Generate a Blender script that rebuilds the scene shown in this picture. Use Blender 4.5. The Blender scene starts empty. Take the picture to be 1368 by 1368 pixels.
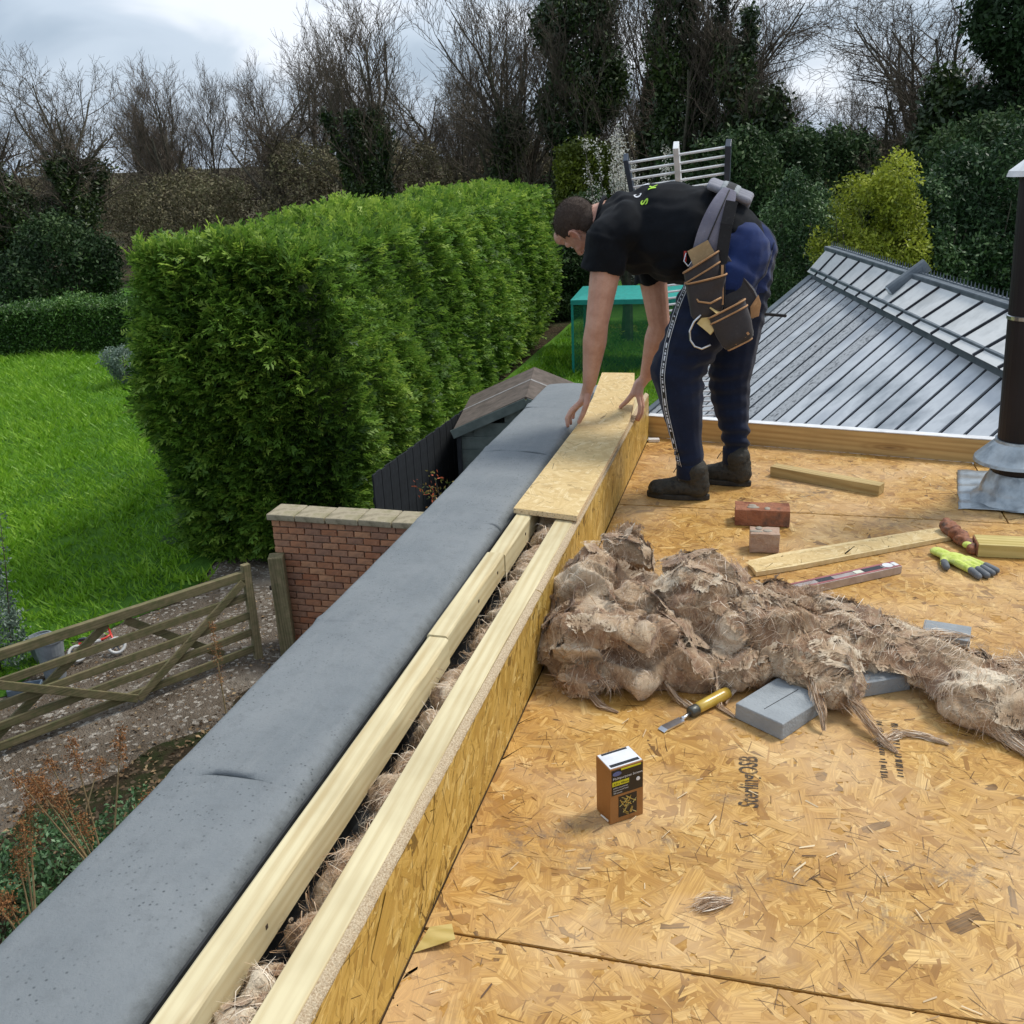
import bpy, bmesh, math, random
import numpy as np
from mathutils import Vector, Matrix, Euler, noise as mnoise
rnd = random.Random(7)
rng = np.random.default_rng(11)
SC = bpy.context.scene
COL = SC.collection
PI = math.pi
R = math.radians

# ------------------------------------------------------------------ camera
cam_d = bpy.data.cameras.new('camera')
cam = bpy.data.objects.new('camera', cam_d)
COL.objects.link(cam)
SC.camera = cam
cam_d.sensor_width = 36.0
cam_d.lens = 34.21
cam_d.clip_start = 0.05
cam_d.clip_end = 600
cam.matrix_world = Matrix(((0.9666, -0.0503, 0.2516, 0.0),
                           (0.2531, 0.3436, -0.9040, 0.0),
                           (-0.0409, 0.9378, 0.3449, 1.4),
                           (0, 0, 0, 1)))
# orthonormalise the hand-written axes
_q = cam.matrix_world.to_quaternion()
cam.matrix_world = Matrix.Translation((0, 0, 1.4)) @ _q.to_matrix().to_4x4()

# ------------------------------------------------------------------ sky
SUN_EL, SUN_AZ = R(56), R(38)      # azimuth measured from +X towards +Y
world = bpy.data.worlds.new('World')
SC.world = world
world.use_nodes = True
wn, wl = world.node_tree.nodes, world.node_tree.links
wn.clear()
w_out = wn.new('ShaderNodeOutputWorld')
w_bg = wn.new('ShaderNodeBackground')
sky = wn.new('ShaderNodeTexSky')
sky.sky_type = 'NISHITA'
sky.sun_disc = False
sky.sun_elevation = SUN_EL
sky.sun_rotation = PI / 2 - SUN_AZ
sky.air_density = 1.2
sky.dust_density = 2.5
tc = wn.new('ShaderNodeTexCoord')
sep = wn.new('ShaderNodeSeparateXYZ')
wl.new(tc.outputs['Generated'], sep.inputs[0])
zz = wn.new('ShaderNodeMath'); zz.operation = 'ADD'; zz.inputs[1].default_value = 0.32
zc = wn.new('ShaderNodeMath'); zc.operation = 'MAXIMUM'; zc.inputs[1].default_value = 0.0
wl.new(sep.outputs[2], zc.inputs[0]); wl.new(zc.outputs[0], zz.inputs[0])
dx = wn.new('ShaderNodeMath'); dx.operation = 'DIVIDE'
dy = wn.new('ShaderNodeMath'); dy.operation = 'DIVIDE'
wl.new(sep.outputs[0], dx.inputs[0]); wl.new(zz.outputs[0], dx.inputs[1])
wl.new(sep.outputs[1], dy.inputs[0]); wl.new(zz.outputs[0], dy.inputs[1])
cmb = wn.new('ShaderNodeCombineXYZ')
wl.new(dx.outputs[0], cmb.inputs[0]); wl.new(dy.outputs[0], cmb.inputs[1])
n1 = wn.new('ShaderNodeTexNoise'); n1.inputs['Scale'].default_value = 1.7
n1.inputs['Detail'].default_value = 5; n1.inputs['Roughness'].default_value = 0.48
n1.inputs['Distortion'].default_value = 0.5
wl.new(cmb.outputs[0], n1.inputs['Vector'])
cr = wn.new('ShaderNodeValToRGB')
cr.color_ramp.interpolation = 'EASE'
e = cr.color_ramp.elements
e[0].position = 0.36; e[0].color = (0.23, 0.285, 0.355, 1)
e[1].position = 0.63; e[1].color = (0.52, 0.55, 0.60, 1)
m_ = e.new(0.50); m_.color = (0.33, 0.385, 0.455, 1)
wl.new(n1.outputs[0], cr.inputs[0])
sk_s = wn.new('ShaderNodeVectorMath'); sk_s.operation = 'SCALE'; sk_s.inputs['Scale'].default_value = 0.06
wl.new(sky.outputs[0], sk_s.inputs[0])
mixw = wn.new('ShaderNodeMix'); mixw.data_type = 'RGBA'
mixw.inputs[0].default_value = 0.88
wl.new(sk_s.outputs[0], mixw.inputs[6]); wl.new(cr.outputs[0], mixw.inputs[7])
wl.new(mixw.outputs[2], w_bg.inputs['Color'])
w_bg.inputs['Strength'].default_value = 1.0
wl.new(w_bg.outputs[0], w_out.inputs['Surface'])

# ------------------------------------------------------------------ sun
sun_d = bpy.data.lights.new('sun', 'SUN')
sun_d.energy = 1.5
sun_d.angle = R(14)
sun_d.color = (1.0, 0.955, 0.88)
sun = bpy.data.objects.new('sun', sun_d)
COL.objects.link(sun)
_sd = Vector((math.cos(SUN_AZ) * math.cos(SUN_EL), math.sin(SUN_AZ) * math.cos(SUN_EL), math.sin(SUN_EL)))
sun.rotation_euler = _sd.to_track_quat('Z', 'Y').to_euler()
sun.location = (0, 0, 20)
SC.view_settings.view_transform = 'Standard'
SC.view_settings.look = 'None'
SC.view_settings.gamma = 1.0
SC.view_settings.exposure = 1.0
SC.view_settings.use_curve_mapping = False

# ------------------------------------------------------------------ helpers
class MB:
    """collects simple shapes into one mesh"""
    def __init__(s):
        s.V = []; s.F = []
    def add(s, vs, fs, M=None):
        n = len(s.V)
        if M is not None:
            vs = [M @ Vector(v) for v in vs]
        s.V += [tuple(v) for v in vs]
        s.F += [tuple(i + n for i in f) for f in fs]
        return s
    def box(s, c, d, rz=0, M=None, rot=None):
        x, y, z = d[0] / 2, d[1] / 2, d[2] / 2
        vs = [(-x, -y, -z), (x, -y, -z), (x, y, -z), (-x, y, -z), (-x, -y, z), (x, -y, z), (x, y, z), (-x, y, z)]
        fs = [(0, 3, 2, 1), (4, 5, 6, 7), (0, 1, 5, 4), (1, 2, 6, 5), (2, 3, 7, 6), (3, 0, 4, 7)]
        T = Matrix.Translation(c) @ (rot.to_4x4() if rot is not None else Matrix.Rotation(rz, 4, 'Z'))
        if M is not None: T = M @ T
        return s.add(vs, fs, T)
    def beam(s, a, b, w, h, up=(0, 0, 1)):
        """box from a to b, w wide sideways and h thick along up"""
        a = Vector(a); b = Vector(b); d = (b - a); L = d.length; d.normalize()
        sd = d.cross(Vector(up)).normalized(); u = sd.cross(d).normalized()
        vs = []
        for p in (a, b):
            for i, j in ((-1, -1), (1, -1), (1, 1), (-1, 1)):
                vs.append(p + sd * (i * w / 2) + u * (j * h / 2))
        return s.add(vs, [(0, 3, 2, 1), (4, 5, 6, 7), (0, 1, 5, 4), (1, 2, 6, 5), (2, 3, 7, 6), (3, 0, 4, 7)])
    def tube(s, pts, rads, n=8, cap=True, flat=None):
        pts = [Vector(p) for p in pts]
        if not hasattr(rads, '__len__'): rads = [rads] * len(pts)
        prev = None; vs = []; fs = []
        for i, p in enumerate(pts):
            d = (pts[min(i + 1, len(pts) - 1)] - pts[max(i - 1, 0)])
            if d.length < 1e-9: d = Vector((0, 0, 1))
            d.normalize()
            if prev is None:
                a = d.orthogonal().normalized()
            else:
                a = (prev - d * prev.dot(d))
                a = a.normalized() if a.length > 1e-6 else d.orthogonal().normalized()
            prev = a; b = d.cross(a)
            for k in range(n):
                t = 2 * PI * k / n
                vs.append(p + (a * math.cos(t) + b * math.sin(t) * (flat or 1)) * rads[i])
        for i in range(len(pts) - 1):
            for k in range(n):
                fs.append((i * n + k, i * n + (k + 1) % n, (i + 1) * n + (k + 1) % n, (i + 1) * n + k))
        if cap:
            fs.append(tuple(range(n - 1, -1, -1)))
            fs.append(tuple((len(pts) - 1) * n + k for k in range(n)))
        return s.add(vs, fs)
    def lathe(s, prof, n=24, c=(0, 0, 0), M=None):
        vs = []; fs = []
        for r, z in prof:
            for k in range(n):
                t = 2 * PI * k / n
                vs.append((c[0] + r * math.cos(t), c[1] + r * math.sin(t), c[2] + z))
        for i in range(len(prof) - 1):
            for k in range(n):
                fs.append((i * n + k, i * n + (k + 1) % n, (i + 1) * n + (k + 1) % n, (i + 1) * n + k))
        fs.append(tuple(range(n - 1, -1, -1)))
        fs.append(tuple((len(prof) - 1) * n + k for k in range(n)))
        return s.add(vs, fs, M)
    def prism(s, poly, z0, z1, M=None):
        n = len(poly)
        vs = [(x, y, z0) for x, y in poly] + [(x, y, z1) for x, y in poly]
        fs = [tuple(range(n - 1, -1, -1)), tuple(range(n, 2 * n))]
        fs += [(i, (i + 1) % n, n + (i + 1) % n, n + i) for i in range(n)]
        return s.add(vs, fs, M)
    def ball(s, c, r, n=10, m=7, M=None):
        if not hasattr(r, '__len__'): r = (r, r, r)
        vs = [(c[0], c[1], c[2] - r[2])]; fs = []
        for i in range(1, m):
            ph = -PI / 2 + PI * i / m
            for k in range(n):
                t = 2 * PI * k / n
                vs.append((c[0] + r[0] * math.cos(ph) * math.cos(t), c[1] + r[1] * math.cos(ph) * math.sin(t), c[2] + r[2] * math.sin(ph)))
        vs.append((c[0], c[1], c[2] + r[2])); top = len(vs) - 1
        for k in range(n):
            fs.append((0, 1 + (k + 1) % n, 1 + k))
            fs.append((top, top - n + k, top - n + (k + 1) % n))
        for i in range(m - 2):
            for k in range(n):
                a = 1 + i * n
                fs.append((a + k, a + (k + 1) % n, a + n + (k + 1) % n, a + n + k))
        return s.add(vs, fs, M)
    def mesh(s, name, bevel=0, seg=2, smooth=False):
        me = bpy.data.meshes.new(name)
        me.from_pydata(s.V, [], s.F)
        if bevel:
            bm = bmesh.new(); bm.from_mesh(me)
            es = [e_ for e_ in bm.edges if len(e_.link_faces) == 2 and e_.calc_face_angle(0) > 0.5]
            bmesh.ops.bevel(bm, geom=es, offset=bevel, segments=seg, affect='EDGES', profile=0.6, clamp_overlap=True)
            bm.to_mesh(me); bm.free()
        if smooth:
            me.shade_smooth()
        me.update()
        return me
    def build(s, name, mat, parent=None, bevel=0, seg=2, smooth=False, **k):
        return link(name, s.mesh(name, bevel, seg, smooth), mat, parent, **k)

def props(o, label=None, cat=None, group=None, kind=None):
    if label: o['label'] = label
    if cat: o['category'] = cat
    if group: o['group'] = group
    if kind: o['kind'] = kind
    return o

def link(name, me, mat=None, parent=None, label=None, cat=None, group=None, kind=None, loc=None, rot=None):
    o = bpy.data.objects.new(name, me)
    COL.objects.link(o)
    if mat is not None and me is not None:
        if not isinstance(mat, (list, tuple)): mat = [mat]
        if len(me.materials) == 0:
            for m in mat: me.materials.append(m)
    if parent is not None: o.parent = parent
    if loc is not None: o.location = loc
    if rot is not None: o.rotation_euler = rot
    return props(o, label, cat, group, kind)

def thing(name, label, cat, loc=(0, 0, 0), rz=0, group=None, rot=None):
    o = bpy.data.objects.new(name, None)
    COL.objects.link(o)
    o.empty_display_size = 0.1
    o.location = loc
    o.rotation_euler = rot if rot is not None else (0, 0, rz)
    return props(o, label, cat, group)

def copy_tree(o, parent=None):
    c = o.copy(); COL.objects.link(c)
    c.parent = parent
    for ch in [q for q in KIDS.get(o.name, [])]:
        copy_tree(ch, c)
    return c
KIDS = {}
def index_kids():
    KIDS.clear()
    for q in bpy.data.objects:
        if q.parent is not None:
            KIDS.setdefault(q.parent.name, []).append(q)

def np_mesh(name, V, F, tint=None, smooth=False):
    """mesh from numpy arrays; F is (m,3) or (m,4); tint is one value per vertex"""
    V = np.ascontiguousarray(V, dtype=np.float32); F = np.ascontiguousarray(F, dtype=np.int32)
    me = bpy.data.meshes.new(name)
    me.vertices.add(len(V)); me.vertices.foreach_set('co', V.ravel())
    m, k = F.shape
    me.loops.add(m * k); me.loops.foreach_set('vertex_index', F.ravel())
    me.polygons.add(m)
    me.polygons.foreach_set('loop_start', np.arange(0, m * k, k, dtype=np.int32))
    if smooth: me.polygons.foreach_set('use_smooth', np.ones(m, dtype=bool))
    if tint is not None:
        at = me.attributes.new('tint', 'FLOAT', 'POINT')
        at.data.foreach_set('value', np.ascontiguousarray(tint, dtype=np.float32))
    me.update(calc_edges=True)
    return me

def scatter(TV, TF, pos, axis, normal, scale, tint):
    """place a small template (x along axis, z along normal) at every pos"""
    n = len(pos)
    a = axis / np.linalg.norm(axis, axis=1, keepdims=True)
    b = np.cross(normal, a); b /= (np.linalg.norm(b, axis=1, keepdims=True) + 1e-9)
    c = np.cross(a, b)
    TV = np.asarray(TV, float)
    sc_ = scale if np.ndim(scale) else np.full(n, scale)
    V = pos[:, None, :] + sc_[:, None, None] * (TV[None, :, 0:1] * a[:, None, :] + TV[None, :, 1:2] * b[:, None, :] + TV[None, :, 2:3] * c[:, None, :])
    k = len(TV)
    F = (np.asarray(TF)[None] + (np.arange(n) * k)[:, None, None]).reshape(-1, len(TF[0]))
    return V.reshape(-1, 3), F, np.repeat(tint, k)

def join_np(parts):
    Vs, Fs, Ts = [], [], []; n = 0
    for V, F, T in parts:
        Vs.append(V); Fs.append(F + n); Ts.append(T); n += len(V)
    return np.concatenate(Vs), np.concatenate(Fs), np.concatenate(Ts)

# ------------------------------------------------------------------ materials
class NT:
    def __init__(s, name):
        s.m = bpy.data.materials.new(name); s.m.use_nodes = True
        s.n, s.l = s.m.node_tree.nodes, s.m.node_tree.links
        s.b = s.n['Principled BSDF']
        s.tc = s.n.new('ShaderNodeTexCoord').outputs['Object']
    def val(s, x, sock):
        if hasattr(x, 'is_linked') or isinstance(x, bpy.types.NodeSocket): s.l.new(x, sock)
        else:
            if isinstance(x, tuple) and len(x) == 3 and len(getattr(sock, 'default_value', (0,) * 3)) == 4: x = x + (1,)
            sock.default_value = x
    def map(s, scale=(1, 1, 1), rot=(0, 0, 0), loc=(0, 0, 0), vec=None):
        q = s.n.new('ShaderNodeMapping')
        s.l.new(vec or s.tc, q.inputs[0])
        q.inputs['Scale'].default_value = scale; q.inputs['Rotation'].default_value = rot; q.inputs['Location'].default_value = loc
        return q.outputs[0]
    def noise(s, scale, detail=4, rough=0.55, vec=None, dist=0):
        q = s.n.new('ShaderNodeTexNoise')
        s.l.new(vec or s.tc, q.inputs['Vector'])
        q.inputs['Scale'].default_value = scale; q.inputs['Detail'].default_value = detail
        q.inputs['Roughness'].default_value = rough; q.inputs['Distortion'].default_value = dist
        return q.outputs[0]
    def voro(s, scale, vec=None, feature='F1', metric='EUCLIDEAN', out='Distance', rand=1.0, dim='3D'):
        q = s.n.new('ShaderNodeTexVoronoi'); q.voronoi_dimensions = dim; q.feature = feature
        if feature != 'DISTANCE_TO_EDGE': q.distance = metric
        s.l.new(vec or s.tc, q.inputs['Vector']); q.inputs['Scale'].default_value = scale
        q.inputs['Randomness'].default_value = rand
        return q.outputs[out]
    def ramp(s, x, stops, interp='LINEAR'):
        q = s.n.new('ShaderNodeValToRGB'); q.color_ramp.interpolation = interp
        el = q.color_ramp.elements
        while len(el) < len(stops): el.new(0.5)
        for e_, (p, c) in zip(el, stops):
            e_.position = p
            e_.color = (c if hasattr(c, '__len__') else (c, c, c)) + (1,) if not (hasattr(c, '__len__') and len(c) == 4) else c
        s.l.new(x, q.inputs[0])
        return q.outputs[0]
    def math(s, op, a, b=0.0, clamp=False):
        q = s.n.new('ShaderNodeMath'); q.operation = op; q.use_clamp = clamp
        s.val(a, q.inputs[0]); s.val(b, q.inputs[1])
        return q.outputs[0]
    def mix(s, f, a, b, blend='MIX'):
        q = s.n.new('ShaderNodeMix'); q.data_type = 'RGBA'; q.blend_type = blend
        s.val(f, q.inputs[0]); s.val(a, q.inputs[6]); s.val(b, q.inputs[7])
        return q.outputs[2]
    def attr(s, name):
        q = s.n.new('ShaderNodeAttribute'); q.attribute_name = name
        return q.outputs['Fac']
    def sepc(s, c, i):
        q = s.n.new('ShaderNodeSeparateColor'); s.l.new(c, q.inputs[0]); return q.outputs[i]
    def bump(s, h, strength=0.3, dist=0.01, normal=None):
        q = s.n.new('ShaderNodeBump'); q.inputs['Strength'].default_value = strength
        q.inputs['Distance'].default_value = dist; s.l.new(h, q.inputs['Height'])
        if normal is not None: s.l.new(normal, q.inputs['Normal'])
        s.l.new(q.outputs[0], s.b.inputs['Normal'])
        return q.outputs[0]
    def set(s, color=None, rough=None, metal=None, spec=None, **k):
        if color is not None: s.val(color, s.b.inputs['Base Color'])
        if rough is not None: s.val(rough, s.b.inputs['Roughness'])
        if metal is not None: s.val(metal, s.b.inputs['Metallic'])
        if spec is not None: s.val(spec, s.b.inputs['Specular IOR Level'])
        for a, v in k.items(): s.val(v, s.b.inputs[a.replace('_', ' ')])
        return s.m

def mottled(name, c1, c2, scale=8, rough=0.6, bump=0.25, bscale=60, bdist=0.003, metal=0, spec=0.4, c3=None, detail=6):
    t = NT(name)
    f = t.noise(scale, detail, 0.6)
    st = [(0.32, c1), (0.68, c2)] if c3 is None else [(0.3, c1), (0.5, c2), (0.7, c3)]
    col = t.ramp(f, st)
    if bump: t.bump(t.noise(bscale, 5, 0.6), bump, bdist)
    return t.set(col, rough, metal, spec)

def plain(name, c, rough=0.5, metal=0, spec=0.5):
    return mottled(name, tuple(x * 0.8 for x in c), tuple(min(1, x * 1.12) for x in c), 14, rough, 0.12, 120, 0.001, metal, spec)

def osb_mat(name, tone, rough=0.42, dirt=0.6, sheen=0.5, scale_dirt=1.0):
    """pressed wood strands; every strand is real geometry and carries its own tone and its own grain"""
    t = NT(name)
    a, b, c, d = tone
    q = t.n.new('ShaderNodeAttribute'); q.attribute_name = 'fuv'
    tint = t.attr('tint')
    col = t.ramp(tint, [(0.0, tuple(x * 0.32 for x in a)), (0.02, tuple(x * 0.8 for x in a)), (0.12, a), (0.4, b), (0.75, c), (1.0, d)])
    gr = t.noise(1.0, 3, 0.7, t.map((9, 230, 1), vec=q.outputs['Vector']), 0.3)
    col = t.mix(t.ramp(gr, [(0.42, 0.55), (0.6, 0.0)]), col, a)
    big = t.noise(1.5 * scale_dirt, 5, 0.62)
    col = t.mix(t.math('MULTIPLY', t.ramp(big, [(0.42, 0.0), (0.60, 1.0)]), 0.6 * dirt, True), col, t.mix(1.0, col, (0.66, 0.50, 0.36), 'MULTIPLY'))
    mid = t.noise(5.5 * scale_dirt, 8, 0.72)
    col = t.mix(t.math('MULTIPLY', t.ramp(mid, [(0.53, 0.0), (0.74, 1.0)]), 0.75 * dirt, True), col, (0.20, 0.125, 0.07))
    if dirt > 0.4:
        pale = t.ramp(t.noise(2.3, 5, 0.6, t.map((1, 1, 1), (0, 0, 0), (3, 5, 0))), [(0.44, 0.0), (0.62, 0.75)])
        col = t.mix(pale, col, t.mix(0.38, col, (0.80, 0.60, 0.38)))
        scuff = t.math('MULTIPLY', t.ramp(t.noise(3.1, 4, 0.6, t.map((1, 1, 1), (0, 0, 0), (9, 2, 0))), [(0.56, 0.0), (0.66, 1.0)]), t.ramp(t.noise(26, 8, 0.8), [(0.45, 0.0), (0.62, 0.75)]))
        col = t.mix(scuff, col, (0.16, 0.115, 0.08))
    t.bump(gr, 0.25, 0.001)
    return t.set(col, t.ramp(big, [(0.35, rough), (0.65, min(1, rough + 0.22))]), spec=sheen)

def strands(name, mat, parent, w, h, frame, n, seed=0, size=(0.07, 0.017), bias=None, thick=0.0009, poly=None, tone=(0.55, 0.22)):
    """a layer of n wood strands pressed over a w x h rectangle; frame maps (u, v, height) to the parent's space"""
    g = np.random.default_rng(seed)
    L = size[0] * np.exp(g.normal(0, 0.38, n)) ; W = size[1] * np.exp(g.normal(0, 0.45, n))
    sliv = g.random(n) < 0.085          # dark cracks and thin edge-on strands
    W[sliv] = g.uniform(0.0009, 0.0022, sliv.sum()); L[sliv] *= 0.6
    ang = g.uniform(0, PI, n)
    if bias is not None:
        k = g.random(n) < 0.6
        ang[k] = bias + g.normal(0, 0.45, k.sum())
    cx = g.uniform(0, w, n); cy = g.uniform(0, h, n)
    # six-sided strand with ragged ends
    tu = np.array([-0.5, -0.46, 0.40, 0.5, 0.44, -0.40]); tv = np.array([-0.1, -0.5, -0.46, 0.08, 0.5, 0.44])
    lu = tu[None] + g.normal(0, 0.035, (n, 6)); lv = tv[None] + g.normal(0, 0.09, (n, 6))
    lu *= L[:, None]; lv *= W[:, None]
    ca, sa = np.cos(ang)[:, None], np.sin(ang)[:, None]
    u = cx[:, None] + lu * ca - lv * sa; v = cy[:, None] + lu * sa + lv * ca
    if poly is not None: u, v = poly(u, v)
    u = np.clip(u, 0.001, w - 0.001); v = np.clip(v, 0.001, h - 0.001)
    z = g.uniform(0.15, 1.0, n)[:, None] * thick + (lu / 0.07) * g.normal(0, 0.30, n)[:, None] * thick + (lv / 0.017) * g.normal(0, 0.30, n)[:, None] * thick
    z = np.maximum(z, 0.0001); z[sliv] = thick * 1.25
    o_, eu, ev, en = [np.array(x, float) for x in frame]
    V = o_ + u[..., None] * eu + v[..., None] * ev + z[..., None] * en
    base = np.array([[0, 1, 2, 3], [0, 3, 4, 5]])
    if np.dot(np.cross(eu, ev), en) < 0: base = base[:, ::-1]
    F = (base[None] + (np.arange(n) * 6)[:, None, None]).reshape(-1, 4)
    tint = np.clip(g.normal(tone[0], tone[1], n), 0, 1)
    tint[sliv] = 0.0
    me = np_mesh(name, V.reshape(-1, 3), F, np.repeat(tint, 6))
    at = me.attributes.new('fuv', 'FLOAT_VECTOR', 'POINT')
    fuv = np.stack([lu, lv, np.repeat(np.arange(n) * 0.37, 6).reshape(n, 6)], -1).astype(np.float32)
    at.data.foreach_set('vector', fuv.ravel())
    return link(name, me, mat, parent, kind='stuff')

def timber(name, c1, c2, axis='x', knots=True, rough=0.6, green=0.0):
    """sawn softwood with its grain along a local axis"""
    t = NT(name)
    st = {'x': (0.9, 22, 22), 'y': (22, 0.9, 22), 'z': (22, 22, 0.9)}[axis]
    v = t.map(st)
    g = t.noise(1.0, 4, 0.6, v, 0.8)
    w = t.n.new('ShaderNodeTexWave'); w.wave_type = 'BANDS'
    w.bands_direction = 'DIAGONAL'
    w.inputs['Scale'].default_value = 1.1; w.inputs['Distortion'].default_value = 5; w.inputs['Detail'].default_value = 3
    w.inputs['Detail Scale'].default_value = 0.6
    t.l.new(v, w.inputs['Vector'])
    f = t.math('ADD', t.math('MULTIPLY', g, 0.85), t.math('MULTIPLY', w.outputs[1], 0.15))
    col = t.ramp(f, [(0.3, c2), (0.55, c1), (0.75, tuple(min(1, x * 1.08) for x in c1))])
    blot = t.noise(3.5, 4, 0.6)
    col = t.mix(t.ramp(blot, [(0.45, 0.0), (0.75, 0.45)]), col, tuple(x * 0.72 for x in c2))
    if knots:
        kst = {'x': (1.6, 9, 9), 'y': (9, 1.6, 9), 'z': (9, 9, 1.6)}[axis]
        kd = t.voro(1.0, t.map(kst, (0, 0, 0), (0.3, 0.7, 0.1)))
        rings = t.math('SINE', t.math('MULTIPLY', kd, 70))
        col = t.mix(t.math('MULTIPLY', t.ramp(kd, [(0.06, 0.8), (0.26, 0.0)]), t.math('ADD', t.math('MULTIPLY', rings, 0.3), 0.55)), col, (c2[0] * 0.55, c2[1] * 0.40, c2[2] * 0.3))
        col = t.mix(t.ramp(kd, [(0.05, 0.9), (0.085, 0.0)]), col, (0.16, 0.08, 0.035))
    if green:
        gm = t.noise(14, 5, 0.65)
        col = t.mix(t.math('MULTIPLY', t.ramp(gm, [(0.4, 0.0), (0.65, 1.0)]), green), col, (0.07, 0.095, 0.03))
    t.bump(t.noise(1.0, 5, 0.75, t.map({'x': (6, 160, 160), 'y': (160, 6, 160), 'z': (160, 160, 6)}[axis])), 0.3, 0.0012)
    return t.set(col, rough, spec=0.3)

def leaf_mat(name, dark, mid, light, rough=0.5, trans=0.25, spec=0.4):
    t = NT(name)
    a = t.attr('tint')
    nz = t.noise(0.9, 3, 0.6)
    f = t.math('ADD', a, t.math('MULTIPLY', t.math('SUBTRACT', nz, 0.5), 0.5))
    col = t.ramp(f, [(0.05, dark), (0.5, mid), (0.95, light)])
    t.set(col, rough, spec=spec)
    tr = t.n.new('ShaderNodeBsdfTranslucent'); t.l.new(col, tr.inputs['Color'])
    ms = t.n.new('ShaderNodeMixShader'); ms.inputs[0].default_value = trans
    t.l.new(t.b.outputs[0], ms.inputs[1]); t.l.new(tr.outputs[0], ms.inputs[2])
    t.l.new(ms.outputs[0], t.n['Material Output'].inputs['Surface'])
    return t.m

M = {}
OSB_WARM = ((0.31, 0.150, 0.030), (0.49, 0.270, 0.065), (0.62, 0.375, 0.110), (0.72, 0.49, 0.190))
OSB_PALE = ((0.50, 0.34, 0.14), (0.62, 0.45, 0.20), (0.70, 0.53, 0.26), (0.76, 0.61, 0.34))
OSB_FACE = ((0.36, 0.21, 0.035), (0.54, 0.35, 0.075), (0.67, 0.46, 0.13), (0.76, 0.58, 0.22))
M['deck'] = osb_mat('osb_deck_board', OSB_WARM, rough=0.46, sheen=0.4)
M['deck_core'] = mottled('osb_deck_core', OSB_WARM[0], OSB_WARM[1], 60, 0.6, 0.4, 150, 0.002)
M['face_core'] = mottled('osb_upright_core', OSB_FACE[0], OSB_FACE[2], 60, 0.6, 0.4, 150, 0.002)
M['pale_core'] = mottled('osb_fresh_core', OSB_PALE[1], OSB_PALE[3], 50, 0.6, 0.4, 150, 0.002)
M['face'] = osb_mat('osb_upright_board', OSB_FACE, dirt=0.2, rough=0.35)
M['pale'] = osb_mat('osb_fresh_board', OSB_PALE, dirt=0.06, rough=0.55)
M['osb_edge'] = mottled('osb_sawn_edge', (0.22, 0.12, 0.05), (0.72, 0.56, 0.34), 160, 0.85, 0.8, 220, 0.004, c3=(0.62, 0.42, 0.2))
M['torn'] = mottled('osb_torn_edge', (0.30, 0.20, 0.11), (0.66, 0.55, 0.38), 330, 0.9, 0.9, 260, 0.004)
M['new_timber'] = timber('fresh_sawn_timber_long', (0.66, 0.575, 0.36), (0.52, 0.41, 0.22), 'y')
M['new_timber_x'] = timber('fresh_sawn_timber', (0.66, 0.50, 0.25), (0.47, 0.31, 0.12), 'x')
M['kerb'] = timber('roof_kerb_timber', (0.60, 0.41, 0.17), (0.42, 0.25, 0.09), 'x')
M['gate'] = timber('weathered_gate_timber', (0.20, 0.165, 0.09), (0.10, 0.085, 0.045), 'x', False, 0.85, 0.5)
M['post'] = timber('weathered_post_timber', (0.27, 0.22, 0.125), (0.13, 0.11, 0.06), 'z', False, 0.85, 0.4)
def membrane():
    t = NT('grey_roof_membrane')
    big = t.noise(2.6, 5, 0.6)
    col = t.ramp(big, [(0.3, (0.150, 0.170, 0.182)), (0.7, (0.225, 0.243, 0.252))])
    streak = t.noise(1.0, 6, 0.7, t.map((30, 5, 10)))
    col = t.mix(t.ramp(streak, [(0.48, 0.0), (0.70, 0.5)]), col, (0.22, 0.235, 0.24))
    fine = t.noise(24, 7, 0.75)
    col = t.mix(t.ramp(fine, [(0.50, 0.0), (0.74, 0.40)]), col, (0.10, 0.11, 0.115))
    pits = t.voro(75)
    pm = t.math('MULTIPLY', t.ramp(pits, [(0.08, 1.0), (0.24, 0.0)]), t.ramp(t.noise(5, 4, 0.7), [(0.42, 0.1), (0.62, 0.9)]))
    col = t.mix(pm, col, (0.045, 0.055, 0.06))
    # dark ragged-edged band along the batten side
    sx = t.n.new('ShaderNodeSeparateXYZ'); t.l.new(t.tc, sx.inputs[0])
    bx = t.math('ADD', sx.outputs[0], t.math('MULTIPLY', t.noise(22, 5, 0.8), 0.06))
    col = t.mix(t.ramp(t.math('ADD', bx, 0.845), [(0.0, 0.0), (0.045, 0.85)]), col, (0.035, 0.038, 0.035))
    h = t.math('ADD', t.math('MULTIPLY', t.noise(140, 5, 0.8), 0.7), t.noise(9, 4))
    t.bump(h, 0.6, 0.007)
    return t.set(col, t.ramp(big, [(0.3, 0.50), (0.7, 0.68)]), spec=0.35)
M['membrane'] = membrane()
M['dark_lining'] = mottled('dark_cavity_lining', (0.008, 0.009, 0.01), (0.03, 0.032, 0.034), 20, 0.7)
M['brick'] = None
def brick_m(name, cols, rough=0.9):
    t = NT(name)
    oi = t.n.new('ShaderNodeObjectInfo')
    c = t.ramp(oi.outputs['Random'], [(i / (len(cols) - 1), q) for i, q in enumerate(cols)])
    blot = t.noise(11, 6, 0.7)
    c = t.mix(t.ramp(blot, [(0.5, 0.0), (0.72, 0.65)]), c, (0.11, 0.075, 0.06))
    c = t.mix(t.ramp(t.noise(30, 4, 0.7), [(0.58, 0.0), (0.75, 0.5)]), c, (0.42, 0.30, 0.22))
    t.bump(t.noise(90, 6, 0.7), 0.8, 0.004)
    return t.set(c, rough, spec=0.2)
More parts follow.
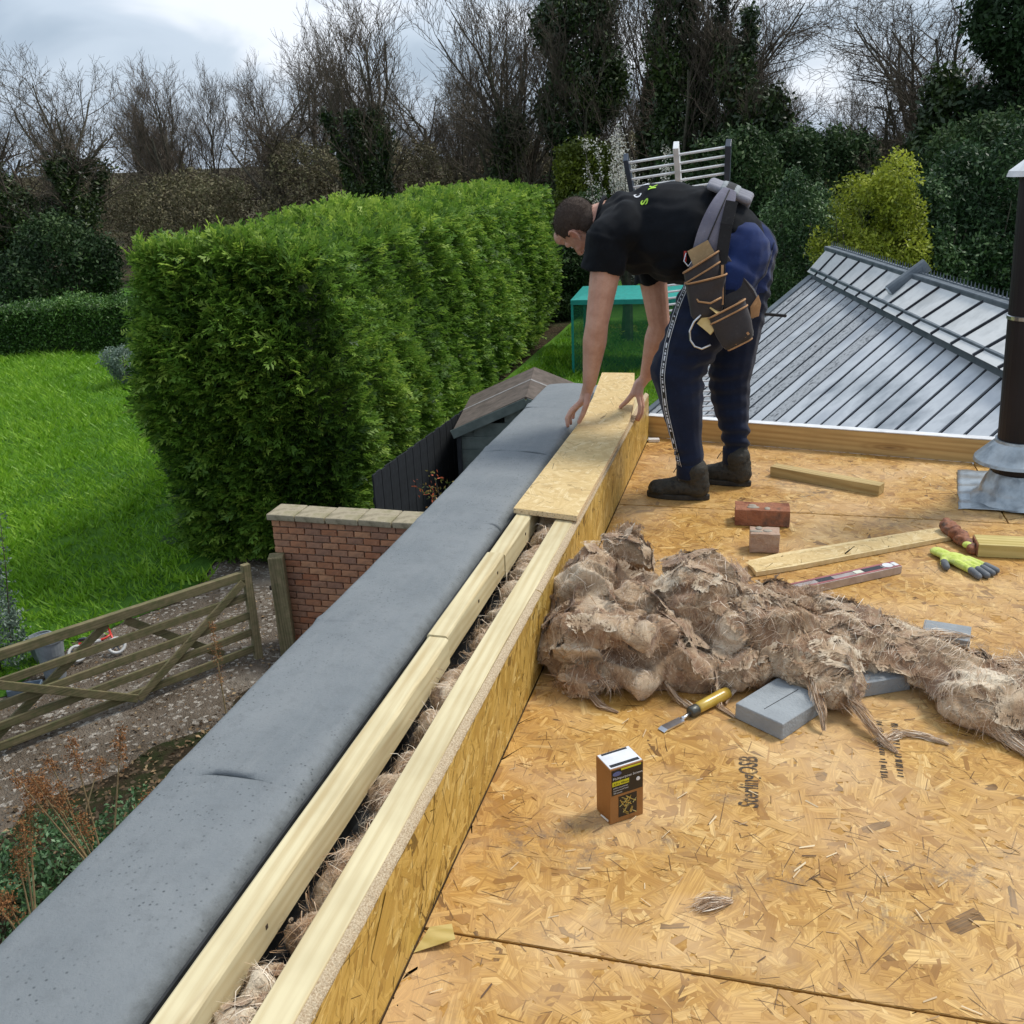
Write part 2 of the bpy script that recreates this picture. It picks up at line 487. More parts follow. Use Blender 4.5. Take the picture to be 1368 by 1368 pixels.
M['brick'] = brick_m('red_garden_brick', [(0.36, 0.15, 0.08), (0.46, 0.23, 0.13), (0.33, 0.18, 0.12), (0.52, 0.27, 0.15), (0.26, 0.14, 0.10)])
M['mortar'] = mottled('lime_mortar', (0.25, 0.215, 0.17), (0.40, 0.35, 0.28), 30, 0.95, 0.6, 150, 0.003)
M['coping_stone'] = mottled('stone_coping', (0.16, 0.14, 0.085), (0.36, 0.31, 0.22), 9, 0.9, 0.7, 70, 0.006, c3=(0.22, 0.20, 0.11))
M['lead'] = mottled('lead_sheet', (0.16, 0.19, 0.215), (0.42, 0.47, 0.50), 9, 0.32, 0.4, 30, 0.006, metal=0.6, c3=(0.25, 0.28, 0.30))
M['black_enamel'] = mottled('black_enamel', (0.008, 0.007, 0.009), (0.014, 0.012, 0.015), 5, 0.5, 0.05, 30, 0.001, spec=0.3)
M['steel'] = mottled('bright_steel', (0.55, 0.56, 0.58), (0.75, 0.76, 0.78), 20, 0.28, 0.1, 90, 0.0008, metal=1)
M['white_paint'] = plain('white_paint', (0.72, 0.73, 0.74), 0.4)
# ================================================================== THE ROOF
# deck: sheets of strand board, rising 0 at their top face
deck = props(thing('roof_deck', None, None), kind='structure')
seams_y = [-1.0, 0.17, 1.385, 2.605, 3.825, 5.045]
def deck_sheet(x0, x1, y0, y1, cut=None, lift=0):
    g = 0.0022
    # outline clipped by the skewed far kerb line
    def far(x): return 4.86 - (x + 0.606) * 0.1705
    pts = [(x0 + g, y0 + g), (x1 - g, y0 + g), (x1 - g, min(y1, far(x1)) - g), (x0 + g, min(y1, far(x0)) - g)]
    if pts[2][1] - pts[1][1] < 0.02: return
    m = MB(); m.prism(pts, -0.018 + lift, 0.0 + lift)
    o = m.build('osb_sheet', M['deck_core'], deck, bevel=0.0012, seg=1)
    w, h = x1 - x0 - 2 * g, y1 - y0 - 2 * g
    near = x0 < 1.2 and y1 > 0.5
    if near or y1 > 3:
        yf = lambda u, v: (u, np.minimum(v, 4.855 - (u + x0 + 0.606) * 0.1705 - y0 - 2 * g))
        strands('wood_strands', M['deck'], o, w, h, ((x0 + g, y0 + g, lift), (1, 0, 0), (0, 1, 0), (0, 0, 1)), int(w * h * 3600), seed=int(x0 * 31 + y0 * 97) % 9973, poly=yf)
    return o
for j in range(len(seams_y) - 1):
    xs = [-0.60, 1.55, 3.6] if j % 2 else [-0.60, 0.9, 3.3]
    if j == 1: xs = [-0.60, 1.8, 3.6]
    for i in range(len(xs) - 1):
        deck_sheet(xs[i], xs[i + 1], seams_y[j], seams_y[j + 1], lift=-0.0008 * ((i + j) % 2))
mb = MB()
mb.prism([(-1.1, -1.5), (3.6, -1.5), (3.6, 4.16), (-1.1, 4.95)], -0.20, -0.021)
mb.build('deck_joists', mottled('joist_timber', (0.1, 0.06, 0.03), (0.2, 0.12, 0.06), 6, 0.8), deck)  # plain dark brown timber under the sheets

# ---- parapet: brick wall below, wrapped above with sheets of grey membrane
par = thing('parapet_wall', 'long parapet wall wrapped in grey roofing membrane along the left of the roof', 'parapet wall')
mb = MB(); mb.prism([(-1.145, -1.5), (-0.87, -1.5), (-0.87, 5.08), (-1.145, 5.08)], -3.2, 0.20)
mb.build('wall_core', M['brick'], par)
def parapet_profile():
    P_ = []
    P_.append((-1.172, -0.12)); P_.append((-1.172, 0.20))
    for k in range(1, 6):
        t = PI - k * (PI / 2) / 6
        P_.append((-1.142 + 0.030 * math.cos(t), 0.209 + 0.030 * math.sin(t)))
    for k in range(0, 12):
        u = k / 11
        P_.append((-1.140 + u * 0.245, 0.2392 + 0.006 * math.sin(u * PI)))
    for k in range(1, 7):
        t = PI / 2 - k * (PI / 2) / 6
        P_.append((-0.893 + 0.045 * math.cos(t), 0.194 + 0.045 * math.sin(t)))
    P_.append((-0.848, 0.10)); P_.append((-0.848, -0.02))
    return P_
prof = parapet_profile()
seg_ends = [-1.4, 0.55, 1.47, 2.16, 2.93, 3.75, 4.5, 5.11]
for i in range(len(seg_ends) - 1):
    a, b = seg_ends[i], seg_ends[i + 1]
    lap = 0.045 if i else 0
    ny = max(10, int((b - a) / 0.022)); vs = []; fs = []
    ys = [a - lap + (b - a + lap) * j / ny for j in range(ny + 1)]
    for j, y in enumerate(ys):
        endf = 1.0
        for q, (x, z) in enumerate(prof):
            # the overlapping edge stands proud and runs a little wavy
            yy = y + (0.03 * math.sin(x * 9 + i * 2.1) + 0.012 * math.sin(x * 31 + i)) * (1 if j == 0 and i else 0)
            lift = 0.0006 + (0.0016 - 0.0040 * max(0, 1 - (y - (a - lap)) / 0.018) if i else 0) - 0.0016 * (y - a) / (b - a) + (0.0 * max(0, 1 - (y - (a - lap)) / 0.09) if i else 0)
            n_ = mnoise.noise(Vector((x * 4, yy * 2.2, i * 0.0))) * 0.005 + mnoise.noise(Vector((x * 16, yy * 13, 3))) * 0.0014
            xx, z2 = x, z
            if i == len(seg_ends) - 2:       # rounded far end
                d_ = max(0, (y - 4.97) / 0.14)
                z2 = z - 0.07 * d_ ** 2.2 if z > 0.1 else z
                if x < -1.0: xx = x + 0.05 * d_ ** 2
            # puckered weld ridge
            rid = 0.0065 * math.exp(-((y - (a + 0.03) - 0.025 * math.sin(x * 9 + i)) / 0.012) ** 2) * (0.6 + 0.4 * math.sin(x * 14 + i * 2)) if i else 0
            if z > 0.15: vs.append((xx, yy, z2 + lift + n_ + rid))
            else: vs.append((xx + (-(lift) if x < -1 else lift), yy, z2))
    k = len(prof)
    for j in range(ny):
        for q in range(k - 1):
            fs.append((j * k + q, (j + 1) * k + q, (j + 1) * k + q + 1, j * k + q + 1))
    if i == len(seg_ends) - 2:
        fs.append(tuple(ny * k + q for q in range(k)))
    m = MB(); m.add(vs, fs)
    m.build('membrane_sheet', M['membrane'], par, smooth=True)

# ---- cavity behind the upstand
cav = props(thing('cavity_gutter', None, None), kind='structure')
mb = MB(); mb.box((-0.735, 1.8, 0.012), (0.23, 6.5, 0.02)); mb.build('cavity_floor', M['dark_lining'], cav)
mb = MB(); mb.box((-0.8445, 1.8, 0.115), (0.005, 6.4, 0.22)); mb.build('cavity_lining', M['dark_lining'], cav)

# ---- battens along the parapet (rough sawn, butted end to end)
def rough_bar(name, x0, x1, z0, z1, y0, y1, mat, label, cat, group=None, bev=0.004, warp=0.003, seed=0, lean=0.0):
    o = thing(name, label, cat, ((x0 + x1) / 2, (y0 + y1) / 2, z0), 0, group)
    n = max(6, int((y1 - y0) / 0.06)); w = (x1 - x0) / 2; h = z1 - z0
    pr = [(-w + bev, 0), (w - bev, 0), (w, bev), (w, h - bev), (w - bev * 0.4, h - bev * 0.4), (w - bev, h), (-w + bev, h), (-w + bev * 0.4, h - bev * 0.4), (-w, h - bev), (-w, bev)]
    vs = []; fs = []; k = len(pr)
    for j in range(n + 1):
        y = (y1 - y0) * (j / n - 0.5)
        ox = mnoise.noise(Vector((y * 1.1, seed, 0))) * warp
        oz = mnoise.noise(Vector((y * 1.1, seed, 5))) * warp
        for q, (a, b) in enumerate(pr):
            c_ = mnoise.noise(Vector((y * 9, q * 1.7, seed))) * 0.0012
            vs.append((a + ox + c_ + lean * b, y, b + oz + c_))
    for j in range(n):
        for q in range(k):
            fs.append((j * k + q, j * k + (q + 1) % k, (j + 1) * k + (q + 1) % k, (j + 1) * k + q))
    fs.append(tuple(range(k))); fs.append(tuple(n * k + q for q in range(k - 1, -1, -1)))
    m = MB(); m.add(vs, [f[::-1] for f in fs])
    m.build('timber_length', mat, o, smooth=False)
    return o
G_B = 'battens laid along the parapet'
def nails(o, pts, r=0.004):
    for p in pts:
        m = MB(); m.lathe([(r, 0), (r, 0.0015), (r * 0.6, 0.002)], 8, p); m.build('nail_head', M['nail'], o)
M['nail'] = plain('rusty_nail', (0.05, 0.035, 0.025), 0.6)
b1 = rough_bar('timber_batten', -0.826, -0.768, 0.165, 0.245, 0.35, 2.10, M['new_timber'], 'nearest pale batten beside the grey parapet, large knot in its top', 'batten', G_B, 0.007, seed=1)
b2 = rough_bar('timber_batten', -0.828, -0.772, 0.172, 0.249, 2.103, 2.66, M['new_timber'], 'short middle length of pale batten beside the grey parapet', 'batten', G_B, 0.006, seed=2)
b3 = rough_bar('timber_batten', -0.826, -0.770, 0.165, 0.243, 2.665, 4.98, M['new_timber'], 'far length of pale batten running under the loose strand board', 'batten', G_B, 0.005, seed=3)
for b_, ys_ in ((b1, (-0.6, -0.1, 0.5)), (b2, (0.0, 0.2)), (b3, (-0.9, -0.5))):
    for y in ys_:
        m = MB(); m.box((0.0285, y, 0.045), (0.003, 0.006, 0.008)); m.build('nail_hole', M['nail'], b_)
# ---- upstand: rail on edge plus strand board facing
rail = rough_bar('timber_rail', -0.684, -0.6205, 0.05, 0.2395, 0.25, 4.80, M['new_timber'], 'long pale timber rail on top of the strand board upstand, beside the open cavity', 'timber rail', None, 0.003, seed=5)
up = thing('upstand_board', 'long upright strand board facing the roof with a rough torn top edge', 'strand board', (-0.61, 2.5, 0.0))
def upstand_piece(y0, y1, seed):
    n = int((y1 - y0) / 0.008); vs = []; fs = []
    for j in range(n + 1):
        y = y0 + (y1 - y0) * j / n
        jag = mnoise.noise(Vector((y * 55, seed, 0))) * 0.0035 + mnoise.noise(Vector((y * 12, seed, 4))) * 0.003
        jag2 = mnoise.noise(Vector((y * 70, seed, 9))) * 0.003
        t = 0.232 + jag * 0.5
        for (x, z) in ((0.0095, 0.002), (0.0095, t - 0.006 + jag), (0.006 + jag2 * 0.6, t + jag2), (-0.009, 0.2385), (-0.009, 0.002)):
            vs.append((x, y - 2.5, z))
    for j in range(n):
        for q in range(4):
            fs.append((j * 5 + q, (j + 1) * 5 + q, (j + 1) * 5 + q + 1, j * 5 + q + 1))
    fs.append((0, 1, 2, 3, 4)); fs.append(tuple(n * 5 + q for q in range(4, -1, -1)))
    me = bpy.data.meshes.new('board_panel'); me.from_pydata(vs, [], fs)
    me.materials.append(M['face_core']); me.materials.append(M['torn'])
    for p in me.polygons:
        c = p.center
        p.material_index = 1 if (c.z > 0.222 and c.x > -0.0088) else 0
    o = link('board_panel', me, None, up)
    strands('wood_strands', M['face'], o, y1 - y0, 0.226, ((0.0096, y0 - 2.5, 0.003), (0, 1, 0), (0, 0, 1), (1, 0, 0)), int((y1 - y0) * 0.226 * 4200), seed=seed + 40, bias=0.9, size=(0.085, 0.02), tone=(0.5, 0.25))
    return o
upstand_piece(0.2, 2.438, 1); upstand_piece(2.441, 4.84, 2)

# ---- far kerb
kerb = thing('roof_kerb', 'knotty timber kerb along the far edge of the roof before the glazed roof', 'kerb timber', (-0.606, 4.856, 0), math.atan2(-0.1705, 1))
mb = MB(); mb.box((1.9, 0.024, 0.055), (3.8, 0.047, 0.11)); mb.build('timber_length', M['kerb'], kerb, bevel=0.003)
mb = MB(); mb.box((1.9, 0.024, 0.1135), (3.8, 0.052, 0.004)); mb.build('trim_strip', M['white_paint'], kerb)
mb = MB(); mb.box((1.75, 0.11, -1.65), (3.6, 0.10, 3.1)); mb.build('wall_below', M['brick'], kerb)

# ---- loose capping board being laid
CAPB = Vector((-0.72, 3.9, 0.0))
cap = thing('loose_capping_board', 'fresh pale strand board held by the man across the upstand and battens', 'strand board', CAPB)
_yy = [3.02, 3.6, 4.15, 4.5, 4.86]; _xl = [-0.834, -0.828, -0.822, -0.826, -0.842]; _xr = [-0.6035, -0.6025, -0.6025, -0.625, -0.676]; _zz = [0.2535, 0.2535, 0.256, 0.281, 0.325]
def cap_map(u, v):
    """u 0..1 across, v 0..1 along: the far end flexes upward where it is being lifted"""
    y = 3.02 + v * 1.84 + (1 - v) ** 6 * (-0.045) * u
    return np.stack([np.interp(y, _yy, _xl) * (1 - u) + np.interp(y, _yy, _xr) * u - CAPB.x, y - CAPB.y, np.interp(y, _yy, _zz) + 0 * u], -1)
NV = 40; vs = []
for k in range(NV + 1):
    for (u, dz) in ((0, -0.009), (1, -0.009), (1, 0.009), (0, 0.009)):
        p = cap_map(np.array(float(u)), np.array(k / NV)); vs.append((float(p[0]), float(p[1]), float(p[2]) + dz))
fs = []
for k in range(NV):
    for q in range(4): fs.append((k * 4 + q, k * 4 + (q + 1) % 4, k * 4 + 4 + (q + 1) % 4, k * 4 + 4 + q))
fs += [(0, 3, 2, 1), tuple(NV * 4 + q for q in range(4))]
m = MB(); m.add(vs, fs); cb = m.build('board_face', M['pale_core'], cap)
cb.data.materials.append(M['osb_edge'])
for p in cb.data.polygons:
    if abs(p.normal.z) < 0.7: p.material_index = 1
sr = strands('wood_strands', M['pale'], cb, 0.22, 1.84, ((0, 0, 0), (1, 0, 0), (0, 1, 0), (0, 0, 1)), 1700, seed=77, size=(0.06, 0.016), tone=(0.6, 0.2), thick=0.0006)
_c = np.empty(len(sr.data.vertices) * 3, np.float32); sr.data.vertices.foreach_get('co', _c); _c = _c.reshape(-1, 3).astype(float)
_n = cap_map(_c[:, 0] / 0.22, _c[:, 1] / 1.84); _n[:, 2] += 0.009 + _c[:, 2]
sr.data.vertices.foreach_set('co', _n.astype(np.float32).ravel()); sr.data.update()

# ================================================================== BASE SURFACES BELOW
def sheet(name, x0, x1, y0, y1, nx, ny, fn, mat, kind='structure', tint=None):
    xs = np.linspace(x0, x1, nx + 1); ys = np.linspace(y0, y1, ny + 1)
    X, Y = np.meshgrid(xs, ys); Z = fn(X, Y)
    V = np.stack([X.ravel(), Y.ravel(), Z.ravel()], 1)
    i = np.arange(nx); j = np.arange(ny); I, J = np.meshgrid(i, j)
    a = (J * (nx + 1) + I).ravel()
    F = np.stack([a, a + 1, a + nx + 2, a + nx + 1], 1)
    return link(name, np_mesh(name, V, F, smooth=True), mat, kind=kind)
def wavy(X, Y):
    return (0.05 * np.sin(X * 0.7 + 1) * np.cos(Y * 0.5) + 0.02 * np.sin(X * 2.3 + Y * 1.7) + 0.012 * np.sin(X * 5.1 - Y * 4.3))
def ground_z(X, Y):
    return -3.215 + 0.0 * X + 0.02 * np.clip(Y - 30, 0, 200)
def ground_mat():
    t = NT('soil_and_litter')
    f = t.noise(1.3, 7, 0.65)
    c = t.ramp(f, [(0.3, (0.018, 0.016, 0.008)), (0.45, (0.05, 0.036, 0.02)), (0.55, (0.03, 0.042, 0.012)), (0.7, (0.085, 0.062, 0.038))])
    v = t.voro(26, out='Color'); s_ = t.sepc(v, 0)
    c = t.mix(t.ramp(s_, [(0.8, 0.0), (0.86, 0.7)]), c, (0.16, 0.115, 0.075))
    t.bump(t.noise(18, 8, 0.75), 1.0, 0.06)
    return t.set(c, 0.95, spec=0.15)
M['ground'] = ground_mat()
sheet('ground', -260, 260, -60, 420, 130, 120, ground_z, M['ground'])
def lawn_mat():
    t = NT('lawn_turf')
    f = t.noise(0.55, 6, 0.6); g = t.noise(7, 5, 0.7)
    k = t.math('ADD', t.math('MULTIPLY', f, 0.6), t.math('MULTIPLY', g, 0.4))
    c = t.ramp(k, [(0.35, (0.045, 0.13, 0.012)), (0.5, (0.085, 0.225, 0.016)), (0.65, (0.15, 0.32, 0.03))])
    t.bump(t.noise(34, 6, 0.8), 1.0, 0.06)
    return t.set(c, 0.8, spec=0.2)
M['lawn'] = lawn_mat()
def lawn_z(X, Y): return -3.165 + 0.5 * wavy(X * 1.0, Y) * 0.8 + 0.02 * np.clip(Y - 30, 0, 200)
# lawn to the left of the hedge, its near edge along the track
xs = np.linspace(0, 1, 91); ys = np.linspace(0, 1, 121)
U, Vv = np.meshgrid(xs, ys)
Yw = 3.0 + 32 * Vv
Xr = np.where(Yw < 9.3, -6.95 + (Yw - 6.5) * 0.215, np.where(Yw < 10.0, -6.35, -6.5)) + 0.12 * np.sin(Yw * 3.1) + 0.06 * np.sin(Yw * 9)
Xw = -46 + (Xr + 46) * U
Zw = lawn_z(Xw, Yw)
a = (np.arange(120)[:, None] * 91 + np.arange(90)[None]).ravel()
link('lawn', np_mesh('lawn', np.stack([Xw.ravel(), Yw.ravel(), Zw.ravel()], 1), np.stack([a, a + 1, a + 92, a + 91], 1), smooth=True), M['lawn'], kind='structure')
sheet('back_lawn', -5.6, 14, 13.5, 36, 60, 60, lambda X, Y: lawn_z(X, Y) + 0.0, M['lawn'])
# gravel track through the gate
def track_mat():
    t = NT('earth_and_gravel_track')
    f = t.noise(1.5, 7, 0.7)
    c = t.ramp(f, [(0.32, (0.075, 0.058, 0.04)), (0.55, (0.16, 0.13, 0.10)), (0.72, (0.27, 0.235, 0.19))])
    v = t.voro(32, out='Color')
    c = t.mix(t.ramp(t.sepc(v, 0), [(0.72, 0.0), (0.8, 0.8)]), c, t.mix(t.sepc(v, 1), (0.06, 0.045, 0.03), (0.5, 0.46, 0.4)))
    t.bump(t.voro(60), 0.9, 0.02)
    return t.set(c, 0.95, spec=0.15)
M['track'] = track_mat()
Yt = 1.0 + 9.0 * Vv
Xl = -7.6 + (Yt - 6.5) * 0.2; Xr2 = -4.95 + (Yt - 5.8) * 0.30 + 0.15 * np.sin(Yt * 2.2) + 0.08 * np.sin(Yt * 7)
Xt = Xl + (Xr2 - Xl) * U
Zt = -3.175 + 0.25 * wavy(Xt, Yt) - 0.06 * np.abs(2 * U - 1) ** 6
link('track', np_mesh('track', np.stack([Xt.ravel(), Yt.ravel(), Zt.ravel()], 1), np.stack([a, a + 1, a + 92, a + 91], 1), smooth=True), M['track'], kind='structure')
# ================================================================== VEGETATION
LEAF4 = ([(0, 0, 0), (0.5, -0.28, 0.06), (1, 0, -0.08), (0.5, 0.28, 0.06)], [(0, 1, 2, 3)])
def cluster_template(n, seed, size=0.5, spread=1.0, narrow=0.45):
    """n small leaves at random angles within a unit clump"""
    g = np.random.default_rng(seed); V = []; F = []
    for i in range(n):
        c = g.normal(0, 0.32 * spread, 3); d = g.normal(0, 1, 3); d /= np.linalg.norm(d)
        e_ = np.cross(d, g.normal(0, 1, 3)); e_ /= np.linalg.norm(e_)
        s = size * g.uniform(0.7, 1.2)
        V += [c, c + d * s * 0.5 - e_ * s * narrow * 0.5, c + d * s, c + d * s * 0.5 + e_ * s * narrow * 0.5]
        F.append([4 * i, 4 * i + 1, 4 * i + 2, 4 * i + 3])
    return np.array(V), np.array(F)
def frond_template(seed, pairs=4):
    """flat cypress spray: a stem with paired narrow leaflets bending down at the tips"""
    g = np.random.default_rng(seed); V = []; F = []
    def leaflet(b, ang, L, W):
        d = np.array([math.cos(ang), math.sin(ang), 0]); e_ = np.array([-math.sin(ang), math.cos(ang), 0]); z = g.uniform(-0.08, 0.08)
        p = [b - e_ * W * 0.3, b + d * L * 0.55 - e_ * W * 0.5 + np.array([0, 0, z * 0.5]), b + d * L + np.array([0, 0, z - 0.07]), b + d * L * 0.55 + e_ * W * 0.5 + np.array([0, 0, z * 0.5])]
        n = len(V); V.extend(p); F.append([n, n + 1, n + 2, n + 3])
    for i in range(pairs):
        t = 0.12 + 0.62 * i / (pairs - 1)
        b = np.array([t, 0, -0.12 * t * t])
        for s in (-1, 1):
            leaflet(b, s * g.uniform(0.45, 0.75), 0.52 * (1 - 0.55 * t) * g.uniform(0.85, 1.15), 0.13)
    leaflet(np.array([0.55, 0, -0.04]), 0, 0.45, 0.11)
    leaflet(np.array([0, 0, 0]), 0, 0.62, 0.05)
    return np.array(V), np.array(F)
FRONDS = [frond_template(i, 3) for i in range(4)]
CLUST = [cluster_template(6, i + 20) for i in range(4)]

def lump_points(lumps, n, g, depth=0.12, up_only=0.0):
    """points on the outside of a union of ellipsoids (cx,cy,cz,rx,ry,rz)"""
    lumps = np.array(lumps, float)
    ar = (lumps[:, 3] * lumps[:, 4] + lumps[:, 4] * lumps[:, 5] + lumps[:, 3] * lumps[:, 5])
    k = g.choice(len(lumps), int(n * 1.6), p=ar / ar.sum())
    d = g.normal(0, 1, (len(k), 3)); d /= np.linalg.norm(d, axis=1, keepdims=True)
    rr = 1 - np.abs(g.normal(0, depth, len(k)))
    P_ = lumps[k, :3] + d * lumps[k, 3:] * rr[:, None]
    keep = np.ones(len(k), bool)
    for j, L in enumerate(lumps):
        q = (((P_ - L[:3]) / L[3:]) ** 2).sum(1)
        keep &= ~((q < 0.72) & (k != j))
    P_, d = P_[keep][:n], d[keep][:n]
    return P_, d
def rand_lumps(g, c, r, n, rs=(0.3, 0.5)):
    out = [(c[0], c[1], c[2], r[0] * 0.78, r[1] * 0.78, r[2] * 0.78)]
    for i in range(n):
        d = g.normal(0, 1, 3); d /= np.linalg.norm(d)
        s = g.uniform(*rs)
        out.append((c[0] + d[0] * r[0] * 0.72, c[1] + d[1] * r[1] * 0.72, c[2] + d[2] * r[2] * 0.72, r[0] * s, r[1] * s, r[2] * s))
    return out
def foliage(name, lumps, n, size, mat, parent, seed, tmpl=None, depth=0.12, mode='leaf', tmean=0.5, tvar=0.2, gaps=0.0, kind=None, zmin=None):
    g = np.random.default_rng(seed)
    P_, d = lump_points(lumps, n, g, depth)
    # clumpy tone and thin spots
    ph = g.uniform(0, 6, 6)
    f = 1.2 / max(0.25, size * 3)
    cl = np.sin(P_[:, 0] * f * 1.1 + ph[0]) * np.sin(P_[:, 1] * f * 1.3 + ph[1]) + np.sin(P_[:, 2] * f * 1.7 + ph[2]) * 0.8 + 0.6 * np.sin(P_[:, 0] * f * 2.9 + P_[:, 2] * f * 2.3 + ph[3])
    P_ = P_ + d * (0.22 * size * 2 * cl)[:, None]
    if gaps:
        k = cl > -gaps * 1.6 + g.normal(0, 0.5, len(cl)) - 1.0 + gaps
        k = (cl + g.normal(0, 0.6, len(cl))) > (gaps * 2 - 1.6)
        P_, d, cl = P_[k], d[k], cl[k]
    if zmin is not None:
        k = P_[:, 2] > zmin; P_, d, cl = P_[k], d[k], cl[k]
    m = len(P_)
    if mode == 'frond':
        ax = d + g.normal(0, 0.35, (m, 3)) + np.array([0, 0, 0.15]); nm = np.array([0, 0, 1.0]) + d * 0.6 + g.normal(0, 0.3, (m, 3))
    else:
        ax = g.normal(0, 1, (m, 3)); nm = d + g.normal(0, 0.6, (m, 3))
    sc_ = size * g.uniform(0.7, 1.35, m)
    ti = np.clip(tmean + tvar * 0.5 * cl + g.normal(0, tvar * 0.7, m), 0, 1)
    tm = tmpl or (FRONDS if mode == 'frond' else CLUST)
    parts = []; sel = g.integers(0, len(tm), m)
    for i, (tv, tf) in enumerate(tm):
        q = sel == i
        if q.any(): parts.append(scatter(tv, tf, P_[q], ax[q], nm[q], sc_[q], ti[q]))
    V, F, T = join_np(parts)
    return link(name, np_mesh(name, V, F, T), mat, parent, kind=kind)

M['hedge'] = leaf_mat('cypress_hedge_leaf', (0.035, 0.085, 0.014), (0.150, 0.290, 0.034), (0.40, 0.55, 0.085), 0.55, 0.42)
M['hedge_core'] = mottled('cypress_hedge_inside', (0.012, 0.028, 0.008), (0.035, 0.055, 0.015), 6, 0.9, 0.6, 20, 0.03)
M['ivy'] = leaf_mat('ivy_leaf', (0.014, 0.026, 0.010), (0.036, 0.064, 0.018), (0.10, 0.145, 0.035), 0.45, 0.12, 0.45)
M['dark_leaf'] = leaf_mat('dark_evergreen_leaf', (0.012, 0.026, 0.010), (0.034, 0.070, 0.022), (0.10, 0.155, 0.050), 0.6, 0.15, 0.25)
M['laurel'] = leaf_mat('laurel_leaf', (0.018, 0.045, 0.016), (0.045, 0.095, 0.032), (0.15, 0.24, 0.09), 0.5, 0.15, 0.35)
M['yellow'] = leaf_mat('yellow_green_leaf', (0.09, 0.12, 0.012), (0.25, 0.30, 0.025), (0.48, 0.52, 0.06), 0.55, 0.3)
M['blossom'] = leaf_mat('white_blossom', (0.42, 0.40, 0.34), (0.62, 0.60, 0.54), (0.80, 0.78, 0.72), 0.7, 0.3)
M['grey_leaf'] = leaf_mat('grey_green_leaf', (0.05, 0.085, 0.06), (0.12, 0.175, 0.13), (0.26, 0.33, 0.27), 0.5, 0.2)
M['brush'] = leaf_mat('winter_brush', (0.075, 0.062, 0.035), (0.15, 0.13, 0.07), (0.22, 0.21, 0.11), 0.8, 0.1)
M['low_hedge'] = leaf_mat('low_hedge_leaf', (0.025, 0.065, 0.012), (0.065, 0.15, 0.026), (0.14, 0.26, 0.05), 0.5, 0.15)
M['bark'] = mottled('winter_bark', (0.045, 0.040, 0.028), (0.12, 0.11, 0.08), 9, 0.95, 0.6, 40, 0.01)
M['twig'] = mottled('winter_twig', (0.055, 0.045, 0.034), (0.13, 0.102, 0.074), 2, 0.95, 0)
M['grass'] = leaf_mat('lawn_grass_blade', (0.09, 0.21, 0.010), (0.185, 0.385, 0.020), (0.34, 0.54, 0.055), 0.5, 0.3)

# ---- tall clipped cypress hedge running away beside the lawn
hed = thing('cypress_hedge', 'tall bright green clipped conifer hedge running back beside the lawn', 'hedge', (0, 0, 0))
def hx_right(y): return -5.05 - 0.072 * (y - 9.8)
def hx_left(y): return -7.15 - 0.075 * (y - 9.8)
def h_top(y): return 0.46 - 0.006 * (y - 9.8)
def hnoise(P_):
    return (0.5 * np.sin(P_[:, 0] * 1.9 + 1) * np.sin(P_[:, 1] * 1.3 + 2) + 0.5 * np.sin(P_[:, 2] * 2.1 + P_[:, 1] * 0.9) + 0.35 * np.sin(P_[:, 1] * 4.3 + P_[:, 2] * 3.1) + 0.3 * np.sin(P_[:, 0] * 5 + P_[:, 2] * 6 + P_[:, 1] * 5.2))
def hedge_points(g):
    Ps, Ns, Ss = [], [], []
    # near end face, bulging
    n = 11500; u = g.uniform(0, 1, n); z = g.uniform(-3.15, 0.5, n)
    x = -7.15 + u * 2.1; bulge = 0.45 * np.sin(np.clip((z + 3.2) / 3.7, 0, 1) * PI * 0.85 + 0.2)
    edge = np.abs(u - 0.5) * 2
    y = 10.15 - bulge + 0.55 * edge ** 4
    x = x + (u - 0.5) * 0.55 * bulge * 1.4
    N = np.stack([(u - 0.5) * 2 * edge ** 2, -np.ones(n), 0.15 + 0 * u], 1)
    Ps.append(np.stack([x, y, z], 1)); Ns.append(N); Ss.append(np.full(n, 0.20))
    # right side
    n = 27000; y = 10.0 + 17.3 * g.random(n) ** 1.25; z = g.uniform(-3.1, 0.45, n)
    x = hx_right(y) + 0.20 * np.sin(np.clip((z + 3.2) / 3.7, 0, 1) * PI) + np.where(y < 11.5, 0.15 * (11.5 - y), 0)
    Ps.append(np.stack([x, y, z], 1)); Ns.append(np.tile([1.0, 0, 0.2], (n, 1))); Ss.append(0.155 + 0.006 * (y - 10))
    # top
    n = 19000; y = 9.9 + 17.4 * g.random(n) ** 1.2; u = g.uniform(0, 1, n)
    x = hx_left(y) + u * (hx_right(y) - hx_left(y))
    z = h_top(y) + 0.06 - 0.35 * np.abs(u - 0.5) ** 3 * 4
    Ps.append(np.stack([x, y, z], 1)); Ns.append(np.stack([(u - 0.5) * 0.9, -0.1 + 0 * u, np.ones(n)], 1)); Ss.append(0.165 + 0.004 * (y - 10))
    # left side
    n = 7000; y = 10.0 + 17.3 * g.random(n); z = g.uniform(-3.1, 0.4, n)
    x = hx_left(y) - 0.15 * np.sin(np.clip((z + 3.2) / 3.7, 0, 1) * PI)
    Ps.append(np.stack([x, y, z], 1)); Ns.append(np.tile([-1.0, 0, 0.2], (n, 1))); Ss.append(np.full(n, 0.2))
    return np.concatenate(Ps), np.concatenate(Ns), np.concatenate(Ss)
g = np.random.default_rng(5)
HP, HN, HS = hedge_points(g)
HN /= np.linalg.norm(HN, axis=1, keepdims=True)
hn = hnoise(HP)
m_ = len(HP)
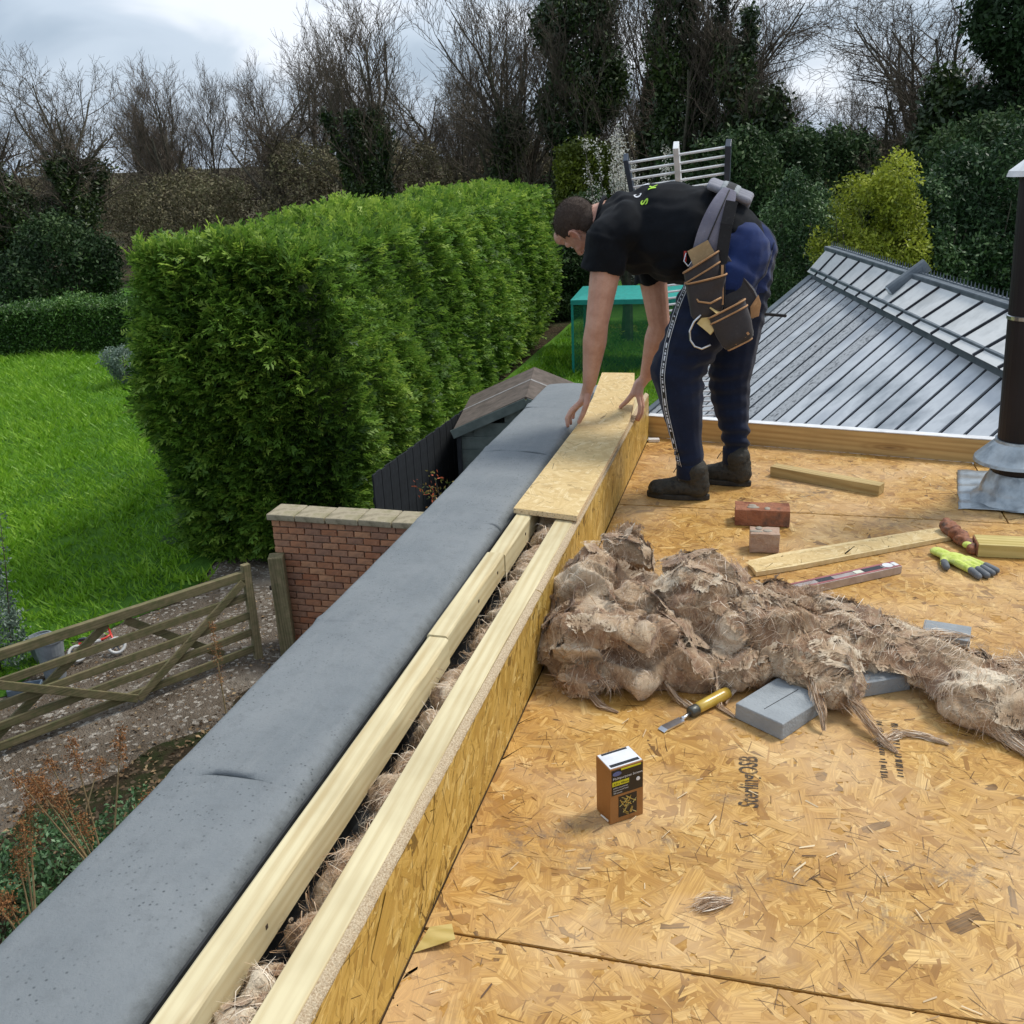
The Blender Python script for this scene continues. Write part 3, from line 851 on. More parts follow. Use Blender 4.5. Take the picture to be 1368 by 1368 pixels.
HP = HP + HN * (0.14 * hn + 0.05 * np.sin(HP[:, 0] * 11 + HP[:, 2] * 9) * np.sin(HP[:, 1] * 10 + HP[:, 2] * 5) + g.normal(0, 0.06, m_) - 0.02)[:, None]
ax = HN + g.normal(0, 0.42, (m_, 3)) + np.array([0, 0, 0.30])
nm = np.array([0, 0, 1.0]) + HN * 0.5 + g.normal(0, 0.45, (m_, 3))
young = np.clip((HP[:, 2] - 0.0) / 0.6, 0, 1) * 0.16
ti = np.clip(0.42 + 0.13 * hn + g.normal(0, 0.20, m_) + young, 0, 1)
sz = HS * g.uniform(0.55, 1.35, m_)
sel = g.integers(0, 4, m_)
pr = [scatter(*FRONDS[i], HP[sel == i], ax[sel == i], nm[sel == i], sz[sel == i], ti[sel == i]) for i in range(4)]
V, F, T = join_np(pr)
link('foliage', np_mesh('foliage', V, F, T), M['hedge'], hed, kind='stuff')
mb = MB()
vs = []
for y in (10.25, 12, 16, 20, 24, 27.1):
    a, b, t = hx_left(y) + 0.22, hx_right(y) - 0.22, h_top(y) - 0.18
    vs += [(a, y, -3.2), (a - 0.05, y, -1.2), (a + 0.1, y, t), (b - 0.1, y, t), (b + 0.08, y, -1.2), (b, y, -3.2)]
fs = []
for j in range(5):
    for q in range(5): fs.append((j * 6 + q, j * 6 + q + 1, j * 6 + 6 + q + 1, j * 6 + 6 + q))
fs += [tuple(range(6)), tuple(30 + q for q in range(5, -1, -1))]
mb.add(vs, fs); mb.build('inner_branches', M['hedge_core'], hed)

# ---- lawn grass
def grass(name, n, xr, yr, h, seed, zoff=-3.17, cond=None, parent=None):
    g = np.random.default_rng(seed)
    y = yr[0] + (yr[1] - yr[0]) * g.random(n) ** 1.6; x = g.uniform(xr[0], xr[1], n)
    if cond is not None:
        k = cond(x, y); x, y = x[k], y[k]
    z = lawn_z(x, y)
    tv = []; tf = []
    gg = np.random.default_rng(seed + 1)
    for i in range(5):
        a = gg.uniform(0, 2 * PI); b = gg.normal(0, 0.5, 2); l = gg.normal(0, 0.45, 2); w = 0.14
        tv += [(b[0] - math.cos(a) * w, b[1] - math.sin(a) * w, 0), (b[0] + math.cos(a) * w, b[1] + math.sin(a) * w, 0), (b[0] + l[0], b[1] + l[1], gg.uniform(0.6, 1.1))]
        tf.append((3 * i, 3 * i + 1, 3 * i + 2))
    m = len(x); an = g.uniform(0, 2 * PI, m)
    ax = np.stack([np.cos(an), np.sin(an), 0 * an], 1); nm = np.tile([0, 0, 1.0], (m, 1)) + g.normal(0, 0.12, (m, 3))
    cl = np.sin(x * 1.7 + 0.6 * np.sin(y * 1.1)) * np.sin(y * 1.3 + 1) + 0.7 * np.sin(x * 4.1 + y * 0.6) * np.sin(y * 3.3 - x)
    V, F, T = scatter(tv, tf, np.stack([x, y, z], 1), ax, nm, h * (1 + 0.25 * cl) * g.uniform(0.6, 1.4, m) * (1 + 0.03 * (y - yr[0])), np.clip(0.5 + 0.12 * cl + g.normal(0, 0.16, m), 0, 1))
    return link(name, np_mesh(name, V, F, T), M['grass'], None, kind='stuff')
def lawn_edge(y): return np.where(y < 9.3, -6.95 + (y - 6.5) * 0.215, -6.9 - 0.08 * (y - 10))
grass('lawn_grass', 62000, (-26, -6.2), (4.2, 30), 0.085, 3, cond=lambda x, y: (x < lawn_edge(y)) & (x > -7.0 - (y - 4) * 0.85))
grass('back_lawn_grass', 9000, (-5.4, 2.0), (14, 27), 0.10, 4)

# ---- trees
def tree_segments(seed, height, trunk_r, levels=(5, 5, 5, 4, 3), split=0.22, spread=0.55, upw=0.30, first=0.25):
    g = random.Random(seed)
    segs = []            # (p0, p1, r0, r1, level)
    def grow(p, d, L, r, lv):
        n = 4 if lv < 2 else (3 if lv < 4 else 2)
        pts = [p]; rr = [r]
        q = p.copy(); dd = d.copy()
        for i in range(n):
            dd = (dd + Vector((g.gauss(0, 0.14), g.gauss(0, 0.14), g.gauss(0, 0.08) + upw * 0.22))).normalized()
            q = q + dd * (L / n); pts.append(q.copy()); rr.append(r * (1 - 0.62 * (i + 1) / n))
            segs.append((pts[-2], pts[-1], rr[-2], rr[-1], lv))
        if lv < len(levels):
            k = levels[lv]
            for i in range(k):
                t = (first + (1 - first) * (i + g.random()) / k) if lv == 0 else (0.2 + 0.8 * (i + g.random() * 0.9) / k)
                t = min(t, 1.0); a = t * n; j = min(int(a), n - 1)
                b = pts[j].lerp(pts[j + 1], a - j); br = rr[j] + (rr[j + 1] - rr[j]) * (a - j)
                base = (pts[j + 1] - pts[j]).normalized()
                s = base.orthogonal().normalized(); s.rotate(Matrix.Rotation(g.uniform(0, 2 * PI), 3, base))
                nd = (base + s * g.uniform(0.6, 1.25) * (spread * 1.9) + Vector((0, 0, upw * 0.6))).normalized()
                ln = L * (0.50 + 0.28 * g.random()) * (1.15 - 0.45 * t if lv == 0 else 1 - 0.25 * t)
                grow(b, nd, ln, max(br * 0.62, 0.0075), lv + 1)
    grow(Vector((0, 0, 0)), Vector((g.gauss(0, 0.04), g.gauss(0, 0.04), 1)).normalized(), height * 0.62, trunk_r, 0)
    return segs
def seg_mesh(name, segs, sides):
    n = len(segs)
    P0 = np.array([tuple(s[0]) for s in segs]); P1 = np.array([tuple(s[1]) for s in segs])
    r0 = np.array([s[2] for s in segs]); r1 = np.array([s[3] for s in segs])
    d = P1 - P0; d /= (np.linalg.norm(d, axis=1, keepdims=True) + 1e-9)
    ref = np.where(np.abs(d[:, 2:3]) > 0.9, np.array([[1.0, 0, 0]]), np.array([[0, 0, 1.0]]))
    a = np.cross(d, ref); a /= np.linalg.norm(a, axis=1, keepdims=True); b = np.cross(d, a)
    V = np.zeros((n, 2 * sides, 3)); F = []
    for k in range(sides):
        t = 2 * PI * k / sides; o_ = a * math.cos(t) + b * math.sin(t)
        V[:, k] = P0 + o_ * r0[:, None]; V[:, sides + k] = P1 + o_ * r1[:, None]
        F.append([k, (k + 1) % sides, sides + (k + 1) % sides, sides + k])
    FF = (np.array(F)[None] + (np.arange(n) * 2 * sides)[:, None, None]).reshape(-1, 4)
    return np_mesh(name, V.reshape(-1, 3), FF, smooth=True)
TREE_KIND = {}
def tree_kind(key, seed, height, trunk_r, **k):
    s = tree_segments(seed, height, trunk_r, **k)
    TREE_KIND[key] = (seg_mesh('trunk', [q for q in s if q[4] <= 1], 7), seg_mesh('branches', [q for q in s if q[4] > 1], 3), s, height)
tree_kind('wide', 3, 10, 0.24, levels=(13, 6, 5, 4, 2), spread=0.62, upw=0.30, first=0.12)
tree_kind('tall', 8, 10, 0.20, levels=(14, 5, 5, 4, 2), spread=0.45, upw=0.42, first=0.2)
tree_kind('thin', 21, 10, 0.13, levels=(12, 5, 5, 4, 2), spread=0.40, upw=0.42, first=0.3)
tree_kind('round', 14, 10, 0.22, levels=(13, 6, 5, 4, 2), spread=0.68, upw=0.20, first=0.2)
G_T = 'bare trees along the far side of the garden'
ground_base = lambda x, y: -3.25 + 0.02 * max(0, y - 30)
def ivy_on(segs, s, g, n, r0, zlo, zhi, size, levels=(0,)):
    P_ = []; D_ = []
    cand = [q for q in segs if q[4] in levels]
    L = np.array([(q[1] - q[0]).length for q in cand]); L /= L.sum()
    for i in g.choice(len(cand), n * 2, p=L):
        q = cand[i]; t = g.random(); p = q[0].lerp(q[1], t) * s
        if not (zlo < p.z < zhi): continue
        d = g.normal(0, 1, 3); d /= np.linalg.norm(d)
        f = (0.65 + 0.5 * math.sin(p.z * 1.7) * math.sin(p.z * 0.9 + 2)) * (1.25 - 0.5 * (p.z - zlo) / (zhi - zlo))
        rr = r0 * (0.45 if q[4] else 1) * f * (1 - abs(g.normal(0, 0.18)))
        P_.append(np.array(p) + d * np.array([rr, rr, rr * 0.9])); D_.append(d)
        if len(P_) >= n: break
    return np.array(P_), np.array(D_)
def tree(kind, label, x, y, h, rz, ivy=None, lean=0.0, sx=1.0):
    tm, bm_, segs, H0 = TREE_KIND[kind]
    s = h / H0
    o = thing('bare_tree' if ivy is None else 'ivy_clad_tree', label, 'tree', (x, y, ground_base(x, y)), rz, G_T)
    a = link('trunk', tm, M['bark'], o); b = link('crown', bm_, M['twig'], o)
    for q in (a, b): q.scale = (s * sx, s * sx, s); q.rotation_euler = (lean, 0, 0)
    if ivy:
        g = np.random.default_rng(int(abs(x) * 100 + y))
        n, r0, zlo, zhi, lv = ivy
        P_, D_ = ivy_on(segs, s, g, n, r0, zlo, zhi, 0.2, lv)
        P_[:, :2] *= sx
        m = len(P_); ti = np.clip(g.normal(0.42, 0.22, m) + 0.12 * np.sin(P_[:, 2] * 2.3 + P_[:, 0] * 3), 0, 1); sel = g.integers(0, 4, m)
        ax = g.normal(0, 1, (m, 3)); sz = g.uniform(0.22, 0.42, m)
        pr = [scatter(*CLUST[i], P_[sel == i], ax[sel == i], D_[sel == i], sz[sel == i], ti[sel == i]) for i in range(4)]
        V, F, T = join_np(pr)
        link('ivy', np_mesh('ivy', V, F, T), M['ivy'], o, rot=(lean, 0, 0))
    return o
tree('wide', 'broad bare tree with ivy on its limbs at the left edge of the tree line', -24.9, 32, 9.6, 0.4, (5200, 0.85, 0.3, 5.0, (0, 1)))
tree('wide', 'bare many-stemmed tree cut by the left edge of the picture', -29.5, 34, 9.2, 2.4, (2500, 0.7, 0.3, 4.2, (0, 1)))
tree('tall', 'slender pale bare tree just right of the broad tree at the left edge', -28.8, 44, 9.6, 1.0)
tree('thin', 'small distant bare tree left of the dip in the tree line', -31.2, 52, 9.0, 0.2)
tree('thin', 'distant bare tree at the lowest dip of the tree line', -26.5, 50, 8.9, 3.2)
tree('round', 'rounded bare tree behind the near end of the hedge', -22.4, 42, 9.6, 2.0)
tree('tall', 'upright bare tree behind the middle of the hedge', -22.6, 48, 10.0, 4.0)
tree('tall', 'tall bare tree with an ivy-clad lower crown above the middle of the hedge', -14.9, 36, 10.9, 0.7, (5600, 0.62, 1.5, 6.2, (0, 1)))
tree('round', 'bare tree just right of the tall half ivy-clad tree, above the hedge', -16.8, 50, 9.3, 5.0)
tree('thin', 'small brown bare tree above the far third of the hedge', -13.2, 42, 8.2, 5.6)
tree('wide', 'leaning bare tree with two dark ivy columns above the far end of the hedge', -10.9, 38, 9.9, 3.5, (5200, 0.9, 0.2, 6.4, (0,)))
tree('tall', 'tall bare tree with clean stems left of the thick ivy mass', -9.3, 40, 11.2, 2.6)
tree('thin', 'thin bare tree with narrow ivy, between the ivy mass and the ivy pillar', -5.6, 42, 11.6, 1.2, (2200, 0.5, 0.5, 7.4, (0,)))
tree('round', 'bare tree spreading right behind the ivy pillar', -2.3, 42, 10.8, 0.9)
tree('thin', 'bare leaning tree whose twigs reach into the gap of sky', -0.5, 45, 7.9, 2.2)
tree('round', 'bushy bare tree on the right between the gap of sky and the dark evergreen', 4.4, 37, 9.9, 3.9, None)
tree('thin', 'low distant bare tree in the gap of sky', 2.9, 52, 6.4, 0.1)
tree('wide', 'bare tree behind the dark evergreen at the right edge', 7.6, 38, 10.4, 1.4)

gd = random.Random(77)
for k in range(26):
    kk = gd.choice(['thin', 'tall', 'round'])
    x = -46 + k * 2.15 + gd.uniform(-0.8, 0.8); y = gd.uniform(56, 66); h = gd.uniform(6.2, 8.2) * (0.75 if x > -2 else 1)
    o = thing('bare_tree', 'one of the faint distant bare trees filling the gaps behind the front tree line', 'tree', (x, y, ground_base(x, y)), gd.uniform(0, 6), 'distant bare trees behind the front row')
    for nm_, me_, mt_ in (('trunk', TREE_KIND[kk][0], M['bark']), ('crown', TREE_KIND[kk][1], M['twig'])):
        q = link(nm_, me_, mt_, o); q.scale = (h / 10 * 1.15, h / 10 * 1.15, h / 10)
for k in range(11):
    x = 11 + k * 3.0 + gd.uniform(-1, 1); y = gd.uniform(28, 38); kk = gd.choice(['wide', 'tall', 'round']); h = gd.uniform(8.5, 11)
    o = thing('bare_tree', 'one of the bare trees continuing the tree line beyond the right of the picture', 'tree', (x, y, ground_base(x, y)), gd.uniform(0, 6), 'bare trees beyond the right of the picture')
    for nm_, me_, mt_ in (('trunk', TREE_KIND[kk][0], M['bark']), ('crown', TREE_KIND[kk][1], M['twig'])):
        q = link(nm_, me_, mt_, o); q.scale = (h / 10,) * 3
# heavy ivy masses wrapped round trunks
def ivy_tree(label, x, y, h, lumps, n, seed, size=0.34, tops=None, mat='ivy', gaps=0.2):
    o = thing('ivy_clad_tree', label, 'tree', (x, y, ground_base(x, y)), 0, G_T)
    tm, bm_, segs, H0 = TREE_KIND[tops or 'thin']
    a = link('trunk', tm, M['bark'], o); b = link('crown', bm_, M['twig'], o)
    for q in (a, b): q.scale = (h / H0,) * 3; q.rotation_euler = (0, 0, seed)
    foliage('ivy', lumps, n, size, M[mat], o, seed, gaps=gaps, depth=0.16, tmean=0.42, tvar=0.22)
    return o
ivy_tree('tree swallowed by a thick dark mass of ivy, above the man\'s head', -6.9, 36, 11.3,
    [(0, 0, 3.2, 1.0, 1.0, 2.2), (-0.3, 0, 5.6, 1.15, 1.1, 1.8), (0.2, 0, 7.2, 1.15, 1.1, 1.5), (-0.6, 0, 8.5, 0.95, 0.9, 1.0), (0.5, 0, 8.6, 0.85, 0.9, 0.85), (0.9, 0, 6.6, 0.6, 0.6, 1.1), (0.1, 0.2, 1.6, 0.9, 0.9, 1.6)], 7800, 31)
ivy_tree('thick pillar of ivy over a tall trunk right above the man\'s back', -3.3, 34, 11.6,
    [(0, 0, 2.0, 0.7, 0.7, 2.2), (0, 0, 5.0, 0.75, 0.7, 2.2), (-0.2, 0, 8.2, 0.72, 0.7, 2.0), (0.15, 0, 10.6, 0.55, 0.5, 1.6), (0.85, 0, 6.0, 0.4, 0.4, 2.0), (1.3, 0, 8.2, 0.35, 0.35, 1.9), (1.5, 0, 10.0, 0.3, 0.3, 1.3)], 6400, 32)
ivy_tree('ivy-clad tree with a pointed top left of the gap of sky', -1.3, 33, 8.4,
    [(0, 0, 2.4, 1.2, 1.1, 2.2), (0.2, 0, 4.6, 1.0, 0.9, 1.5), (0.7, 0, 5.2, 0.75, 0.8, 0.9), (-0.3, 0, 6.6, 0.5, 0.5, 1.2), (0.1, 0, 7.7, 0.22, 0.25, 0.7)], 5600, 33, tops='thin')
ivy_tree('ivy-topped tree behind the yellow-green bush', 3.6, 30, 5.4,
    [(0.6, 0, 4.0, 0.9, 0.8, 0.9), (0.4, 0, 5.2, 0.55, 0.5, 0.9), (-0.5, 0, 3.2, 0.8, 0.8, 0.8), (1.2, 0, 3.0, 0.8, 0.8, 1.2)], 4200, 34, tops='round')
# dark evergreen at the right edge
o = thing('evergreen_tree', 'tall dark evergreen tree filling the top right corner', 'tree', (6.1, 29, -3.25), 0)
link('trunk', TREE_KIND['tall'][0], M['bark'], o)
g = np.random.default_rng(41)
foliage('crown', [(0, 0, 8.6, 1.7, 1.6, 2.3), (-0.7, 0, 10.5, 1.2, 1.2, 1.2), (0.8, 0, 6.0, 2.0, 1.8, 1.8), (-0.8, -0.3, 7.2, 1.0, 1.0, 1.0), (-0.3, 0, 5.0, 1.5, 1.4, 1.2), (1.6, 0, 10, 1.5, 1.5, 2), (-1.1, 0, 9.0, 0.7, 0.7, 0.8)], 11000, 0.34, M['dark_leaf'], o, 42, gaps=0.15, depth=0.2, tmean=0.32)

def bush(name, label, c, r, n, size, mat, seed, lumps=9, group=None, gaps=0.1, tmean=0.5, mode='leaf', cat='bush', stem=True, tvar=0.22, rs=(0.3, 0.5), zmin=None, tmpl=None, depth=0.14):
    o = thing(name, label, cat, (c[0], c[1], -3.2), 0, group)
    g = np.random.default_rng(seed)
    cc = (0, 0, c[2] + 3.2)
    foliage('foliage', rand_lumps(g, cc, r, lumps, rs), n, size, M[mat], o, seed, gaps=gaps, tmean=tmean, mode=mode, tvar=tvar, zmin=0.02, tmpl=tmpl, depth=depth)
    if stem:
        m = MB(); gg = random.Random(seed)
        for k in range(6):
            a = gg.uniform(0, 2 * PI)
            m.tube([(0.05 * math.cos(a), 0.05 * math.sin(a), -0.1), (r[0] * 0.3 * math.cos(a), r[1] * 0.3 * math.sin(a), max(0.3, (cc[2]) * 0.6)), (r[0] * 0.6 * math.cos(a), r[1] * 0.6 * math.sin(a), cc[2] + r[2] * 0.5)], [0.05, 0.03, 0.008], 5)
        m.build('stems', M['bark'], o)
    return o
G_B2 = 'evergreen bushes at the far side of the garden'
bush('evergreen_bush', 'dark bramble and ivy thicket under the broad tree on the left', (-24.2, 29.5, -1.8), (2.2, 1.8, 2.3), 6000, 0.30, 'dark_leaf', 51, group=G_B2, tmean=0.42)
bush('evergreen_bush', 'dark upright bush standing behind the man\'s hips', (-0.9, 26.5, -0.9), (1.15, 1.2, 2.7), 6000, 0.24, 'dark_leaf', 53, group=G_B2)
bush('evergreen_bush', 'dark round-topped bush between the man and the sky gap', (0.15, 28, -0.9), (1.1, 1.2, 2.3), 5200, 0.24, 'dark_leaf', 54, group=G_B2)
bush('evergreen_bush', 'low dark bush under the gap of sky', (1.5, 31, -0.3), (1.4, 1.2, 1.9), 4200, 0.27, 'dark_leaf', 55, group=G_B2)
bush('holly_bush', 'pale variegated bush left of the yellow-green bush', (0.5, 20.5, -0.9), (0.85, 0.8, 1.75), 5200, 0.15, 'laurel', 56, tmean=0.62, tvar=0.34)
bush('yellow_bush', 'bright yellow-green feathery bush behind the glazed roof', (1.6, 19, -1.0), (1.08, 0.9, 2.15), 9000, 0.15, 'yellow', 57, lumps=26, tvar=0.34, gaps=0.5, rs=(0.16, 0.40), depth=0.35)
bush('yellow_bush', 'small yellowish spire rising from the top of the yellow-green bush', (2.0, 19.4, 0.3), (0.45, 0.4, 1.0), 1500, 0.14, 'yellow', 58, stem=False, gaps=0.5, lumps=12, rs=(0.2, 0.5), depth=0.4)
bush('laurel_bush', 'glossy laurel directly right of the yellow-green bush', (2.75, 20, -1.2), (0.95, 0.9, 2.1), 6000, 0.17, 'laurel', 59, tmean=0.42, tvar=0.3)
bush('laurel_bush', 'tall dark laurel left of the black flue pipe', (3.75, 20.5, -0.9), (1.1, 1.0, 2.3), 7000, 0.18, 'laurel', 60, tmean=0.30, tvar=0.28)
bush('evergreen_bush', 'dark tangle of leaves and stems high behind the laurels', (4.4, 25, -0.2), (1.7, 1.4, 2.0), 5200, 0.24, 'dark_leaf', 61, group=G_B2, gaps=0.3)
bush('laurel_bush', 'laurel hidden partly by the black flue pipe', (4.9, 21, -0.9), (1.1, 1.0, 2.4), 4500, 0.18, 'laurel', 66, tmean=0.35)
bush('evergreen_bush', 'dark bush between the ladder and the blossom', (-2.2, 27.5, -0.9), (1.15, 1.1, 2.4), 4500, 0.25, 'dark_leaf', 62, group=G_B2)
bush('evergreen_bush', 'dark bush at the far end of the hedge, left of the man\'s head', (-5.6, 29.0, -1.6), (0.95, 0.9, 2.3), 4200, 0.22, 'dark_leaf', 63, group=G_B2)
bush('lime_bush', 'lighter green ivy bush below the thick ivy mass', (-6.0, 32.0, 0.6), (0.95, 0.8, 1.6), 3600, 0.24, 'yellow', 64, tmean=0.12, tvar=0.15)
bush('small_bush', 'small yellowish shrub beyond the ridge of the glazed roof', (2.95, 16.5, -1.6), (0.35, 0.35, 0.7), 900, 0.11, 'yellow', 65, tmean=0.35)
bush('evergreen_bush', 'low dark shrubs left of the teal cage by the hedge end', (-6.9, 28.6, -2.4), (1.6, 1.0, 1.0), 3600, 0.2, 'dark_leaf', 67, group=G_B2)
# brown winter brush behind the hedge
o = props(thing('winter_brush', None, None), kind='stuff')
for (x, y, z, r, s_) in ((-24, 38, -0.6, (3.0, 2, 2.4), 1), (-19.5, 40, -0.2, (3.2, 2, 2.9), 2), (-15.0, 42, -0.3, (3.2, 2, 2.6), 3), (-11, 44, -0.5, (3.2, 2, 2.8), 4), (-29, 44, -0.8, (4, 2, 2.6), 5), (-7, 47, -0.8, (3, 2, 2.6), 6), (-36, 46, -0.8, (4.5, 2, 2.6), 7), (3, 56, -0.5, (8, 3, 2.2), 8), (9, 40, 0, (4, 2, 3), 9), (18, 38, -0.8, (7, 2.5, 2.8), 10), (31, 38, -0.8, (7, 2.5, 2.8), 11)):
    g = np.random.default_rng(300 + s_)
    foliage('brush_clump', rand_lumps(g, (x, y, z), r, 8), 3000, 0.30, M['brush'], o, 300 + s_, gaps=0.35, depth=0.3, kind='stuff', tmean=0.45, tvar=0.3)
g = np.random.default_rng(333)
foliage('brush_clump', [(-58 + 4.2 * k + g.uniform(-1, 1), 68 + g.uniform(-2, 2), -1.2 + g.uniform(-0.3, 0.5), 3.4, 2.0, 2.9 + g.uniform(-0.5, 0.9)) for k in range(30)], 15000, 0.55, M['brush'], o, 333, gaps=0.1, depth=0.25, kind='stuff', tmean=0.25, tvar=0.35)
# distant wooded rise closing the view
def far_z(X, Y): return -3.5 + 0.6 * np.exp(-((Y - 95) / 22) ** 2) + 0.6 * np.sin(X * 0.11) + 0.4 * np.sin(X * 0.37 + 1)
sheet('wooded_hill', -170, 120, 66, 130, 120, 30, far_z, mottled('far_woodland', (0.035, 0.045, 0.035), (0.08, 0.085, 0.06), 0.6, 1.0, 1.0, 2, 0.6))

# blossom tree
o = thing('blossom_tree', 'upright tree covered in white blossom behind the man\'s head', 'blossom tree', (-3.75, 24.5, -3.2))
m = MB(); gg = random.Random(9); bp = []
for k in range(34):
    a = gg.uniform(0, 2 * PI); r = gg.uniform(0.1, 1.05); h = gg.uniform(2.9, 4.9) - r * 0.5
    p0 = Vector((0, 0, gg.uniform(0.6, 2.0))); p2 = Vector((r * math.cos(a), r * 0.8 * math.sin(a), h)); p1 = Vector((p2.x * 0.75, p2.y * 0.75, (p0.z + h) * 0.5))
    m.tube([p0, p1, p2], [0.035, 0.018, 0.006], 4)
    for j in range(70):
        t = gg.uniform(0.25, 1.0); q = (p0.lerp(p1, t * 2) if t < 0.5 else p1.lerp(p2, t * 2 - 1))
        bp.append(q + Vector((gg.gauss(0, 0.04), gg.gauss(0, 0.04), gg.gauss(0, 0.04))))
m.tube([(0, 0, -0.1), (0.02, 0, 1.0), (0, 0, 2.2)], [0.13, 0.09, 0.05], 7)
m.build('trunk', M['bark'], o); o.scale = (1.3, 1.2, 1.12); o.location.x = -3.6
bp = np.array([tuple(q) for q in bp]); nb = len(bp); g = np.random.default_rng(8)
V, F, T = scatter(*CLUST[0], bp, g.normal(0, 1, (nb, 3)), g.normal(0, 1, (nb, 3)), g.uniform(0.07, 0.14, nb), np.clip(g.normal(0.5, 0.25, nb), 0, 1))
link('crown', np_mesh('crown', V, F, T), M['blossom'], o)

# low clipped hedge across the far side of the lawn
o = thing('low_hedge', 'low dark green hedge across the far side of the lawn on the left', 'hedge', (0, 0, 0))
g = np.random.default_rng(71); n = 16000
u = g.random(n); px_ = -34 + 26 * u; py_ = 17.5 + 0 * u + (px_ + 34) * 0.30
face = g.random(n)
zz_ = np.where(face < 0.62, g.uniform(-3.15, -1.95, n), -1.93 + g.normal(0, 0.03, n)); yo = np.where(face < 0.62, -0.02, g.uniform(0, 1.5, n))
P_ = np.stack([px_ - 0.3 * yo, py_ + yo, zz_ + 0.09 * np.sin(px_ * 1.3) + 0.05 * np.sin(px_ * 4.7)], 1) + g.normal(0, 0.05, (n, 3))
N_ = np.where((face < 0.62)[:, None], np.array([[0.2, -1, 0.2]]), np.array([[0, 0, 1.0]])) + g.normal(0, 0.3, (n, 3))
V, F, T = scatter(*CLUST[1], P_, g.normal(0, 1, (n, 3)), N_, g.uniform(0.16, 0.27, n), np.clip(g.normal(0.45, 0.2, n) + 0.1 * np.sin(px_ * 2), 0, 1))
link('foliage', np_mesh('foliage', V, F, T), M['low_hedge'], o)
mb = MB(); mb.beam((-34, 18.35, -2.62), (-8, 26.15, -2.62), 1.4, 1.25); mb.build('inner_branches', M['hedge_core'], o)
bush('silver_shrub', 'small silvery shrub in front of the low hedge, left of the tall hedge', (-14.1, 18.8, -2.75), (0.55, 0.45, 0.5), 1100, 0.12, 'grey_leaf', 72, tmean=0.6)
# ================================================================== GLAZED ROOF BEYOND THE KERB
M['zinc'] = mottled('grey_glazing_sheet', (0.24, 0.27, 0.30), (0.56, 0.59, 0.62), 1.6, 0.30, 0.15, 40, 0.002, metal=0.0, spec=0.6, c3=(0.38, 0.41, 0.45))
M['zinc_stain'] = mottled('stained_glazing_sheet', (0.05, 0.055, 0.06), (0.42, 0.44, 0.46), 16, 0.5, 0.3, 60, 0.003, spec=0.4, c3=(0.16, 0.175, 0.18), detail=10)
M['bar'] = mottled('dark_glazing_bar', (0.012, 0.016, 0.022), (0.035, 0.042, 0.055), 5, 0.35, 0.1, 40, 0.001)
M['gutter'] = mottled('grey_painted_metal', (0.075, 0.095, 0.115), (0.15, 0.175, 0.195), 6, 0.4, 0.15, 60, 0.001)
M['pane_top'] = mottled('pale_top_light', (0.48, 0.49, 0.48), (0.66, 0.67, 0.66), 3.5, 0.35, 0.1, 40, 0.001, c3=(0.60, 0.60, 0.58))
con = thing('glazed_roof', 'long grey pitched glazed roof with dark bars and spiked ridge beyond the kerb', 'glazed roof')
A0 = Vector((0.475, 14.633, -0.42)); A1 = Vector((2.10, 7.30, -0.42))
dn_ = Vector((-0.663, -0.557, -0.50))
Lb = 4.45; NBAR = 25
nrm = (A1 - A0).cross(dn_).normalized()
if nrm.z < 0: nrm = -nrm
def plate(name, quad, th, n, mat, parent, label=None):
    q = [Vector(p) for p in quad]; m = MB()
    m.add([p - n * th for p in q] + q, [(3, 2, 1, 0), (4, 5, 6, 7), (0, 1, 5, 4), (1, 2, 6, 5), (2, 3, 7, 6), (3, 0, 4, 7)])
    return m.build(name, mat, parent)
gr_ = random.Random(4)
for i in range(NBAR):
    s0, s1 = i / NBAR, (i + 1) / NBAR
    a = A0.lerp(A1, s0 + 0.08 / NBAR); b = A0.lerp(A1, s1 - 0.08 / NBAR)
    st = (i in (0, 1, 3, 4, 6, 8, 9, 11)) or gr_.random() < 0.10
    up_ = nrm * (0.012 + 0.006 * gr_.random())
    plate('glazing_panel', [a + up_, b + up_, b + dn_ * Lb + up_, a + dn_ * Lb + up_], 0.012, nrm, M['zinc_stain'] if st else M['zinc'], con)
    c = A0.lerp(A1, s0)
    w = (A1 - A0).normalized() * 0.013
    cc = nrm * 0.020
    plate('glazing_bar', [c - w + cc, c + w + cc, c + w + dn_ * Lb + cc, c - w + dn_ * Lb + cc], 0.03, nrm, M['bar'], con)
e0, e1 = A0 + dn_ * Lb, A1 + dn_ * Lb
m = MB(); m.beam(e0 + Vector((0, 0, -0.05)), e1 + Vector((0, 0, -0.05)), 0.16, 0.10); m.build('gutter', M['gutter'], con)
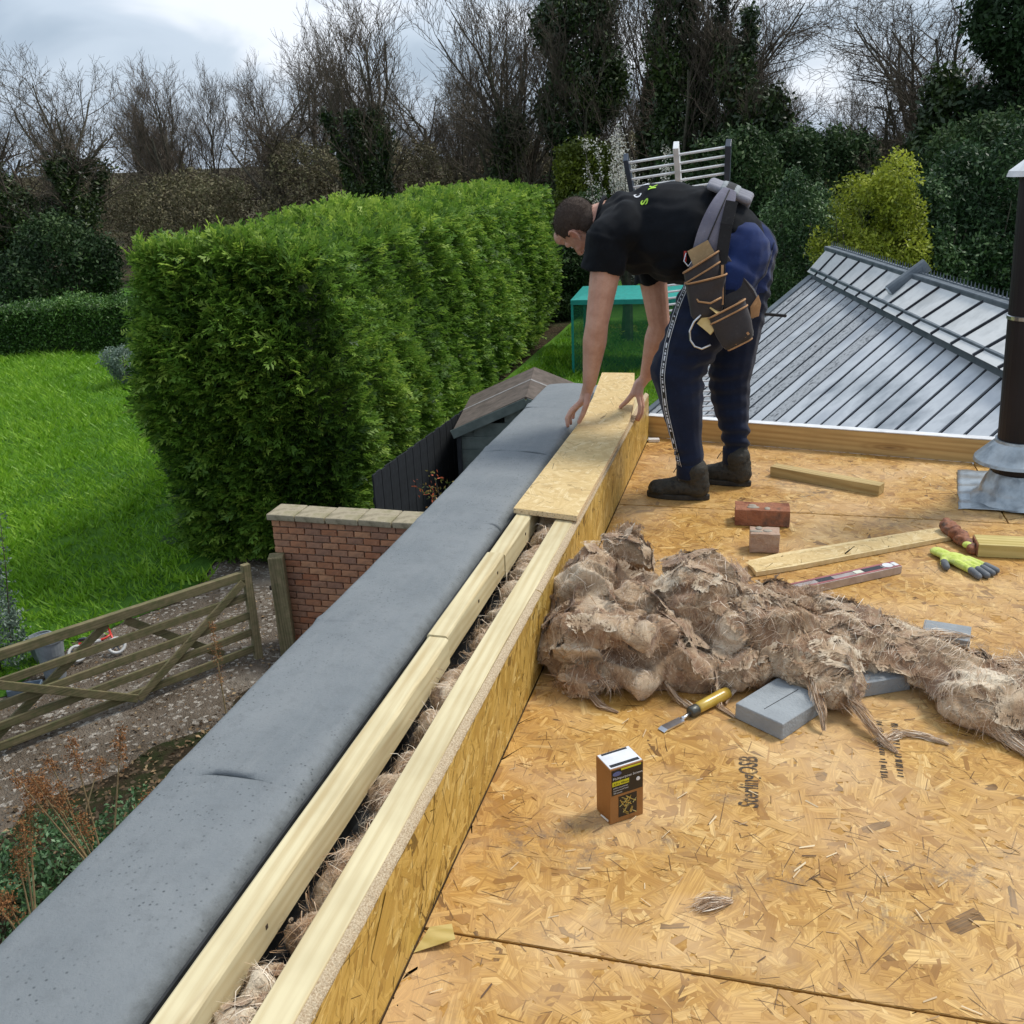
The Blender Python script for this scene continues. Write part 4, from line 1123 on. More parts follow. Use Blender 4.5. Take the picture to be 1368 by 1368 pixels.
# fascia below the top lights, and the top lights themselves
B0 = Vector((0.432, 14.80, -0.30)); B1 = Vector((1.96, 7.30, -0.30))
C0 = Vector((0.640, 14.66, -0.02)); C1 = Vector((2.46, 7.35, -0.02))
m = MB(); m.beam((A0 + B0) / 2 + Vector((0.02, 0, 0)), (A1 + B1) / 2 + Vector((0.02, 0, 0)), 0.07, 0.17); m.build('fascia', M['gutter'], con, bevel=0.01)
nt = (B1 - B0).cross(C0 - B0).normalized()
if nt.z < 0: nt = -nt
NT_ = 15
for i in range(NT_):
    s0, s1 = i / NT_ + 0.004, (i + 1) / NT_ - 0.004
    ex = (C0 - B0).normalized() * 0.06
    plate('top_light', [B0.lerp(B1, s0) - ex, B0.lerp(B1, s1) - ex, C0.lerp(C1, s1), C0.lerp(C1, s0)], 0.02, nt, M['pane_top'], con)
    if i:
        c0, c1 = B0.lerp(B1, i / NT_), C0.lerp(C1, i / NT_)
        m = MB(); m.beam(c0 - ex + nt * 0.0, c1 + nt * 0.0, 0.022, 0.03); m.build('glazing_bar', M['bar'], con)
m = MB(); m.beam(C0 + Vector((0.05, 0.08, 0.0)), C1 + Vector((0.05, 0, 0.0)), 0.17, 0.06); m.build('ridge_cap', M['gutter'], con, bevel=0.015)
m = MB(); nsp = 92
for i in range(nsp):
    p = C0.lerp(C1, i / nsp) + Vector((0.07, 0, 0.03))
    m.tube([p, p + Vector((0, 0, 0.07))], [0.011, 0.003], 4)
o = m.build('ridge_cresting', M['gutter'], con)
m = MB(); m.beam(C0 + Vector((0.07, 0, 0.035)), C1 + Vector((0.07, 0, 0.035)), 0.03, 0.012); m.build('cresting_rail', M['gutter'], con)
# far slope and the walls under it
f0, f1 = C0 + Vector((3.0, 0.5, -1.9)), C1 + Vector((3.0, 0.5, -1.9))
nf = (C1 - C0).cross(f0 - C0).normalized()
if nf.z < 0: nf = -nf
for i in range(14):
    s0, s1 = i / 14 + 0.004, (i + 1) / 14 - 0.004
    plate('rear_glazing_panel', [C0.lerp(C1, s0), C0.lerp(C1, s1), f0.lerp(f1, s1), f0.lerp(f1, s0)], 0.02, nf, M['zinc'], con)
m = MB(); vs = [e0 + Vector((0.1, 0, -0.06)), e1 + Vector((0.1, 0, -0.06)), f1 + Vector((-0.1, 0, -0.05)), f0 + Vector((-0.1, 0, -0.05))]
vs = [tuple(v) for v in vs] + [(v.x, v.y, -3.2) for v in vs]
m.add(vs, [(0, 1, 5, 4), (1, 2, 6, 5), (2, 3, 7, 6), (3, 0, 4, 7)])
m.add([tuple(A0 - nrm * 0.02), tuple(e0 - nrm * 0.02), tuple(e0 + Vector((0.1, 0, -0.2))), tuple(f0 + Vector((-.1, 0, -.1))), tuple(C0 - Vector((0, 0, 0.05))), tuple(B0 - Vector((0, 0, 0.05)))], [(0, 1, 2, 3, 4, 5)])
m.add([tuple(A1 - nrm * 0.02), tuple(e1 - nrm * 0.02), tuple(e1 + Vector((0.1, 0, -0.2))), tuple(f1 + Vector((-.1, 0, -.1))), tuple(C1 - Vector((0, 0, 0.05))), tuple(B1 - Vector((0, 0, 0.05)))], [(5, 4, 3, 2, 1, 0)])
m.add([tuple(A0 - nrm * 0.03), tuple(A1 - nrm * 0.03), tuple(e1 - nrm * 0.03), tuple(e0 - nrm * 0.03)], [(0, 1, 2, 3)])
m.build('end_walls', M['bar'], con)
# tubular vent lying up the top lights
m = MB(); m.tube([(1.20, 11.55, -0.19), (1.56, 11.60, 0.09)], [0.078, 0.078], 14); m.build('roof_vent', M['gutter'], con, smooth=False)
m = MB(); m.tube([(1.19, 11.548, -0.198), (1.202, 11.55, -0.188)], [0.07, 0.07], 14); m.build('vent_mouth', M['lead'], con)
# trim along the left edge
m = MB(); m.beam(A0 + nrm * 0.02, e0 + nrm * 0.02, 0.10, 0.06); m.build('verge_trim', M['gutter'], con)

# ================================================================== FLUE
flue = thing('flue_pipe', 'black enamelled flue pipe with grey storm collar and cone flashing at the right edge', 'flue pipe', (0.985, 4.10, 0.0), 0, rot=(0, R(-2.6), 0))
m = MB(); m.lathe([(0.092, 0.20), (0.092, 0.74)], 32); m.build('pipe', M['black_enamel'], flue, smooth=False)
m = MB(); m.lathe([(0.0915, 0.745), (0.0915, 1.26)], 32); m.build('pipe', M['black_enamel'], flue)
m = MB(); m.lathe([(0.092, 0.735), (0.0965, 0.737), (0.0965, 0.750), (0.092, 0.752)], 32); m.build('locking_band', M['steel'], flue)
m = MB(); m.lathe([(0.135, 1.255), (0.128, 1.275), (0.06, 1.325), (0.012, 1.34)], 28); m.build('rain_cap', M['white_paint'], flue)
m = MB(); m.lathe([(0.100, 0.262), (0.102, 0.252), (0.172, 0.186), (0.176, 0.174), (0.172, 0.172), (0.10, 0.235)], 36); m.build('storm_collar', M['gutter_pale'] if 'gutter_pale' in M else M['lead'], flue)
m = MB(); m.lathe([(0.106, 0.128), (0.106, 0.185)], 32); m.build('seal_band', M['black_enamel'], flue)
vs = []; fs = []; nn = 40
for j in range(9):
    t = j / 8; r = 0.108 + (0.165 - 0.108) * t + 0.018 * max(0, t - 0.75) * 4
    for k in range(nn):
        a = 2 * PI * k / nn; w_ = 0.006 * mnoise.noise(Vector((math.cos(a) * 2, math.sin(a) * 2, j * 0.6)))
        vs.append(((r + w_) * math.cos(a), (r + w_) * math.sin(a), 0.130 - 0.118 * t))
for j in range(8):
    for k in range(nn): fs.append((j * nn + k, (j + 1) * nn + k, (j + 1) * nn + (k + 1) % nn, j * nn + (k + 1) % nn))
m = MB(); m.add(vs, fs); m.build('cone_flashing', M['lead'], flue, smooth=True)
def lead_sheet(cx, cy, w, h, rz, z, seed, name='lead_apron'):
    n = 26; vs = []; fs = []
    for j in range(n + 1):
        for i in range(n + 1):
            x = (i / n - 0.5) * w; y = (j / n - 0.5) * h
            e_ = max(abs(i / n - 0.5), abs(j / n - 0.5)) * 2
            zz2 = z + 0.006 * mnoise.noise(Vector((x * 14, y * 5, seed))) + 0.010 * max(0, e_ - 0.7) * (mnoise.noise(Vector((x * 20, y * 20, seed + 3))) + 0.6) + 0.003 * math.sin(y * 60)
            xx = x + 0.008 * mnoise.noise(Vector((y * 12, seed, 1))) * (1 if i in (0, n) else 0); yy = y + 0.008 * mnoise.noise(Vector((x * 12, seed, 2))) * (1 if j in (0, n) else 0)
            c_, s_ = math.cos(rz), math.sin(rz)
            vs.append((cx + xx * c_ - yy * s_, cy + xx * s_ + yy * c_, zz2))
    k = n + 1
    for j in range(n):
        for i in range(n): fs.append((j * k + i, j * k + i + 1, (j + 1) * k + i + 1, (j + 1) * k + i))
    m = MB(); m.add(vs, fs)
    o = m.build(name, M['lead'], flue, smooth=True)
    md = o.modifiers.new('thickness', 'SOLIDIFY'); md.thickness = 0.003; md.offset = -1
lead_sheet(0.04, 0.07, 0.50, 0.50, R(-8), 0.016, 2)
lead_sheet(0.16, -0.20, 0.34, 0.22, R(-6), 0.009, 7)
lead_sheet(0.27, -0.285, 0.30, 0.10, R(-4), 0.005, 12)

# ================================================================== GARDEN WALL
gw = thing('garden_wall', 'low red brick garden wall with worn stone coping below the parapet', 'garden wall', (-4.61, 7.90, -3.2))
m = MB(); m.box((1.45, 0.115, 0.69), (2.88, 0.208, 1.38)); m.build('mortar_core', M['mortar'], gw)
gb = random.Random(5)
brick_me = []
for v_ in range(6):
    mm = MB(); mm.box((0, 0, 0), (0.160, 0.03, 0.057)); me = mm.mesh('brick', 0.004, 1)
    for vtx in me.vertices: vtx.co += Vector((gb.gauss(0, 0.0012), gb.gauss(0, 0.0018), gb.gauss(0, 0.001)))
    me.materials.append(M['brick']); brick_me.append(me)
row = 0; z = 0.045
nb_ = 0
while z < 1.37:
    x = 0.083 if row % 2 == 0 else 0.0
    while x < 1.75:
        if x > 0.02:
            o = link('brick', brick_me[gb.randrange(6)], None, gw, loc=(x, 0.002 - gb.random() * 0.006, z)); nb_ += 1
        else:
            o = link('brick', brick_me[gb.randrange(6)], None, gw, loc=(0.042, 0.0 - gb.random() * 0.005, z)); o.scale = (0.5, 1, 1)
        x += 0.171
    z += 0.0685; row += 1
rest = MB(); z = 0.045; row = 0
while z < 1.37:
    x = (0.083 if row % 2 == 0 else 0.0) + 0.171 * math.ceil((1.75 - (0.083 if row % 2 == 0 else 0.0)) / 0.171)
    while x < 2.84: rest.box((x, 0.002 - gb.random() * 0.006, z), (0.160, 0.03, 0.057)); x += 0.171
    z += 0.0685; row += 1
rest.build('bricks', M['brick'], gw, kind='stuff')
for k in range(20):
    o = link('brick', brick_me[k % 6], None, gw, loc=(0.004, 0.115, 0.045 + 0.0685 * k), rot=(0, 0, PI / 2)); o.scale = (1.2 if k % 2 else 0.6, 1, 1)
x = -0.035
for k in range(8):
    w = gb.uniform(0.30, 0.37)
    m = MB(); m.box((0, 0, 0), (w - 0.008, 0.31, 0.062))
    o = m.build('coping_stone', M['coping_stone'], gw, bevel=0.012, loc=(x + w / 2, 0.11, 1.415 + gb.uniform(-0.004, 0.004)), rot=(gb.gauss(0, 0.012), gb.gauss(0, 0.008), gb.gauss(0, 0.012)))
    x += w

# ================================================================== FIELD GATE
gate = thing('field_gate', 'weathered five-bar wooden field gate with crossed braces across the track', 'gate', (-4.78, 7.59, -3.2), math.atan2(-2.0, -1.31))
def rail_(name, p, q, w, h, mat=None):
    m = MB(); m.beam(p, q, w, h, up=(1, 0, 0) if abs(p[0] - q[0]) < 1e-6 else (0, 0, 1)); return m.build(name, mat or M['gate'], gate, bevel=0.006)
for k, z in enumerate((0.14, 0.32, 0.50, 0.70)):
    rail_('rail', (0.03, 0, z), (3.15, 0, z - 0.01), 0.028, 0.075)
rail_('top_rail', (0.0, 0, 0.925), (3.15, 0, 0.935), 0.055, 0.085)
rail_('stile', (0.0, 0.0, 0.02), (0.0, 0, 1.03), 0.06, 0.08, M['post'])
rail_('stile', (3.12, 0.0, 0.02), (3.12, 0, 1.15), 0.06, 0.08, M['post'])
for p, q, y in (((0.06, 0.87), (1.22, 0.09), 0.032), ((1.22, 0.10), (2.62, 0.88), 0.032), ((1.18, 0.86), (0.34, 0.18), -0.032), ((1.34, 0.88), (2.5, 0.14), -0.032)):
    rail_('brace', (p[0], y, p[1]), (q[0], y, q[1]), 0.026, 0.075)
post = thing('gate_post', 'thick square wooden gate post between the gate and the brick wall', 'gate post', (-4.56, 7.80, -3.2), R(20))
m = MB(); m.box((0, 0, 0.50), (0.145, 0.145, 1.1)); m.build('post_shaft', M['post'], post, bevel=0.012)
m = MB(); m.lathe([(0.02, 0), (0.02, 0.03)], 8, (-0.085, 0, 0.7)); m.box((-0.08, 0, 0.7), (0.04, 0.05, 0.01)); m.build('hinge', M['nail'], post)

# ================================================================== THINGS BY THE GATE
M['grey_plastic'] = mottled('grey_plastic', (0.17, 0.19, 0.21), (0.27, 0.30, 0.33), 9, 0.45, 0.1, 60, 0.001)
M['blue_grey_plastic'] = mottled('blue_grey_plastic', (0.10, 0.14, 0.18), (0.18, 0.23, 0.29), 9, 0.4, 0.1, 60, 0.001)
M['tyre'] = mottled('pale_tyre', (0.48, 0.48, 0.47), (0.66, 0.66, 0.65), 20, 0.7, 0.2, 90, 0.001)
M['bike_red'] = plain('red_enamel', (0.60, 0.045, 0.03), 0.3)
M['dark_hub'] = plain('dark_hub', (0.03, 0.035, 0.05), 0.4)
bk = thing('water_bucket', 'tall grey plastic bucket standing on the grass behind the gate', 'bucket', (-6.56, 6.86, -3.17), 0.3)
m = MB(); m.lathe([(0.095, 0.0), (0.118, 0.26), (0.122, 0.262), (0.135, 0.40), (0.143, 0.402), (0.143, 0.42), (0.132, 0.42), (0.12, 0.27), (0.085, 0.02)], 24); m.build('bucket_body', M['grey_plastic'], bk)
m = MB(); m.tube([(0.14 * math.cos(t), 0.145 * math.sin(t) , 0.40 - 0.09 * math.sin(t)) for t in [PI * k / 12 for k in range(13)]], 0.004, 5); m.build('handle', M['steel'], bk)
pt = thing('grey_pot', 'round grey pot with a dark rim behind the tall bucket', 'pot', (-6.90, 7.14, -3.17), 0, rot=(R(4), R(-6), 0))
m = MB(); m.lathe([(0.09, 0.0), (0.12, 0.22), (0.138, 0.225), (0.14, 0.26), (0.125, 0.262), (0.115, 0.23), (0.08, 0.05)], 24); m.build('pot_body', M['grey_plastic'], pt)
m = MB(); m.lathe([(0.0, 0.20), (0.116, 0.205), (0.116, 0.21), (0.0, 0.215)], 24); m.build('soil', M['ground'], pt)
ty = thing('shallow_tray', 'shallow blue-grey tray lying left of the tall bucket', 'tray', (-6.66, 6.56, -3.165), 0.5)
m = MB(); m.prism([(-0.13, -0.06), (0.13, -0.06), (0.14, 0.07), (-0.14, 0.07)], 0.0, 0.012); m.build('tray_base', M['blue_grey_plastic'], ty)
m = MB()
for (x, y, a, b) in ((0, -0.066, 0.28, 0.012), (0, 0.072, 0.29, 0.012), (-0.14, 0.003, 0.012, 0.126), (0.14, 0.003, 0.012, 0.126)): m.box((x, y, 0.032), (a, b, 0.06))
m.build('tray_rim', M['blue_grey_plastic'], ty, bevel=0.003)
bi = thing('balance_bike', 'small red child\'s balance bike with pale wheels lying on the track', 'bike', (-6.37, 7.25, -3.155), math.atan2(0.30, 0.38), rot=(R(-42), 0, math.atan2(0.30, 0.38)))
for s in (-1, 1):
    wx = s * 0.185
    mm = Matrix.Translation((wx, 0, 0.09)) @ Matrix.Rotation(PI / 2, 4, 'X')
    m = MB(); vs = []; fs = []
    for i in range(24):
        for k in range(6):
            a = 2 * PI * i / 24; b = 2 * PI * k / 6
            vs.append(((0.078 + 0.016 * math.cos(b)) * math.cos(a), (0.078 + 0.016 * math.cos(b)) * math.sin(a), 0.016 * math.sin(b)))
    for i in range(24):
        for k in range(6): fs.append((i * 6 + k, i * 6 + (k + 1) % 6, ((i + 1) % 24) * 6 + (k + 1) % 6, ((i + 1) % 24) * 6 + k))
    m.add(vs, fs, mm); w = m.build('tyre', M['tyre'], bi, smooth=True)
    m = MB(); m.lathe([(0.018, -0.014), (0.018, 0.014)], 10, M=mm)
    for k in range(5):
        a = 2 * PI * k / 5
        m.add(*(lambda q: (q.V, q.F))(MB().beam((0, 0, 0), (0.068 * math.cos(a), 0.068 * math.sin(a), 0), 0.012, 0.010)), M=mm)
    m.build('wheel_hub', M['dark_hub'], w)
m = MB(); m.tube([(-0.185, 0.02, 0.09), (-0.15, 0.0, 0.19), (-0.05, 0, 0.17), (0.10, 0, 0.19), (0.15, 0, 0.22)], 0.012, 6); m.tube([(0.185, 0.02, 0.09), (0.16, 0.0, 0.16), (0.14, 0, 0.27)], 0.012, 6); m.build('frame', M['bike_red'], bi, smooth=True)
m = MB(); m.tube([(-0.10, 0, 0.175), (0.05, 0, 0.178)], 0.016, 6); m.build('frame_sleeve', M['tyre'], bi)
m = MB(); m.tube([(0.135, -0.09, 0.29), (0.14, 0, 0.275), (0.135, 0.09, 0.29)], 0.010, 6); m.build('handlebar', M['bike_red'], bi)
m = MB(); m.ball((-0.11, 0, 0.225), (0.055, 0.032, 0.018)); m.build('saddle', M['dark_hub'], bi)

# ================================================================== SHED AND FENCE
M['felt'] = mottled('mineral_roof_felt', (0.075, 0.060, 0.048), (0.15, 0.12, 0.10), 8, 0.95, 0.6, 260, 0.003)
M['felt_pale'] = mottled('felt_lap', (0.20, 0.19, 0.18), (0.30, 0.29, 0.28), 20, 0.9, 0.3, 200, 0.002)
M['shed_green'] = mottled('grey_green_shed_paint', (0.055, 0.075, 0.070), (0.11, 0.135, 0.125), 7, 0.8, 0.3, 40, 0.003)
M['fence_dark'] = mottled('dark_fence_stain', (0.005, 0.007, 0.009), (0.016, 0.020, 0.025), 8, 0.85, 0.3, 40, 0.003)
M['cream'] = mottled('cream_timber', (0.52, 0.47, 0.27), (0.70, 0.64, 0.42), 7, 0.6, 0.2, 40, 0.002)
sh = thing('garden_shed', 'small grey-green garden shed with a brown felt gable roof beside the hedge', 'shed', (-2.67, 10.40, -3.2), R(10))
zr, ze, hw, L = 2.04, 1.68, 0.84, 1.50
for s in (-1, 1):
    for k in range(2):
        y0, y1 = -0.03 + k * (L + 0.1) / 2, -0.03 + (k + 1) * (L + 0.1) / 2 - 0.004
        n_ = Vector((s * (zr - ze), 0, hw)).normalized()
        plate('roof_felt', [(0.002 * s, y0, zr), (0.002 * s, y1, zr), (s * hw, y1, ze), (s * hw, y0, ze)], 0.03, n_ if True else n_, M['felt'], sh)
    n_ = Vector((s * (zr - ze), 0, hw)).normalized() * 0.004
    plate('felt_lap', [Vector(p) + n_ for p in ((0.002 * s, 0.80, zr), (0.002 * s, 0.86, zr), (s * hw, 0.86, ze), (s * hw, 0.80, ze))], 0.003, n_.normalized(), M['felt_pale'], sh)
    m = MB(); m.beam((0, -0.045, zr - 0.065), (s * (hw + 0.02), -0.045, ze - 0.065), 0.022, 0.10); m.build('barge_board', M['shed_green'], sh)
# boarded gable wall
for k in range(12):
    z0, z1 = 0.05 + k * 0.152, 0.05 + (k + 1) * 0.152 - 0.004
    hwid = 0.80 if z1 < 1.66 else max(0.05, 0.80 * (1.98 - z1) / 0.34)
    m = MB(); m.box((0, 0.012 + (k % 2) * 0.0, (z0 + z1) / 2), (2 * hwid, 0.018, z1 - z0)); m.build('wall_board', M['shed_green'], sh, rot=(R(-1.2), 0, 0))
m = MB(); m.box((0, L / 2 + 0.03, 0.84), (1.58, L - 0.06, 1.58)); m.build('shed_body', M['shed_green'], sh)
m = MB(); m.box((-0.79, -0.01, 0.83), (0.05, 0.05, 1.60)); m.build('corner_trim', M['fence_dark'], sh)
m = MB(); m.box((0.06, -0.09, 1.50), (0.72, 0.17, 0.10)); m.build('door_canopy', M['cream'], sh, bevel=0.006)
m = MB(); m.box((0.12, -0.006, 0.75), (0.62, 0.02, 1.36)); m.build('door', M['fence_dark'], sh)
fe = thing('dark_fence', 'dark vertical board fence between the hedge and the shed', 'fence', (-3.87, 8.75, -3.2), math.atan2(1, 0.05))
for k in range(28):
    m = MB(); m.box((0, 0, 0.80 + 0.006 * math.sin(k * 2.3)), (0.098, 0.018, 1.6)); m.build('fence_board', M['fence_dark'], fe, loc=(k * 0.102, 0.004 * (k % 2), 0))
for z in (0.35, 1.30):
    m = MB(); m.box((1.4, 0.028, z), (2.8, 0.035, 0.07)); m.build('fence_rail', M['fence_dark'], fe)
# roses in front of the shed
ro = thing('rose_shrub', 'sprig of red and yellow young rose leaves beside the dark fence', 'rose', (-3.22, 9.25, -3.2))
M['rose'] = leaf_mat('young_rose_leaf', (0.04, 0.09, 0.02), (0.30, 0.24, 0.06), (0.55, 0.13, 0.06), 0.5, 0.25)
m = MB(); lp = []
gg = random.Random(3)
for k in range(7):
    a = gg.uniform(0, 2 * PI); t = Vector((0.22 * math.cos(a), 0.16 * math.sin(a), gg.uniform(1.05, 1.42)))
    m.tube([(0, 0, 0), (t.x * 0.4, t.y * 0.4, t.z * 0.6), t], [0.012, 0.008, 0.004], 5)
    for j in range(5): lp.append(tuple(t + Vector((gg.gauss(0, 0.06), gg.gauss(0, 0.06), gg.gauss(-0.03, 0.07)))))
m.build('stems', M['bark'], ro)
lp = np.array(lp); g = np.random.default_rng(2); n = len(lp)
V, F, T = scatter(*CLUST[2], lp, g.normal(0, 1, (n, 3)), g.normal(0, 1, (n, 3)), np.full(n, 0.085), g.random(n)); link('leaves', np_mesh('leaves', V, F, T), M['rose'], ro)

# ================================================================== TEAL CAGE ON THE BACK LAWN
def net_mat(name, c, alpha):
    t = NT(name); t.set(c, 0.7)
    tr = t.n.new('ShaderNodeBsdfTransparent'); ms = t.n.new('ShaderNodeMixShader'); ms.inputs[0].default_value = alpha
    t.l.new(tr.outputs[0], ms.inputs[1]); t.l.new(t.b.outputs[0], ms.inputs[2]); t.l.new(ms.outputs[0], t.n['Material Output'].inputs['Surface'])
    return t.m
M['teal'] = plain('teal_tarpaulin', (0.015, 0.30, 0.26), 0.5)
M['net'] = net_mat('green_netting', (0.020, 0.22, 0.11), 0.30)
cg = thing('netted_cage', 'teal topped garden cage with green netting on the lawn behind the man\'s arms', 'cage', (-4.22, 20.7, -3.2), R(4))
Wc, Dc, Hc = 3.3, 2.2, 1.62
for (x, y) in ((0, 0), (Wc * 0.5, 0), (Wc, 0), (0, Dc), (Wc, Dc)):
    m = MB(); m.box((x, y, Hc / 2), (0.05, 0.05, Hc)); m.build('post', M['teal'], cg)
for q in (((0, 0), (Wc, 0)), ((0, Dc), (Wc, Dc)), ((0, 0), (0, Dc)), ((Wc, 0), (Wc, Dc))):
    m = MB(); m.add([(q[0][0], q[0][1], 0.02), (q[1][0], q[1][1], 0.02), (q[1][0], q[1][1], Hc - 0.02), (q[0][0], q[0][1], Hc - 0.02)], [(0, 1, 2, 3)]); m.build('netting', M['net'], cg)
m = MB(); m.add([(-0.03, -0.03, Hc), (Wc + .03, -0.03, Hc), (Wc + .03, Dc + .03, Hc), (-.03, Dc + .03, Hc), (0.35, 0.7, Hc + 0.07), (Wc - 0.35, 0.7, Hc + 0.07), (Wc - 0.35, Dc - 0.7, Hc + 0.07), (0.35, Dc - 0.7, Hc + 0.07), (-.03, -.03, Hc - 0.10), (Wc + .03, -.03, Hc - 0.10), (Wc + .03, Dc + .03, Hc - 0.10), (-.03, Dc + .03, Hc - 0.10)],
    [(0, 1, 5, 4), (1, 2, 6, 5), (2, 3, 7, 6), (3, 0, 4, 7), (4, 5, 6, 7), (8, 9, 1, 0), (9, 10, 2, 1), (10, 11, 3, 2), (11, 8, 0, 3)])
m.build('roof_cover', M['teal'], cg)
M['daff'] = leaf_mat('daffodil_petal', (0.25, 0.30, 0.02), (0.75, 0.62, 0.03), (0.85, 0.75, 0.10), 0.5, 0.2)
for (x, y, lb) in ((-3.55, 24.6, 'clump of yellow daffodils seen through the netting, left'), (-2.75, 24.9, 'clump of yellow daffodils seen through the netting, by the far arm')):
    d_ = thing('daffodil_clump', lb, 'daffodils', (x, y, -3.16), 0, 'daffodil clumps on the back lawn')
    g = np.random.default_rng(int(y * 10)); n = 60
    P_ = np.stack([g.normal(0, 0.22, n), g.normal(0, 0.15, n), g.uniform(0.22, 0.36, n)], 1)
    V, F, T = scatter(*CLUST[0], P_, g.normal(0, 1, (n, 3)), g.normal(0, 1, (n, 3)), np.full(n, 0.09), g.random(n)); link('flowers', np_mesh('flowers', V, F, T), M['daff'], d_, kind='stuff')
    P_[:, 2] *= 0.45
    V, F, T = scatter(*CLUST[1], P_, g.normal(0, 1, (n, 3)), g.normal(0, 1, (n, 3)), np.full(n, 0.2), g.random(n)); link('leaves', np_mesh('leaves', V, F, T), M['grass'], d_, kind='stuff')

# ================================================================== LADDER
M['ladder_dark'] = plain('dark_blue_ladder_stile', (0.035, 0.05, 0.075), 0.45)
ld = thing('wide_ladder', 'wide aluminium ladder with a pale middle stile rising behind the man', 'ladder')
T_ = [Vector((-0.83, 5.60, 1.36)), Vector((-0.56, 5.60, 1.41)), Vector((-0.285, 5.60, 1.41))]
F_ = [Vector((-0.62, 7.6, -1.15)), Vector((-0.51, 7.6, -1.15)), Vector((-0.40, 7.6, -1.15))]
for k, (nm_, mt_, w) in enumerate((('stile', 'ladder_dark', 0.026), ('middle_stile', 'white_paint', 0.030), ('stile', 'ladder_dark', 0.030))):
    m = MB(); m.beam(F_[k], T_[k], w, 0.06, up=(0, 1, 0)); m.build(nm_, M[mt_], ld, bevel=0.003)
for k in range(56):
    t = 0.008 + k * 0.0175
    a, b = T_[0].lerp(F_[0], t), T_[2].lerp(F_[2], t)
    m = MB(); m.tube([a + Vector((0, 0, -0.012)), b + Vector((0, 0, 0.0))], 0.0072, 6); m.build('rung', M['white_paint'], ld)

# ================================================================== PLANTS AND LITTER BELOW THE PARAPET
o = bush('silver_shrub', 'leafy grey-green shrub cut by the left picture edge behind the gate', (-7.25, 6.75, -2.45), (0.50, 0.45, 0.72), 1500, 0.085, 'grey_leaf', 81, gaps=0.35, tmean=0.5, rs=(0.2, 0.4), lumps=14)
# tall arching shoots of that shrub
g = np.random.default_rng(12); m = MB(); lp = []
for k in range(9):
    b = Vector((g.uniform(-0.25, 0.25), g.uniform(-0.2, 0.2), 0.3)); t = b + Vector((g.uniform(-0.15, 0.35), g.uniform(-0.2, 0.2), g.uniform(1.0, 1.95)))
    m.tube([b, b.lerp(t, 0.5) + Vector((0.03, 0, 0.05)), t], [0.008, 0.005, 0.002], 4)
    for j in range(34):
        q = b.lerp(t, 0.3 + 0.7 * j / 34); lp.append((q.x + g.normal(0, 0.035), q.y + g.normal(0, 0.035), q.z + g.normal(0, 0.02)))
m.build('shoots', M['bark'], o)
lp = np.array(lp); n = len(lp)
V, F, T = scatter(*CLUST[3], lp, g.normal(0, 1, (n, 3)), g.normal(0, 1, (n, 3)), g.uniform(0.04, 0.08, n), g.random(n) * 0.7 + 0.2); link('shoot_leaves', np_mesh('shoot_leaves', V, F, T), M['grey_leaf'], o)

M['litter'] = leaf_mat('dead_leaf_litter', (0.05, 0.03, 0.015), (0.16, 0.10, 0.05), (0.34, 0.24, 0.13), 0.9, 0.05)
g = np.random.default_rng(17); n = 9000
y = g.uniform(2.0, 8.0, n); x = g.uniform(-6.2, -1.4, n)
k = (x > -5.35 + (y - 5.8) * 0.30); x, y = x[k], y[k]; n = len(x)
V, F, T = scatter(*LEAF4, np.stack([x, y, -3.21 + g.uniform(-0.01, 0.03, n)], 1), np.stack([g.normal(0, 1, n), g.normal(0, 1, n), g.normal(0, 0.25, n)], 1), np.array([0, 0, 1.0]) + g.normal(0, 0.5, (n, 3)), g.uniform(0.02, 0.055, n), np.clip(g.normal(0.45, 0.25, n), 0, 1))
link('leaf_litter', np_mesh('leaf_litter', V, F, T), M['litter'], None, kind='stuff')
g = np.random.default_rng(18); n = 2600
y = g.uniform(2.0, 9.0, n); x = -7.2 + (y - 6.5) * 0.25 + g.uniform(0, 2.2, n)
V, F, T = scatter(*LEAF4, np.stack([x, y, -3.170 + 0.25 * wavy(x, y)], 1), np.stack([g.normal(0, 1, n), g.normal(0, 1, n), 0 * x], 1), np.array([0, 0, 1.0]) + g.normal(0, 0.4, (n, 3)), g.uniform(0.015, 0.045, n), np.clip(g.normal(0.3, 0.3, n), 0, 1))
link('track_debris', np_mesh('track_debris', V, F, T), M['litter'], None, kind='stuff')
# ground cover at the foot of the house wall
M['weed'] = leaf_mat('ground_cover_leaf', (0.022, 0.06, 0.018), (0.07, 0.155, 0.055), (0.20, 0.32, 0.16), 0.5, 0.2)
g = np.random.default_rng(19)
lump = [(g.uniform(-5.4, -3.2), g.uniform(2.4, 4.6), -3.1 + g.uniform(0, 0.25), g.uniform(0.25, 0.5), g.uniform(0.25, 0.45), g.uniform(0.18, 0.38)) for k in range(40)]
gc = foliage('ground_cover', lump, 11000, 0.085, M['weed'], None, 20, gaps=0.2, depth=0.2, tmean=0.5, tvar=0.3, kind='stuff')
